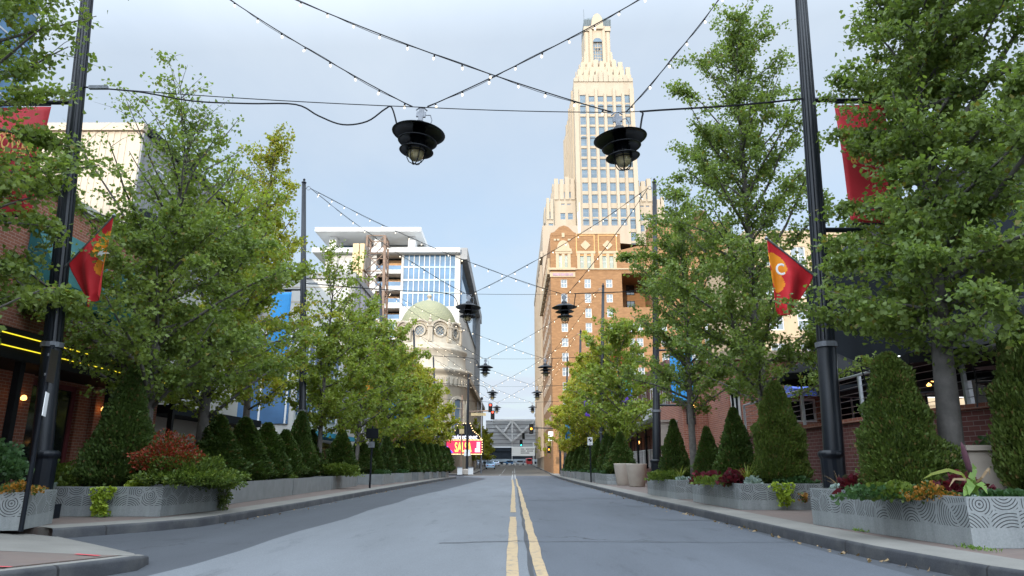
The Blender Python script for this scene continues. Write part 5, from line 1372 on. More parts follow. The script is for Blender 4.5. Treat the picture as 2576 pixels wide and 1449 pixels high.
# ------------------------------------------------------------------ tall poles
ORD = ['nearest', 'second', 'third', 'fourth', 'fifth', 'sixth']
ROWS = [13.3, 29.8, 48.8, 66.3, 83.3]
XL, XR = -8.86, 6.0
ZP = .16
def pole_axis(side, z):     # the poles lean slightly away from the street
    return (XL - .115 * z * .62) if side < 0 else (XR + .062 * z * .72)
ZTOP = 14.0
def pole(side, row):
    Y = ROWS[row]; x0 = XL if side < 0 else XR
    sd_ = 'left' if side < 0 else 'right'
    lab = f'tall black lighting pole, {ORD[row]} on the {sd_} pavement' + (' beside the bar canopy' if (side < 0 and row == 0) else '')
    o = thing('lamp_pole', lab, 'pole', (x0, Y, ZP), 'tall poles along both pavements')
    zs = [.16, .5, 3.4, 3.45, 8, ZTOP]
    m = MB(); m.tube([(pole_axis(side, z), Y, z) for z in zs], [.20, .19, .175, .155, .135, .095], 16); m.build('shaft', M['black'], o, True)
    m = MB(); m.obox((x0, Y), Vector((1, 0, 0)), Vector((0, 1, 0)), .27, .27, .162, .42); m.lathe([(.26, .42), (.25, .55), (.2, .6), (.2, 1.25), (.235, 1.3), (.235, 1.36), (.19, 1.4)], (x0, Y, 0), 16); bb = m.build('base', M['black'], o); bevel(bb, .02)
    xz = pole_axis(side, 3.42); m = MB(); m.lathe([(.18, -.05), (.205, -.05), (.205, .05), (.15, .05)], (xz, Y, 3.42), 16); m.build('clamp_band', M['zinc'], o)
    if row == 0:      # flutes
        m = MB()
        for k in range(12):
            a = 2 * math.pi * k / 12
            m.tube([(pole_axis(side, z) + rr * math.cos(a), Y + rr * math.sin(a), z) for z, rr in ((3.5, .152), (8, .132), (13.9, .095))], .016, 4)
        m.build('flutes', M['black'], o)
    xt = pole_axis(side, ZTOP); m = MB(); m.lathe([(.1, 0), (.12, .04), (.05, .12), (.06, .2), (0, .26)], (xt, Y, ZTOP), 12); m.build('finial', M['black'], o)
    xe = pole_axis(side, 13.75); m = MB(); m.tube([(xe - side * .1, Y, 13.75)] + [(xe - side * (.22 + .09 * math.cos(a)), Y, 13.75 + .09 * math.sin(a)) for a in [math.pi - 2 * math.pi * i / 10 for i in range(11)]], .016, 5); m.build('eye_bolt', M['zinc'], o)
    return o
for r_ in range(5):
    for s_ in (-1, 1): pole(s_, r_)

# ------------------------------------------------------------------ hanging lanterns
LX = (-2.03, 2.28); LZ = 8.0
def lantern(x, y, lab, z=LZ, rz=0.):
    o = thing('hanging_lantern', lab, 'lantern', (0, 0, 0), 'lanterns hung over the street')
    for nm, r0, z0, dome in (('shade', .57, 0., .17), ('shade', .42, -.20, .10), ('shade', .365, -.42, .07)):
        m = MB(); m.lathe([(.10 if r0 > .4 else .13, z0 + dome), (.16, z0 + dome * .99), (r0 * .55, z0 + dome * .72), (r0 * .86, z0 + .035), (r0, z0), (r0 - .012, z0 - .012), (r0 * .84, z0 + .012), (r0 * .55, z0 + dome * .6), (.15, z0 + dome * .86)], (0, 0, 0), 40)
        m.build(nm, M['black'], o, True)
    m = MB(); m.lathe([(0, .27), (.11, .27), (.13, .2), (.13, -.02), (.165, -.05), (.165, -.3), (.18, -.34), (0, -.34)], (0, 0, 0), 24); m.build('housing', M['black'], o, True)
    m = MB(); m.lathe([(.165, -.345), (.168, -.42), (.165, -.5), (.14, -.58), (.09, -.625), (0, -.64)], (0, 0, 0), 24); gl = m.build('globe', M['globe'], o, True)
    m = MB(); m.lathe([(0, -.345), (.178, -.345), (.178, -.40), (0, -.40)], (0, 0, 0), 24); m.build('globe_collar', M['zinc'], gl)
    m = MB()
    for k in range(3):
        a = math.pi * k / 3 + rz; pts = [(.20 * math.cos(a) * q, .20 * math.sin(a) * q, zz) for q, zz in ((1, -.2), (1, -.48), (.92, -.58), (.65, -.67), (.25, -.71), (-.25, -.71), (-.65, -.67), (-.92, -.58), (-1, -.48), (-1, -.2))]; m.tube(pts, .011, 5)
    m.tube([(.20 * math.cos(2 * math.pi * i / 20), .20 * math.sin(2 * math.pi * i / 20), -.45) for i in range(21)], .011, 5)
    m.build('wire_guard', M['black'], o)
    m = MB(); m.box((-.05, -.03, .26), (.05, .03, .58)); m.obox((0, 0), Vector((1, 0, 0)), Vector((0, 1, 0)), .10, .025, .40, .52); m.tube([(-.12, 0, .56), (-.05, 0, .62), (.05, 0, .62), (.12, 0, .56)], .018, 5); m.tube([(.1, 0, .45), (.2, .02, .47), (.24, .03, .36), (.2, .03, .15)], .012, 5)
    m.build('hanger', M['zinc'], o)
    o.location = (x, y, z); o.rotation_euler = (R(3) * (1 if x > 0 else -1) * .5, R(5 if x < 0 else -6) * (.9 if y < 20 else .3), 0)
    return o
for r_, Y in enumerate(ROWS):
    for k, sd_ in enumerate(('left', 'right')):
        lantern(LX[k], Y, f'black three-shade lantern hung over the street, {ORD[r_]} on the {sd_}', LZ - (.13 if (r_ == 0 and k == 1) else 0), .4 * k)

# ------------------------------------------------------------------ cables and festoon strings
bb = MB(); bb.lathe([(.012, 0), (.028, -.005), (.028, -.07), (.02, -.075)], (0, 0, 0), 8, 0); bb.lathe([(.02, -.075), (.034, -.10), (.036, -.125), (.025, -.155), (0, -.165)], (0, 0, 0), 8, 1)
BULB = bb.mesh('festoon_bulb', [M['blackm'], M['bulb']], smooth=True)
def catenary(a, b, sag, n=22):
    a = Vector(a); b = Vector(b); return [a + (b - a) * (i / n) - Vector((0, 0, 4 * sag * (i / n) * (1 - i / n))) for i in range(n + 1)]
SIDE = {-1: 'left', 1: 'right'}
for r_, Y in enumerate(ROWS):
    zc_ = LZ + .63
    big = r_ == 0
    cs = thing('span_wire', f'thin span wire carrying the {ORD[r_]} pair of street lanterns', 'wire', (0, Y, zc_), 'span wires across the street')
    pl, pr_ = Vector((pole_axis(-1, 9.2), Y, 9.15)), Vector((pole_axis(1, 8.9), Y, 8.85))
    l1, l2 = Vector((LX[0], Y, zc_)), Vector((LX[1], Y, zc_ - (.13 if r_ == 0 else 0)))
    m = MB(); m.tube(catenary(pl, l1, .05, 10) + catenary(l1, l2, .03, 8)[1:] + catenary(l2, pr_, .04, 10)[1:], .010, 4); m.build('steel_wire', M['blackm'], cs)
    m = MB(); q = [pl + Vector((.05, 0, -.02)), pl.lerp(l1, .18) + Vector((0, 0, -.05)), pl.lerp(l1, .34) + Vector((0, 0, -.19)), pl.lerp(l1, .5) + Vector((0, 0, -.17)), pl.lerp(l1, .64) + Vector((0, 0, -.12)), pl.lerp(l1, .71) + Vector((0, 0, -.36)), pl.lerp(l1, .78) + Vector((0, 0, -.53)), pl.lerp(l1, .85) + Vector((0, 0, -.42)), pl.lerp(l1, .9) + Vector((0, 0, -.1)), pl.lerp(l1, .92) + Vector((0, 0, -.06)), Vector((LX[0] - .44, Y, LZ + .07))]
    if r_ > 0: q = [pl + Vector((.05, 0, -.02))] + [pl.lerp(l1, t) + Vector((0, 0, -.06)) for t in (.3, .6, .88)] + [Vector((LX[0] - .44, Y, LZ + .07))]
    # smooth the cord
    def smooth(q, k=5):
        o_ = []
        for i in range(len(q) - 1):
            p0, p1, p2, p3 = q[max(0, i - 1)], q[i], q[i + 1], q[min(len(q) - 1, i + 2)]
            for j in range(k): t = j / k; o_.append(.5 * ((2 * p1) + (p2 - p0) * t + (2 * p0 - 5 * p1 + 4 * p2 - p3) * t * t + (3 * p1 - p0 - 3 * p2 + p3) * t ** 3))
        return o_ + [q[-1]]
    m.tube(smooth(q), .018, 5); m.build('power_cord', M['blackm'], cs)
    m = MB(); q = [pr_ + Vector((-.05, 0, -.02)), pr_.lerp(l2, .4) + Vector((0, 0, -.05)), pr_.lerp(l2, .85) + Vector((0, 0, -.02)), pr_.lerp(l2, .875) + Vector((0, 0, -.08)), Vector((LX[1] + .42, Y, LZ - .02))]
    m.tube(smooth(q), .022, 5); m.build('power_cord', M['blackm'], cs)
    m = MB()
    for p in (pl.lerp(l1, .06), ): m.obox((p.x, p.y), Vector((1, 0, 0)), Vector((0, 1, 0)), .2, .035, p.z - .04, p.z + .035)
    m.build('wire_tensioner', M['zinc'], cs)
    for s_ in (-1, 1):
        for k, lx_ in enumerate(LX):
            top = Vector((pole_axis(s_, 13.75) - s_ * .3, Y, 13.75)); bot = Vector((lx_ + (.16 if s_ > 0 else -.16), Y + .03, zc_ + .02 - (.13 if (r_ == 0 and k == 1) else 0)))
            L = (top - bot).length; pts = catenary(top, bot, L * .028)
            st = thing('string_light', f'festoon string from the {ORD[r_]} {SIDE[s_]} pole down to the {("left", "right")[k]} lantern', 'string lights', top, 'festoon strings over the street')
            m = MB(); m.tube(pts, .013 if r_ < 2 else .010, 4)
            m.tube([p + Vector((0, .012, .035 * math.sin(i * .9))) for i, p in enumerate(pts)], .007, 3); m.build('cord', M['blackm'], st)
            nb = int(L / .66)
            for i in range(nb):
                t = (i + .7) / nb * 22; a = min(21, int(t)); p = pts[a].lerp(pts[a + 1], t - a)
                o_ = inst('bulb', BULB, st, p - wloc(st) - Vector((0, 0, .005))); o_.scale = (.66, .66, .78); o_.rotation_euler = (random.uniform(-.25, .25), random.uniform(-.25, .25), 0)

# ------------------------------------------------------------------ banners on the poles
def banner(side, row, z0, z1, wd, cols, lab, letters=None, y_off=0.):
    Y = ROWS[row]; xa = pole_axis(side, (z0 + z1) / 2)
    o = thing('pole_banner', lab, 'banner', (xa, Y, z0), 'banners on the pole arms')
    x_in, x_out = xa + side * .62, xa + side * (.62 + wd)
    m = MB()
    for z in (z0 - .16, z1 + .12): m.tube([(pole_axis(side, z), Y, z), (x_out + side * .1, Y, z)], .055 if row == 0 else .045, 8)
    m.build('arms', M['black'], o) if False else None
    for z in (z0 - .16, z1 + .12): m = MB(); m.tube([(pole_axis(side, z), Y, z), (x_out + side * .1, Y, z)], .055 if row == 0 else .045, 8); m.build('arm', M['black'], o)
    m = MB(); nr, nc = 24, 8; n = len(cols)
    xl_, xr_ = min(x_in, x_out), max(x_in, x_out)
    w_ = lambda x, z: Y - .02 + .025 * math.sin((x - xl_) / wd * 5 + z * .8) + .015 * math.sin(z * 2.3)
    m.grid([[(xl_ + (xr_ - xl_) * j / nc, w_(xl_ + (xr_ - xl_) * j / nc, z0 + (z1 - z0) * i / nr), z0 + (z1 - z0) * i / nr) for j in range(nc + 1)] for i in range(nr + 1)])
    m.m = [n - 1 - min(n - 1, i * n // nr) for i in range(nr) for j in range(nc)]
    cl_ = m.build('cloth', [M[c] for c in cols], o, True)
    md = cl_.modifiers.new('thickness', 'SOLIDIFY'); md.thickness = .006
    for zq_ in (z1 + .045, z0 - .035): m = MB(); m.tube([(xl_ + .02, Y - .02, zq_), (xr_ - .02, Y - .02, zq_)], .026, 6); m.build('hem_rod', M['black'], o)
    if letters:
        for body, zc_, hh, ww_ in letters:
            text('lettering', body, M['gold'], cl_, (xl_ + wd * (1 - ww_) / 2, Y - .085, zc_), Vector((1, 0, 0)), wd * ww_, height=hh, bold=.01, depth=.002)
LET = lambda z0, z1: [('KANSAS CITY', z0 + (z1 - z0) * .71, .14, .80), ('POWER', z0 + (z1 - z0) * .59, .30, .72), ('& LIGHT', z0 + (z1 - z0) * .475, .28, .72)]
zl1, zl0 = at(75, 270, 13.3).z, at(75, 540, 13.3).z
banner(-1, 0, zl0, zl1, 1.15, ['redd'], 'red pole banner with gold lettering on the nearest left pole', LET(zl0, zl1))
zr1_, zr0_ = at(2130, 264, 13.3).z, at(2130, 560, 13.3).z
banner(1, 0, zr0_, zr1_, 1.05, ['redd'], 'red pole banner with gold lettering on the nearest right pole', LET(zr0_, zr1_))
zz_ = lambda y, r_: at(1292, y, ROWS[r_]).z
banner(-1, 1, zz_(912, 1), zz_(735, 1), .9, ['bluebn'], 'plain blue pole banner on the second left pole')
banner(1, 1, zz_(1010, 1), zz_(888, 1), 1.0, ['bluebn'], 'plain blue pole banner on the second right pole')
banner(1, 2, zz_(1015, 2), zz_(896, 2), 1.5, ['redd', 'tanbn', 'orange', 'greenbn', 'bluebn', 'violetbn'], 'striped rainbow pole banner on the third right pole')
banner(-1, 2, zz_(1010, 2), zz_(900, 2), 1.0, ['tanbn', 'orange'], 'cream and orange pole banner on the third left pole')

# ------------------------------------------------------------------ slanted flags
def flag(Y, base, tip, wd, ln, c1, lab, disc=None, letters=None, fold=1.):
    """cloth hanging from a slanted staff"""
    base = Vector(base); tip = Vector(tip); d = (tip - base); o = thing('street_flag', lab, 'flag', base, 'slanted flags on poles')
    m = MB(); m.tube([base, tip], .022, 6); m.lathe([(0, -.04), (.045, 0), (0, .06)], tip, 8); m.build('staff', M['zinc'], o)
    nr, nc = 64, 44; P = []
    a, b = base + d * .10, base + d * .985
    for i in range(nr + 1):
        t = i / nr; row = []
        for j in range(nc + 1):
            u = j / nc                  # 0 inner end of staff, 1 tip
            p = a.lerp(b, u); cl_ = 1 - .45 * t
            # the cloth falls and gathers below the outer end
            q = p + Vector(((b.x - p.x) * (.52 * min(1, t * 1.15) ** 1.3) * fold, .10 * math.sin(u * 9 + t * 2) * min(1, t * 3), -ln * t * (1 - .42 * (1 - u))))
            row.append(q)
        P.append(row)
    def mat_at(t, u):
        if disc:
            for (tc, uc, r) in disc:
                if ((t - tc) / r) ** 2 + ((u - uc) / (r * 1.5)) ** 2 < 1: return 1
        return 0
    m = MB()
    m.grid(P); m.m = [mat_at((i + .5) / nr, (j + .5) / nc) for i in range(nr) for j in range(nc)]
    c = m.build('cloth', [M[c1], M['orange']], o, True)
    md = c.modifiers.new('thickness', 'SOLIDIFY'); md.thickness = .006
    return o, c, P
fo, fc, fp = flag(13.3, (pole_axis(-1, 4.75) + .1, 13.25, at(190, 672, 13.2).z), at(287, 543, 12.9), 1.5, 1.62, 'red', 'red flag with orange discs slanting from the nearest left pole', [(.27, .80, .15), (.52, .80, .15)])
L0 = fp[int(.36 * 64)][int(.80 * 44)]; text('lettering', 'K', M['whitep'], fc, (L0.x - .06, L0.y - .17, L0.z - .12), Vector((.8, .1, -.6)).normalized(), .20, z=Vector((.6, 0, .8)), height=.20, bold=.015)
tipR = at(1928, 600, 12.9)
fo2, fc2, fp2 = flag(13.3, (pole_axis(1, 5.2) - .1, 13.25, at(2040, 700, 13.2).z), tipR, 1.5, 1.5, 'red', 'red flag with orange discs slanting from the nearest right pole', [(.27, .80, .15), (.52, .80, .15)])
L0 = fp2[int(.36 * 64)][int(.80 * 44)]; text('lettering', 'C', M['whitep'], fc2, (L0.x - .06, L0.y - .17, L0.z - .12), Vector((1, 0, 0)), .17, height=.24, bold=.015)
def mini_flag(side, row, y_d, c1, lab, dz_=0.):
    Y = ROWS[row]; zt = at(1292, y_d, Y).z; x0 = pole_axis(side, zt)
    flag(Y, (x0 - side * .1, Y - .05, zt - .9), (x0 - side * 1.35, Y - .4, zt), 1, 1.7, c1, lab)
mini_flag(-1, 3, 1040, 'bluebn', 'small blue flag slanting from the fourth left pole'); mini_flag(1, 3, 1062, 'bluebn', 'small blue flag slanting from the fourth right pole')
mini_flag(1, 2, 985, 'violetbn', 'small violet flag slanting from the third right pole'); mini_flag(-1, 2, 990, 'bluebn', 'small blue flag slanting from the third left pole')

# ------------------------------------------------------------------ signs, signals, corner furniture
def gr(x, y, z=.16):
    d = ray(x, y); t = (z - H) / d[2]; return Vector((d[0] * t, d[1] * t, z))
p = gr(52, 1337); o = thing('sign_post', 'thin black sign post beside the nearest left pole with signs seen edge on', 'sign', p)
zt_ = at(62, 868, p.y).z; m = MB(); m.tube([p, (p.x, p.y, zt_)], .035, 8); m.build('post', M['black'], o)
m = MB(); m.obox((p.x + .045, p.y + .0), Vector((-.25, .97, 0)).normalized(), Vector((.97, .25, 0)).normalized(), .16, .008, at(60, 962, p.y).z, at(60, 880, p.y).z); m.build('sign_plate', M['black'], o)
for y in (893, 942): m = MB(); z = at(60, y, p.y).z; m.lathe([(.036, -.02), (.05, -.02), (.05, .02), (.036, .02)], (p.x, p.y, z), 10); m.build('clamp', M['zinc'], o)
m = MB(); m.obox((p.x + .06, p.y - .02), Vector((-.44, .9, 0)).normalized(), Vector((.9, .44, 0)).normalized(), .15, .006, at(62, 1047, p.y).z, at(62, 988, p.y).z); m.build('white_plate', M['whitep'], o)
p = gr(930, 1228); o = thing('sign_post', 'black post with square sign seen from behind on the left pavement', 'sign', p)
m = MB(); m.tube([p, (p.x, p.y, at(930, 1072, p.y).z)], .045, 8); m.build('post', M['black'], o)
k = p.y / F
m = MB(); z1, z0 = at(930, 1078, p.y).z, at(930, 1103, p.y).z; m.box((p.x - 15 * k, p.y - .05, z0), (p.x + 15 * k, p.y - .03, z1)); m.build('sign_plate', M['black'], o)
m = MB(); z1, z0 = at(930, 1111, p.y).z, at(930, 1126, p.y).z; m.box((p.x - 8 * k, p.y - .05, z0), (p.x + 7 * k, p.y - .03, z1)); m.build('small_plate', M['zinc'], o)
p = gr(1487, 1213); k = p.y / F; o = thing('sign_post', 'no parking sign on a black post at the right kerb', 'sign', p)
z1, z0 = at(1487, 1100, p.y).z, at(1487, 1120, p.y).z
m = MB(); m.tube([p, (p.x, p.y, z1)], .045, 8); m.build('post', M['black'], o)
m = MB(); m.box((p.x - 6 * k, p.y - .07, z0), (p.x + 6 * k, p.y - .05, z1)); pl_ = m.build('sign_plate', M['whitep'], o)
m = MB(); zc_ = z0 + (z1 - z0) * .62; n = 20; r1, r0 = 4.6 * k, 3.6 * k
for i in range(n):
    a, b = 2 * math.pi * i / n, 2 * math.pi * (i + 1) / n
    m.quad([(p.x + r0 * math.cos(a), p.y - .072, zc_ + r0 * math.sin(a)), (p.x + r1 * math.cos(a), p.y - .072, zc_ + r1 * math.sin(a)), (p.x + r1 * math.cos(b), p.y - .072, zc_ + r1 * math.sin(b)), (p.x + r0 * math.cos(b), p.y - .072, zc_ + r0 * math.sin(b))])
q = .7071 * r0; w_ = .06; m.quad([(p.x - q - w_ / 2, p.y - .073, zc_ + q - w_ / 2), (p.x - q + w_ / 2, p.y - .073, zc_ + q + w_ / 2), (p.x + q + w_ / 2, p.y - .073, zc_ - q + w_ / 2), (p.x + q - w_ / 2, p.y - .073, zc_ - q - w_ / 2)])
m.quad([(p.x - 3.5 * k, p.y - .072, z0 + .05), (p.x + 3.5 * k, p.y - .072, z0 + .05), (p.x + 3.5 * k, p.y - .072, z0 + .09), (p.x - 3.5 * k, p.y - .072, z0 + .09)])
m.build('no_parking_symbol', M['blackm'], pl_)
text('letter', 'P', M['blackm'], pl_, (p.x - 1.5 * k, p.y - .0715, zc_ - 2.2 * k), Vector((1, 0, 0)), 3. * k, height=4.6 * k, depth=.0003, bold=.02)

def signal_head(m_parent, c, lit, back=False, s=1.):
    """three lamp signal; c is the centre"""
    m = MB(); w_, h_ = .19 * s, .56 * s
    m.box((c[0] - w_, c[1] - .12, c[2] - h_), (c[0] + w_, c[1] + .12, c[2] + h_)); m.box((c[0] - w_ * 1.5, c[1] + .125, c[2] - h_ * 1.15), (c[0] + w_ * 1.5, c[1] + .14, c[2] + h_ * 1.15))
    for i in range(3):
        zc_ = c[2] + (.37 - i * .37) * s
        n = 10
        for j in range(n):
            a, b = math.pi * j / n, math.pi * (j + 1) / n; r_ = .15 * s
            m.quad([(c[0] + r_ * math.cos(a), c[1] - .12, zc_ + r_ * math.sin(a)), (c[0] + r_ * math.cos(b), c[1] - .12, zc_ + r_ * math.sin(b)), (c[0] + r_ * math.cos(b), c[1] - .32, zc_ + r_ * math.sin(b)), (c[0] + r_ * math.cos(a), c[1] - .32, zc_ + r_ * math.sin(a))])
    hd_ = m.build('signal_head', M['blackm'], m_parent)
    for i, nm in enumerate(('sig_red', 'sig_amb', 'sig_grn')):
        zc_ = c[2] + (.37 - i * .37) * s; m = MB(); m.quad([(c[0] + .13 * s * math.cos(2 * math.pi * j / 14), c[1] - .135, zc_ + .13 * s * math.sin(2 * math.pi * j / 14)) for j in range(14)])
        m.build('lens', M[nm] if i in lit else M['glassd'], hd_)
SY = 90.
X = lambda x, y=1100, D=SY: at(x, y, D).x
Z = lambda y, D=SY: at(1290, y, D).z
# left mast with arm, street light and back-facing heads
o = thing('traffic_signal', 'black signal mast with arm and paired signal heads at the left corner', 'traffic signal', (X(1176), SY, .16))
m = MB(); m.tube([(X(1176), SY, .16), (X(1176), SY, Z(940))], [.2, .13], 10); m.build('mast', M['black'], o)
m = MB(); m.tube([(X(1176), SY, Z(1036)), (X(1232), SY, Z(1033))], .09, 8); m.build('arm', M['rust'], o)
m = MB(); m.box((X(1184), SY - .12, Z(1046)), (X(1222), SY - .06, Z(1039))); m.build('street_name_board', M['tan'], o)
signal_head(o, (X(1233), SY - .25, Z(1026)), (0,), s=.9); signal_head(o, (X(1239), SY - .25, Z(1044)), (0,), s=.9)
m = MB(); m.box((X(1168.5), SY - .14, Z(1147)), (X(1175), SY - .1, Z(1131))); m.box((X(1177.5), SY - .14, Z(1147)), (X(1184), SY - .1, Z(1131))); m.build('notice_plates', M['whitep'], o)
m = MB(); m.lathe([(.55, .16), (.55, .75), (.45, .8), (.2, .82)], (X(1176), SY, 0), 12); m.build('footing', M['pot'], o)
o = thing('street_light', 'slim grey street light post behind the left signal mast', 'street light', (X(1211, D=104), 104, .16))
m = MB(); m.tube([(X(1211, D=104), 104, .16), (X(1211, D=104), 104, Z(1005, 104))], [.13, .08], 8); m.build('post', M['zinc'], o); m = MB(); m.lathe([(0, -.25), (.2, -.1), (.18, .15), (0, .3)], (X(1211, D=104), 104, Z(1003, 104)), 10); m.build('lamp_head', M['blackm'], o)
o = thing('street_light', 'short brown pedestrian pole in front of the lit marquee', 'pole', (X(1164), 88, .16))
m = MB(); m.tube([(X(1164), 88, .16), (X(1164), 88, Z(998))], .09, 8); m.build('post', M['rust'], o); m = MB(); m.box((X(1158.5), 87.85, Z(1093)), (X(1170), 88.1, Z(1081))); m.build('walk_signal', M['tan'], o)
for i, x in enumerate((1158, 1185)):
    p = gr(x, 1195); o = thing('street_cabinet', ('white utility cabinet left of the signal mast footing', 'white bollard box right of the signal mast footing')[i], 'cabinet', (X(x), 86, .16))
    m = MB(); m.box((X(x - 6, D=86), 86, .17), (X(x + 6, D=86), 86.7, 1.0)); b_ = m.build('box', M['white'], o); bevel(b_, .05); m = MB(); m.box((X(x - 6.6, D=86), 85.95, 1.0), (X(x + 6.6, D=86), 86.75, 1.1)); m.build('lid', M['zinc'], o)
# right: hanging amber and green signals on far masts
o = thing('traffic_signal', 'signal with amber light on an arm from the right corner', 'traffic signal', (X(1374), 95, .16))
m = MB(); m.tube([(6.3, 95, .16), (6.3, 95, Z(1020, 95))], [.16, .1], 8); m.build('mast', M['black'], o)
m = MB(); m.tube([(6.3, 95, Z(1078, 95)), (X(1336, D=95), 95, Z(1076, 95))], .07, 8); m.build('arm', M['black'], o); signal_head(o, (X(1336.5, D=95), 94.7, Z(1079, 95)), (1,), s=1.05)
signal_head(o, (X(1380, D=95), 94.7, Z(1131, 95)), (1,), s=.75)
m = MB(); m.box((X(1379, D=95), 94.6, Z(1109, 95)), (X(1391, D=95), 94.64, Z(1086, 95))); m.build('white_banner', M['whitep'], o)
o = thing('traffic_signal', 'distant signal with green light hanging on a wire before the footbridge', 'traffic signal', (X(1314, D=150), 150, Z(1100, 150)))
signal_head(o, (X(1311, D=150), 150, Z(1115, 150)), (2,), s=1.1); signal_head(o, (X(1317, D=150), 150.6, Z(1097, 150)), (), s=1.0)
m = MB(); m.tube([(-8, 150.3, Z(1088, 150)), (X(1314, D=150), 150.3, Z(1089.5, 150)), (7.5, 150.3, Z(1086, 150))], .03, 4); m.build('span_wire', M['blackm'], o)
p = gr(1381, 1186); o = thing('notice_board', 'white notice board on short legs on the right pavement near the corner', 'notice board', (p.x, p.y, .16))
k = p.y / F; m = MB(); m.box((p.x - 5 * k, p.y - .03, at(1381, 1175, p.y).z), (p.x + 6 * k, p.y + .03, at(1381, 1157, p.y).z)); m.build('board', M['whitep'], o)
for s_ in (-1, 1): m = MB(); m.bar((p.x + s_ * .2, p.y + .05, 1.), (p.x + s_ * .32, p.y, .17), .035); m.build('leg', M['steel'], o)
for i, (x, y, lab) in enumerate(((1381, 1187, 'sunlit tan bollard nearest the corner on the right'), (1369, 1184, 'sunlit tan bollard behind the notice board'), (1361, 1181, 'sunlit tan bollard farthest along the right kerb'))):
    p = gr(x + 6, y); o = thing('bollard', lab, 'bollard', (p.x, p.y, .16), 'tan bollards at the right corner'); m = MB(); m.lathe([(0, 0), (.3, 0), (.33, .6), (.38, .9), (.28, 1.0), (0, 1.0)], p, 14); m.build('pot', M['pot'], o, True)

# ------------------------------------------------------------------ planters
def planter(lab, cs, h, soil_drop=.05, pat=True, group='galvanised planters along the pavements', wall=.03):
    """cs: four footprint corners counter-clockwise (x, y); hollow box with rim and soil"""
    o = thing('planter_box', lab, 'planter', (cs[0][0], cs[0][1], ZP), group)
    m = MB(); cen = Vector((sum(c[0] for c in cs) / 4, sum(c[1] for c in cs) / 4, 0)); z0, z1 = .162, .16 + h; s0 = 0.
    inn = [Vector((c[0], c[1], 0)).lerp(cen, wall / max(.2, (Vector((c[0], c[1], 0)) - cen).length) * 1.4) for c in cs]
    for i in range(4):
        a, b = cs[i], cs[(i + 1) % 4]; L = math.hypot(b[0] - a[0], b[1] - a[1]); ia, ib = inn[i], inn[(i + 1) % 4]
        v0, v1 = .70 - h, .70
        m.quad([(a[0], a[1], z0), (b[0], b[1], z0), (b[0], b[1], z1), (a[0], a[1], z1)], 0, [(s0, v0), (s0 + L, v0), (s0 + L, v1), (s0, v1)])
        m.quad([(a[0], a[1], z1), (b[0], b[1], z1), (ib.x, ib.y, z1), (ia.x, ia.y, z1)], 1); m.quad([(ia.x, ia.y, z1), (ib.x, ib.y, z1), (ib.x, ib.y, z1 - .12), (ia.x, ia.y, z1 - .12)], 1)
        s0 += L
    m.build('box', [M['planter'] if pat else M['plainpl'], M['plainpl']], o)
    m = MB(); n = 10; P = []
    for i in range(n + 1):
        row = []
        for j in range(n + 1):
            u, v = i / n, j / n; p = inn[0] * (1 - u) * (1 - v) + inn[1] * u * (1 - v) + inn[2] * u * v + inn[3] * (1 - u) * v
            row.append((p.x, p.y, z1 - soil_drop - .02 + random.uniform(-.015, .02)))
        P.append(row)
    m.grid(P); m.build('soil', M['soil'], o, True)
    return o
planter('large slotted steel planter at the lower right with the big ginkgo', [(5.46, 8.63), (9.3, 8.63), (9.3, 12.05), (5.05, 12.15)], .59)
planter('second slotted steel planter on the right with the lime vine', [(5.13, 16.09), (7.4, 16.12), (7.3, 19.9), (4.99, 19.87)], .57)
planter('third slotted steel planter on the right nearest the tapered pots', [(4.88, 21.31), (6.9, 21.35), (6.8, 25.3), (4.76, 25.28)], .55)
RP = [(38.6, 43.0), (45.5, 49.5), (52, 56), (58.5, 62.5), (65, 69), (71.5, 75)]
for i, (a, b) in enumerate(RP): planter(f'small plain planter in the far right row, number {i + 1} beyond the tapered pots'.replace('number 1 beyond', 'closest behind') if i == 0 else f'plain planter in the far right row, {ORD[i]} beyond the tapered pots', [(4.95 + .12 * (i == 0), a), (7.1, a), (7.1, b), (4.95, b)], .55, pat=(i < 1))
planter('slotted steel planter with orange flowers at the lower left edge', [(-9.6, 10.6), (-7.52, 10.95), (-7.9, 12.3), (-9.9, 12.0)], .56)
planter('slotted steel planter with the big evergreen and lime vine on the left', [(-9.06, 14.0), (-6.88, 13.95), (-6.55, 16.2), (-9.0, 16.4)], .56)
LPR = [(18.5, 24.3, -7.36, -7.55), (24.36, 30.2, -7.55, -7.75), (30.26, 36.1, -7.75, -7.95)]
for i, (a, b, xa, xb) in enumerate(LPR): planter(f'long plain steel planter wall on the left, {("closest to the red bush", "middle section", "far section by the square sign")[i]}', [(xa, a), (xb, b), (xb - 2.0, b), (xa - 2.0, a)], .55, pat=False)
LP2 = [(38.4, 42.6, -7.1), (44.5, 48.3, -6.9), (50.2, 53.6, -6.75), (55.4, 58.4, -6.6), (60, 63, -6.4), (65, 68.5, -6.25)]
for i, (a, b, x) in enumerate(LP2): planter(f'plain planter in the far left row, {ORD[i].replace("nearest", "first")} past the square sign', [(x - 2.2, a), (x, a), (x - .05, b), (x - 2.2, b)], .55, pat=False)

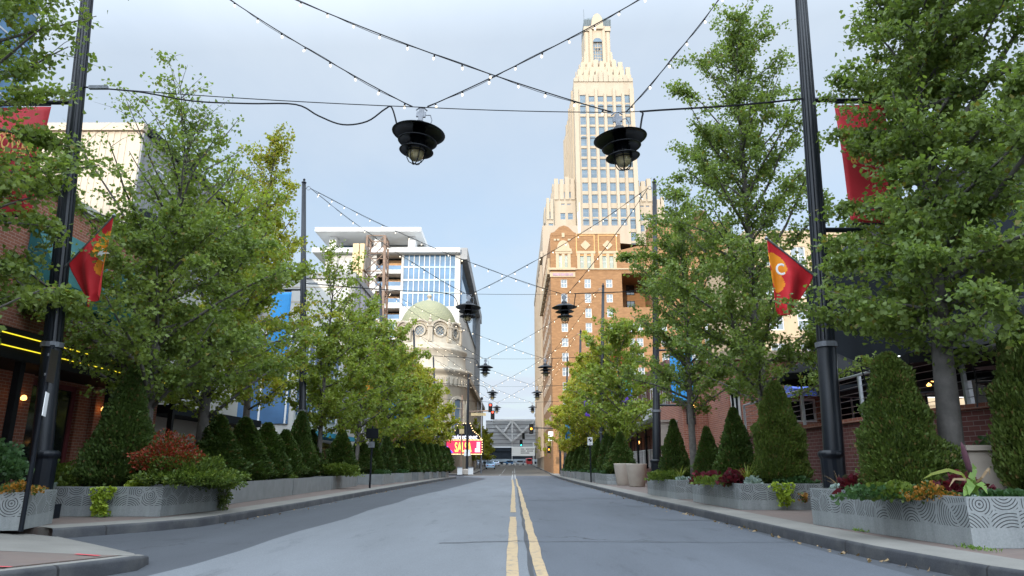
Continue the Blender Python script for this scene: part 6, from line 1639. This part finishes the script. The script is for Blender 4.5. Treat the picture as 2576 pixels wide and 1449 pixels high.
def tpot(x, y, h, r, lab):
    o = thing('tapered_pot', lab, 'pot', (x, y, ZP), 'round tapered pots on the right pavement')
    m = MB(); m.lathe([(0, 0), (r * .68, 0), (r * .72, .03), (r * .97, h - .08), (r, h - .02), (r * .99, h), (r * .9, h), (r * .88, h - .12)], (x, y, ZP + .003), 36); m.build('pot', M['pot'], o, True)
    m = MB(); m.lathe([(0, h - .1), (r * .89, h - .1)], (x, y, ZP), 24); m.build('soil', M['soil'], o)
p = gr(1605, 1225); tpot(p.x + .05, p.y + .5, 1.08, .52, 'round tapered concrete pot on the right pavement, front one')
p = gr(1582, 1222); tpot(p.x - .1, p.y + 1.0, 1.1, .50, 'round tapered concrete pot on the right pavement, rear one')

# ------------------------------------------------------------------ planting
def leafpart(name, parent, P, D, S, mat, rng, asp=.55, fold=.18):
    V, q = leaf_cards(P - np.array(wloc(parent))[None, :] if parent is not None else P, D, S, rng, asp, fold)
    return inst(name, np_mesh(name, V, q, M[mat]), parent)

def unit(rng, n):
    v = rng.normal(size=(n, 3)); return v / np.linalg.norm(v, axis=1, keepdims=True)

def thuja_mesh(h, r, n, seed, mat, card=.10, lump=.16, pw=.72):
    """dense upright cone of flat sprays with lumps; returns (mesh foliage, mesh core)"""
    rng = np.random.default_rng(seed)
    nl = 150; la = rng.uniform(0, 2 * np.pi, nl); lz = rng.uniform(0, 1, nl); lr = rng.uniform(-.20, lump * 1.25, nl) 
    t = rng.uniform(0, 1, n) ** 1.25; a = rng.uniform(0, 2 * np.pi, n)
    prof = lambda t: np.minimum(1, (t + .04) / .14) ** .5 * np.clip(1 - t, 0, 1) ** pw * 1.04 + .02
    bul = np.zeros(n)
    for i in range(nl):
        da = np.abs((a - la[i] + np.pi) % (2 * np.pi) - np.pi); bul += lr[i] * np.exp(-(da / .27) ** 2 - ((t - lz[i]) / .05) ** 2)
    rr = r * prof(t) * (1 + np.clip(bul, -.4, .6)) * (1 - .36 * rng.uniform(0, 1, n) ** 2.2 + .13 * (rng.uniform(0, 1, n) < .035))
    P = np.stack([rr * np.cos(a), rr * np.sin(a), t * h], 1)
    D = np.stack([np.cos(a), np.sin(a), np.full(n, .95)], 1) + rng.normal(size=(n, 3)) * .42
    S = card * .62 * rng.uniform(.55, 1.7, n)
    V, q = leaf_cards(P, D, S, rng, .27, .1)
    m1 = np_mesh('foliage', V, q, M[mat])
    m = MB(); m.lathe([(r * .66 * float(prof(np.array(k / 12.))), h * k / 12. * .95) for k in range(13)], (0, 0, 0), 14)
    return m1, m.mesh('inner_foliage', M['thuja'], smooth=True)

def thuja(x, y, z, meshes, lab, sx=1., sz=1., rz=0., cat='evergreen'):
    o = thing('conical_evergreen', lab, cat, (x, y, z), 'clipped conical evergreens in the planters')
    a = inst('foliage', meshes[0], o); b = inst('inner_foliage', meshes[1], o)
    o.scale = (sx, sx, sz); o.rotation_euler.z = rz
    return o
ZS = .16 + .50
big1 = thuja_mesh(2.35, 1.0, 34000, 11, 'thujal', .105, .2, .56); big2 = thuja_mesh(2.35, .86, 34000, 12, 'thujal', .095, .26, .52); big3 = thuja_mesh(2.6, .98, 36000, 13, 'thuja', .11, .16, .85)
med = [thuja_mesh(2.4, .82, 13000, 20 + k, 'thuja', .15, .2, .88) for k in range(4)]; sml = [thuja_mesh(2.3, .72, 5000, 30 + k, 'thuja', .20) for k in range(3)]
def thx(x, y, Y): return at(x, y, Y).x
thuja(thx(2262, 1100, 10.9), 10.9, ZS, big2, 'broad conical evergreen left of the big ginkgo trunk', .68, (at(2262, 893, 10.9).z - ZS) / 2.35)
thuja(thx(2612, 1100, 10.3), 10.3, ZS, big1, 'conical evergreen cut by the right edge of the picture', .60, (at(2560, 800, 10.3).z - ZS) / 2.35, 2.)
thuja(thx(1958, 1100, 17.3), 17.3, ZS, big1, 'broad conical evergreen behind the lime vine on the right', .66, (at(1945, 965, 17.3).z - ZS) / 2.35, 1.)
thuja(thx(1852, 1130, 18.9), 18.9, ZS, med[0], 'narrow dark evergreen at the far end of the second right planter', .72, (at(1850, 1032, 18.9).z - ZS) / 2.4)
thuja(thx(1780, 1130, 21.9), 21.9, ZS, med[1], 'short pointed evergreen right of the slim ginkgo trunk', .62, (at(1778, 1077, 21.9).z - ZS) / 2.4)
thuja(thx(1697, 1130, 24.6), 24.6, ZS, med[2], 'conical evergreen left of the slim ginkgo trunk by the second pole', .68, (at(1700, 1060, 24.6).z - ZS) / 2.4)
thuja(thx(1562, 1150, 39.6), 39.6, ZS, med[3], 'evergreen standing just behind the tapered pots', 1.05, (at(1562, 1090, 39.6).z - ZS) / 2.4)
RW = ['second', 'third', 'fourth', 'fifth', 'sixth', 'seventh', 'eighth', 'ninth', 'tenth', 'eleventh', 'twelfth', 'thirteenth', 'fourteenth', 'fifteenth', 'sixteenth', 'seventeenth', 'eighteenth', 'nineteenth', 'twentieth']
for i, y in enumerate((42.3, 46.2, 48.9, 52.6, 55.3, 59.1, 61.9, 65.6, 68.5, 72.1, 74.6)):
    thuja(6.1 + .15 * math.sin(i * 2.3), y, ZS, sml[i % 3], f'dark evergreen in the far right row, {RW[i]} beyond the tapered pots', .95 + .1 * math.sin(i), 1.0 + .12 * math.sin(i * 1.7), i)
thuja(thx(305, 1150, 15.0), 15.0, ZS, big3, 'largest conical evergreen beside the red bush on the left', .82, (at(300, 928, 15).z - ZS) / 2.6)
LROW = [(545, 20.0, 1050), (610, 22.4, 1055), (668, 24.6, 1068), (715, 26.8, 1085), (752, 29.2, 1040), (780, 31.2, 1085), (858, 35.2, 1082), (905, 39.2, 1098), (938, 41.5, 1100), (972, 45.2, 1102), (1003, 47.6, 1108), (1030, 51, 1112), (1048, 53, 1110), (1066, 56, 1115), (1082, 58, 1118), (1096, 61, 1120), (1107, 63, 1122), (1116, 66, 1126), (1126, 68, 1128)]
for i, (x, Y, yt) in enumerate(LROW):
    h = at(x, yt, Y).z - ZS; k = med[i % 4] if i < 9 else sml[i % 3]
    thuja(thx(x, 1140, Y), Y, ZS, k, f'dark conical evergreen in the left planter row, {(["first"] + RW)[i]} past the red bush', (1.05 if i < 6 else 1.0) + .1 * math.sin(i * 1.3), h / (2.4 if i < 9 else 2.3), i * 1.1)

def shrub(lab, c, rx, ry, rz, n, size, mat, seed, name='shrub', cat='shrub', up=.5, shell=.5, asp=.45, group=None, stems=True, top=None, low=-.15):
    rng = np.random.default_rng(seed)
    o = thing(name, lab, cat, c, group)
    d = unit(rng, n); d[:, 2] = np.where(d[:, 2] < low, -d[:, 2], d[:, 2])
    rad = 1 - shell * rng.uniform(0, 1, n) ** 1.6
    lum = 1 + .22 * np.sin(d[:, 0] * 5 + seed) * np.sin(d[:, 1] * 6 + 1.3 * seed) + .14 * np.sin(d[:, 2] * 9 + seed)
    P = d * (rad * lum)[:, None] * np.array([rx, ry, rz]) + np.array(c)
    P[:, 2] += rz * .15
    D = d + rng.normal(size=(n, 3)) * .5; D[:, 2] += up
    leafpart('foliage', o, P, D, size * rng.uniform(.6, 1.4, n), mat, rng, asp)
    if stems:
        m = MB(); rr = random.Random(seed)
        for i in range(9):
            a = rr.uniform(0, 6.28); q = rr.uniform(.3, .8); m.tube([c, (c[0] + rx * q * .4 * math.cos(a), c[1] + ry * q * .4 * math.sin(a), c[2] + rz * .4), (c[0] + rx * q * math.cos(a), c[1] + ry * q * math.sin(a), c[2] + rz * .75)], [.014, .01, .004], 4)
        m.build('stems', M['bark'], o)
    return o, rng
# red bush with feathery green skirt
q = at(425, 1150, 14.6)
shrub('red leaved bush with fine twigs beside the largest left evergreen', (q.x, 14.6, ZS + .35), .66, .6, .58, 6500, .055, 'redleaf', 5, 'red_bush', up=.3, shell=.8, asp=.28)
q = at(455, 1215, 14.5)
shrub('feathery green juniper spreading below the red bush', (q.x, 14.7, ZS + .08), 1.0, .9, .40, 9000, .085, 'juniper', 6, 'juniper', up=.15, shell=.8, asp=.2)
q = at(530, 1225, 15.6); shrub('light feathery juniper trailing over the left planter end', (q.x + .05, 15.6, ZS - .02), .50, .55, .34, 4200, .08, 'juniper', 7, 'juniper', up=.0, shell=.8, asp=.2)
q = at(548, 1262, 15.9); shrub('juniper tail hanging down to the pavement by the left planter', (q.x + .12, 15.95, .42), .13, .16, .30, 620, .06, 'juniper', 8, 'juniper', up=-.5, shell=.8, asp=.2, low=-1)
q = at(840, 1195, 31.0); shrub('bright green spreading juniper on the long left planter wall', (q.x, 31.3, ZS + .05), 1.0, .7, .42, 4500, .12, 'juniper', 9, 'juniper', up=.3, shell=.8, asp=.22)
q = at(728, 1215, 26); shrub('small drooping juniper tuft hanging from the left planter wall', (q.x + .1, 25.5, .58), .25, .3, .26, 1300, .09, 'juniper', 10, 'juniper', up=-.3, shell=.8, asp=.22, low=-1)
q = at(345, 1220, 14.2); shrub('lime green clump at the rim left of the juniper', (q.x, 14.25, ZS + .03), .16, .14, .13, 700, .06, 'limeleaf', 12, 'small_plant', 'plant')
def vine(lab, x, y, z0, z1, wd, n, seed, mat='limeleaf', size=.085):
    rng = np.random.default_rng(seed); o = thing('trailing_vine', lab, 'vine', (x, y, z0))
    t = rng.uniform(0, 1, n); wv = wd * (1 - .55 * t) * (1 + .35 * np.sin(t * 9))
    P = np.stack([x + rng.uniform(-.5, .5, n) * wv, y - .04 - rng.uniform(0, .10, n) - .05 * np.sin(t * 3), z0 + (z1 - z0) * t], 1)
    D = np.stack([rng.normal(size=n) * .8, -rng.uniform(.3, 1, n), -rng.uniform(-.1, .9, n)], 1)
    leafpart('leaves', o, P, D, size * rng.uniform(.6, 1.3, n), mat, rng, .42, .12)
    m = MB(); rr = random.Random(seed)
    for i in range(5): a = x + rr.uniform(-.4, .4) * wd; m.tube([(a, y + .05, z0), (a, y - .05, z0 - .03), (x + (a - x) * .5, y - .05, z1 + .08)], .006, 4)
    m.build('stems', M['corn'], o)
q = at(270, 1230, 13.95); vine('lime vine trailing over the left planter front', q.x, 13.95, q.z + .05, at(270, 1290, 13.95).z, .42, 430, 21)
q = at(1965, 1215, 16.05); vine('lime vine trailing over the second right planter', q.x, 16.08, q.z + .02, at(1965, 1268, 16.05).z, .46, 300, 22)
q = at(2015, 1238, 16.05); vine('small orange leaved vine next to the lime vine', q.x, 16.08, q.z, at(2015, 1262, 16.05).z, .14, 60, 23, 'orangelf', .07)

def grass(lab, x, y, z, h, n, seed, mat='blade', spread=.8, w_=.012, name='grass_clump', cat='ornamental grass'):
    rr = random.Random(seed); o = thing(name, lab, cat, (x, y, z)); m = MB()
    for i in range(n):
        a = rr.uniform(0, 6.28); L = h * rr.uniform(.6, 1.15); s_ = spread * rr.uniform(.5, 1.2); k = 7; pts = []
        for j in range(k + 1):
            t = j / k; pts.append(Vector((x + math.cos(a) * L * s_ * t ** 1.4, y + math.sin(a) * L * s_ * t ** 1.4, z + L * (t * 1.25 - .65 * s_ * t * t))))
        tn = Vector((-math.sin(a), math.cos(a), 0))
        for j in range(k):
            wa, wb = w_ * (1 - (j / k) ** 1.5) + .001, w_ * (1 - ((j + 1) / k) ** 1.5) + .001
            m.quad([pts[j] - tn * wa, pts[j] + tn * wa, pts[j + 1] + tn * wb, pts[j + 1] - tn * wb])
    m.build('blades', M[mat], o)
    return o
RZ = .16 + .53
q = at(1905, 1190, 17); grass('yellow green grass clump in front of the second right planter evergreens', at(1880, 1195, 16.5).x, 16.5, RZ, .55, 26, 31)
grass('yellow green grass clump in the third right planter', at(1712, 1190, 21.9).x, 21.9, RZ, .62, 26, 32)
grass('dry arching grass behind the large right planter at the pole foot', at(2098, 1200, 12.2).x, 12.0, RZ - .05, .55, 16, 33, 'drygrass', .9, .006)
grass('green grass clump beside the tapered pots', 5.4, 39.3, RZ, .7, 20, 35)
def bedding(lab, x, y, rx, rz, n, size, mat, seed, cat='plant', ry=None):
    shrub(lab, (x, y, RZ - .03), rx, ry or rx * .8, rz, n, size, mat, seed, 'bedding_plant', cat, up=.5, shell=.75, asp=.5, stems=False)
bedding('dark red coleus at the left end of the large right planter', at(2152, 1225, 11.3).x, 11.2, .26, .24, 420, .085, 'coleus', 41)
bedding('dark red coleus behind the corn like plant', at(2425, 1215, 9.6).x, 9.7, .30, .24, 480, .085, 'coleus', 42)
bedding('orange flowered low plant in the large right planter', at(2350, 1225, 9.2).x, 9.3, .30, .16, 900, .04, 'orangelf', 43)
bedding('grey green low plant by the pole in the large right planter', at(2108, 1232, 11.8).x, 11.6, .22, .12, 420, .05, 'greyleaf', 44)
bedding('green ground planting in the large right planter middle', at(2280, 1232, 9.6).x, 9.9, .75, .13, 1500, .06, 'greenlf', 45, ry=.35)
bedding('yellow green feathery plant left of the orange flowers', at(2240, 1225, 9.9).x, 9.8, .3, .18, 900, .06, 'juniper', 46)
bedding('green ground planting at the right edge of the large planter', at(2540, 1240, 9.2).x, 9.2, .55, .10, 900, .06, 'greenlf', 47, ry=.3)
bedding('silver leaved plant at the planter corner', at(2452, 1246, 8.85).x, 8.82, .09, .05, 160, .045, 'greyleaf', 48)
bedding('silver leaved plant at the corner of the second right planter', at(1893, 1205, 16.4).x, 16.35, .17, .15, 260, .07, 'greyleaf', 49)
bedding('dark red coleus in the second right planter', at(1852, 1200, 16.6).x, 16.7, .30, .24, 380, .10, 'coleus', 50)
bedding('dark red plant left in the second right planter', at(1772, 1200, 18.6).x, 18.4, .36, .22, 420, .10, 'coleus', 51)
bedding('green spreading plant along the second right planter rim', at(1800, 1205, 17.6).x, 17.8, .45, .16, 1100, .07, 'juniper', 52, ry=1.2)
bedding('green spreading plant in the third right planter', at(1665, 1196, 23.6).x, 23.4, .50, .24, 1500, .08, 'juniper', 53, ry=1.0)
bedding('silver leaved plant in the third right planter', at(1717, 1205, 21.6).x, 21.6, .2, .1, 220, .07, 'greyleaf', 54)
bedding('green bedding along the right rim of the second right planter', at(2010, 1203, 16.6).x, 16.8, .5, .16, 700, .07, 'greenlf', 55)
for i, (a, b) in enumerate(RP): bedding(f'green bedding on the far right planter, {ORD[i]} beyond the pots', 5.5, (a + b) / 2, .45, .16, 500, .12, 'greenlf', 60 + i, ry=1.3)
for i, (a, b, x) in enumerate(LP2): bedding(f'green bedding on the far left planter, {ORD[i].replace("nearest", "first")} past the square sign', x - .5, (a + b) / 2, .45, .16, 500, .12, 'greenlf', 70 + i, ry=1.4)
q = at(22, 1240, 10.9); shrub('orange flowering plant in the lower left planter', (q.x, 11.1, RZ), .32, .3, .13, 800, .04, 'orangelf', 80, 'bedding_plant', 'plant', stems=False)
q = at(10, 1150, 11.6); shrub('loose green shrub at the lower left edge', (q.x - .1, 11.5, RZ + .15), .5, .45, .5, 2200, .07, 'greenlf', 81)
q = at(165, 1130, 15.5); shrub('leafy green shrub in front of the maroon windows', (q.x, 15.6, .5), .6, .5, .55, 2000, .07, 'juniper', 82)
q = at(120, 1190, 14.8); shrub('silver green plant behind the nearest left pole', (q.x, 14.9, .4), .25, .25, .28, 420, .08, 'greyleaf', 83, 'bedding_plant', 'plant')
q = at(225, 1190, 14.6); shrub('low olive shrub left of the largest left evergreen', (q.x - .15, 14.7, RZ), .4, .4, .42, 1500, .06, 'juniper', 84)
# rose bushes by the retaining wall
q = at(2475, 1110, 11.3); shrub('rose bush with red blooms against the brick terrace wall', (q.x, 11.25, .95), .42, .2, .5, 700, .07, 'greenlf', 85)
# corn like plant with plume
cx_, cy_ = at(2462, 1240, 8.95).x, 8.95; o = thing('plumed_grass', 'corn like plant with one maroon plume at the right planter corner', 'plant', (cx_, cy_, RZ))
m = MB(); top = at(2418, 1112, 8.95); b0 = at(2443, 1195, 8.95); m.tube([(cx_ - .02, cy_, RZ - .05), (b0.x + .03, cy_, b0.z - .05), b0], [.022, .018, .012], 6); st = m.build('stem', M['corn'], o)
m = MB(); m.tube([b0, b0.lerp(top, .2), b0.lerp(top, .55), b0.lerp(top, .85), top], [.012, .034, .036, .024, .004], 10); m.build('plume', M['plume'], o, True)
def blade(pts, w_, mat, mb):
    pts = [Vector(p) for p in pts]; k = len(pts) - 1
    for j in range(k):
        wa, wb = w_ * math.sin(math.pi * (.12 + .88 * j / k)) + .002, w_ * math.sin(math.pi * (.12 + .88 * (j + 1) / k)) + .002
        t = (pts[j + 1] - pts[j]).normalized(); s_ = t.cross(Vector((0, -1, .2))).normalized(); mb.quad([pts[j] - s_ * wa, pts[j] + s_ * wa, pts[j + 1] + s_ * wb, pts[j + 1] - s_ * wb])
A = lambda x, y, d=0.: at(x, y, 8.95 + d)
for path, w_, mt in (([A(2442, 1222), A(2420, 1192, -.1), A(2385, 1182, -.15), A(2345, 1192, -.2), A(2322, 1205, -.2)], .02, 'blade'), ([A(2444, 1225), A(2430, 1206, -.1), A(2400, 1205, -.15), A(2388, 1225, -.2)], .014, 'drygrass'),
                     ([A(2446, 1222), A(2470, 1202, -.1), A(2482, 1185, -.1), A(2488, 1178), A(2490, 1195)], .014, 'drygrass'), ([A(2445, 1236), A(2438, 1222, -.15), A(2430, 1235, -.25), A(2424, 1249, -.3)], .05, 'corn'), ([A(2449, 1240), A(2462, 1215, -.1), A(2474, 1222, -.15), A(2484, 1243, -.2)], .045, 'corn'), ([A(2445, 1230), A(2443, 1205, -.05), A(2452, 1180), A(2446, 1165)], .04, 'corn'), ([A(2445, 1225), A(2444, 1212, -.1), A(2440, 1224, -.2), A(2438, 1246, -.3)], .06, 'corn')):
    m = MB(); blade(path, w_, mt, m); m.build('blade', M[mt], o)

# ------------------------------------------------------------------ ginkgo trees
def ginkgo(lab, x, y, h, r, cz0, seed, nl, leaves, ls, mat, tr=.15, lean=(0, 0), fork=None, name='ginkgo_tree', bark='bark', zb=.5, elev=(24, 58), bare=0, prof_pow=.8, fullness=1., trunk_open=True, skew=(0, 0), gap=None):
    rr = random.Random(seed); rng = np.random.default_rng(seed)
    o = thing(name, lab, 'tree', (x, y, zb), 'ginkgo trees in the planters')
    m = MB()
    lead = []
    nseg = 14
    for i in range(nseg + 1):
        t = i / nseg; lead.append(Vector((x + lean[0] * t + .10 * math.sin(t * 5 + seed) * t, y + lean[1] * t + .10 * math.cos(t * 4 + seed) * t, zb + (h - zb) * t)))
    def tz(z): t = max(0, min(.999, (z - zb) / (h - zb))) * nseg; i = int(t); return lead[i].lerp(lead[i + 1], t - i)
    rad = lambda z: tr * max(.05, 1 - (z - zb) / (h - zb)) ** .75
    m.tube([lead[0] + Vector((0, 0, -.1))] + lead[1:], [tr * 1.22] + [rad(p.z) for p in lead[1:-1]] + [.008], 10)
    segs = []      # (a, b, weight) leafy segments
    for k in range(nl):
        u = (k + rr.uniform(0, .8)) / nl
        z0 = cz0 + (h * .96 - cz0) * u ** 1.05
        az = k * 2.39996 + rr.uniform(-.5, .5)
        p0 = tz(z0); ln = r * (1 - u) ** prof_pow * rr.uniform(.72, 1.18) * (1.0 if u > .12 else .85) + .25
        ln *= 1 + skew[0] * math.cos(az) + skew[1] * math.sin(az)
        if gap and gap[0] < z0 < gap[1] and math.cos(az) * gap[2] > .25: ln *= gap[3]
        el = R(rr.uniform(*elev)) * (.6 + .6 * u)
        L = ln / max(.45, math.cos(el)); n = 6; pts = [p0]
        d = Vector((math.cos(az) * math.cos(el), math.sin(az) * math.cos(el), math.sin(el)))
        for j in range(n):
            d = (d + Vector((rr.uniform(-.16, .16), rr.uniform(-.16, .16), rr.uniform(-.04, .13) - .10 * (j / n)))).normalized(); pts.append(pts[-1] + d * L / n)
        r0 = min(rad(z0) * .5, .012 + .011 * L); m.tube(pts, [r0 * (1 - .85 * j / n) + .003 for j in range(n + 1)], 6)
        for j in range(n): segs.append((pts[j], pts[j + 1], .55))
        nt_ = max(3, int(L * 3.2))
        for q in range(nt_):
            t = rr.uniform(.08, 1.) * n; i = min(n - 1, int(t)); b = pts[i].lerp(pts[i + 1], t - i)
            a2 = rr.uniform(0, 6.28); dd = (d * .5 + Vector((math.cos(a2), math.sin(a2), rr.uniform(-.25, .65)))).normalized(); tl = rr.uniform(.3, .85) * (.45 + .25 * r)
            e1 = b + dd * tl * .5 + Vector((0, 0, .03)); e2 = b + dd * tl + Vector((0, 0, -.06 * tl)); m.tube([b, e1, e2], [.008, .006, .002], 3); segs.append((b, e1, 1.)); segs.append((e1, e2, 1.1))
    for k in range(bare):
        z0 = h * rr.uniform(.86, 1.0); p0 = tz(z0); a2 = rr.uniform(0, 6.28); pts = [p0]; d = Vector((math.cos(a2) * .55, math.sin(a2) * .55, .85)).normalized()
        for j in range(5):
            d = (d + Vector((rr.uniform(-.2, .2), rr.uniform(-.2, .2), .05))).normalized(); pts.append(pts[-1] + d * rr.uniform(.16, .30)); m.bar(pts[-1], pts[-1] + Vector((rr.uniform(-.3, .3), rr.uniform(-.3, .3), rr.uniform(.0, .25))), .005, n=3)
        m.tube(pts, [.016 - .0024 * j for j in range(6)], 4)
    # leafy top of the leader
    for j in range(nseg):
        if lead[j].z > cz0 + (h - cz0) * .55 and not bare: segs.append((lead[j], lead[j + 1], .5))
    m.build('trunk', M[bark], o, True)
    A_ = np.array([s_[0][:] for s_ in segs]); B_ = np.array([s_[1][:] for s_ in segs]); W_ = np.array([s_[2] * (s_[1] - s_[0]).length for s_ in segs]); W_ *= np.exp(rng.normal(size=len(W_)) * .85)
    if bare: W_ *= np.where((A_[:, 2] - cz0) / (h - cz0) > .62, .28, 1.)
    idx = rng.choice(len(segs), size=leaves, p=W_ / W_.sum())
    t = rng.uniform(0, 1, leaves)[:, None]; P = A_[idx] * (1 - t) + B_[idx] * t
    P += rng.normal(size=(leaves, 3)) * np.array([.085, .085, .07]) * (1 + 1.2 * ls) * fullness
    ax_ = P - np.array([[x, y, 0]]); ax_[:, 2] = 0; ax_ /= (np.linalg.norm(ax_, axis=1, keepdims=True) + 1e-6)
    D = ax_ * .45 + rng.normal(size=(leaves, 3)) * .75 + np.array([0, 0, -.35])
    V, qd = leaf_cards(P - np.array(wloc(o)), D, ls * rng.uniform(.65, 1.25, leaves), rng, .52, .14)
    inst('crown', np_mesh('crown', V, qd, M[mat]), o)
    return o
TX = lambda x, y, Y: at(x, y, Y).x
ginkgo('large ginkgo at the right edge with thick forked trunk', 6.75, 10.9, 11.4, 3.3, 2.7, 3, 78, 95000, .080, 'leafd', tr=.185, bark='barkr', zb=.6, elev=(-2, 56), prof_pow=.55, lean=(.85, .2), skew=(.52, 0), gap=(3.6, 7.4, -1, .62))
ginkgo('tall slender ginkgo right of the brick hotel in the second right planter', TX(1912, 900, 18.4), 18.4, 14.2, 3.0, 2.5, 4, 72, 52000, .082, 'leafg', tr=.15, zb=.6, prof_pow=.62)
ginkgo('smaller ginkgo with slim trunk in the third right planter', TX(1742, 1100, 23.4), 23.4, 10.2, 2.4, 2.8, 5, 52, 26000, .09, 'leafg', tr=.13, zb=.6, prof_pow=.6)
for i, (y, h, mt) in enumerate(((41, 9.6, 'leafm'), (50, 9.9, 'leafy'), (58.5, 9.6, 'leafy'), (67, 9.7, 'leafy'), (75, 9.3, 'leafy'))):
    ginkgo(f'yellowing ginkgo in the far right row, {ORD[i].replace("nearest", "first")} beyond the tapered pots', 6.35, y, h, 2.95, 2.3, 51 + i, 40, 11500 - 700 * i, .165 + .01 * i, mt, tr=.12, zb=.6, prof_pow=.6)
ginkgo('ginkgo reaching in from the left edge above the neon canopy', -9.5, 10.2, 11.6, 3.3, 2.7, 8, 60, 54000, .088, 'leafg', tr=.16, zb=.6, prof_pow=.4, elev=(6, 50), skew=(-.14, 0), gap=(2.9, 4.3, 1, .5))
ginkgo('ginkgo with bare top twigs behind the largest left evergreen', TX(392, 900, 15.9), 15.9, 10.0, 3.4, 2.3, 9, 58, 35000, .09, 'leafg', tr=.145, zb=.6, bare=5, prof_pow=.6, skew=(-.12, 0))
ginkgo('dark trunked ginkgo behind the red bush', TX(512, 1050, 20.5), 20.5, 9.3, 3.3, 2.4, 14, 48, 24000, .105, 'leafm', tr=.19, bark='barkr', zb=.5, prof_pow=.55)
ginkgo('taller ginkgo with yellow sunlit top in the left row', TX(655, 560, 26.0) + .2, 26.0, at(655, 322, 26.0).z, 2.5, 3.0, 15, 50, 17000, .11, 'leafy', tr=.15, zb=.16, prof_pow=.75)
ginkgo('ginkgo with pale trunk before the long left planter wall', TX(808, 1080, 31.0), 31.0, at(838, 660, 31).z, 2.7, 2.4, 16, 44, 13500, .13, 'leafm', tr=.12, zb=.6, bare=2, prof_pow=.6)
for i, (y, h, mt) in enumerate(((38.6, 9.9, 'leafm'), (46.5, 10.3, 'leafm'), (54, 9.9, 'leafy'), (61.5, 9.7, 'leafy'), (68.0, 8.3, 'leafy'))):
    ginkgo(f'yellowing ginkgo in the far left row, {ORD[i].replace("nearest", "first")} past the square sign', -8.6 + .1 * i, y, h, 3.0, 2.3, 81 + i, 40, 11500 - 600 * i, .155 + .012 * i, mt, tr=.12, zb=.6, prof_pow=.6)
for i, (x, y, h) in enumerate(((7.0, 106, 6.5), (7.2, 122, 7.), (7.2, 140, 7.5), (7.3, 165, 8.), (-7.2, 128, 8.), (-7.2, 150, 8.5), (-7., 172, 9.), (-7.2, 196, 9.))):
    ginkgo(f'distant yellow green street tree beyond the crossing, {["first", "second", "third", "fourth"][i % 4]} on the {"right" if x > 0 else "left"}', x, y, h + zr(y), 2.2 + .1 * (i % 3), 1.8 + zr(y), 120 + i, 20, 3200, .30, 'leafy', tr=.11, zb=zr(y) + .1, name='street_tree', prof_pow=.55)

# ------------------------------------------------------------------ fallen leaves along the kerbs
rng = np.random.default_rng(99); n = 330
yy = 7 + 55 * rng.uniform(0, 1, n) ** 1.6; right = rng.uniform(0, 1, n) < .62
xx = np.where(right, np.interp(yy, [7.2, 9, 11.3, 15.3, 24, 46, 70], [4.6, 4.36, 4.26, 4.22, 4.07, 4.07, 4.3]) - np.abs(rng.normal(size=n)) * .10, -5.72 + np.abs(rng.normal(size=n)) * .12)
ok = right | (yy > 14); P = np.stack([xx, yy, np.full(n, .016)], 1)[ok]; D = np.stack([rng.normal(size=n), rng.normal(size=n), np.abs(rng.normal(size=n)) * .2], 1)[ok]
V, qd = leaf_cards(P, D, .05 * rng.uniform(.5, 1.6, len(P)), rng, .45, .1); o = inst('fallen_leaves', np_mesh('fallen_leaves', V, qd, M['litter'])); o['kind'] = 'stuff'; o['label'] = 'dry fallen leaves lying in the gutters'
rng = np.random.default_rng(5); n = 260; c = rng.integers(0, 3, n); cc = np.array([(5.22, 10.8), (5.40, 8.5), (-7.9, 13.85)])[c]
P = np.stack([cc[:, 0] + rng.normal(size=n) * .05, cc[:, 1] + rng.normal(size=n) * .12, np.full(n, .163)], 1); V, qd = leaf_cards(P, np.stack([rng.normal(size=n) * .5, rng.normal(size=n) * .5, np.ones(n)], 1), .05 * rng.uniform(.5, 1.2, n), rng, .2); o = inst('grass_tuft', np_mesh('grass_tuft', V, qd, M['corn'])); o['kind'] = 'stuff'; o['label'] = 'small weeds in the paving joints beside the planters'
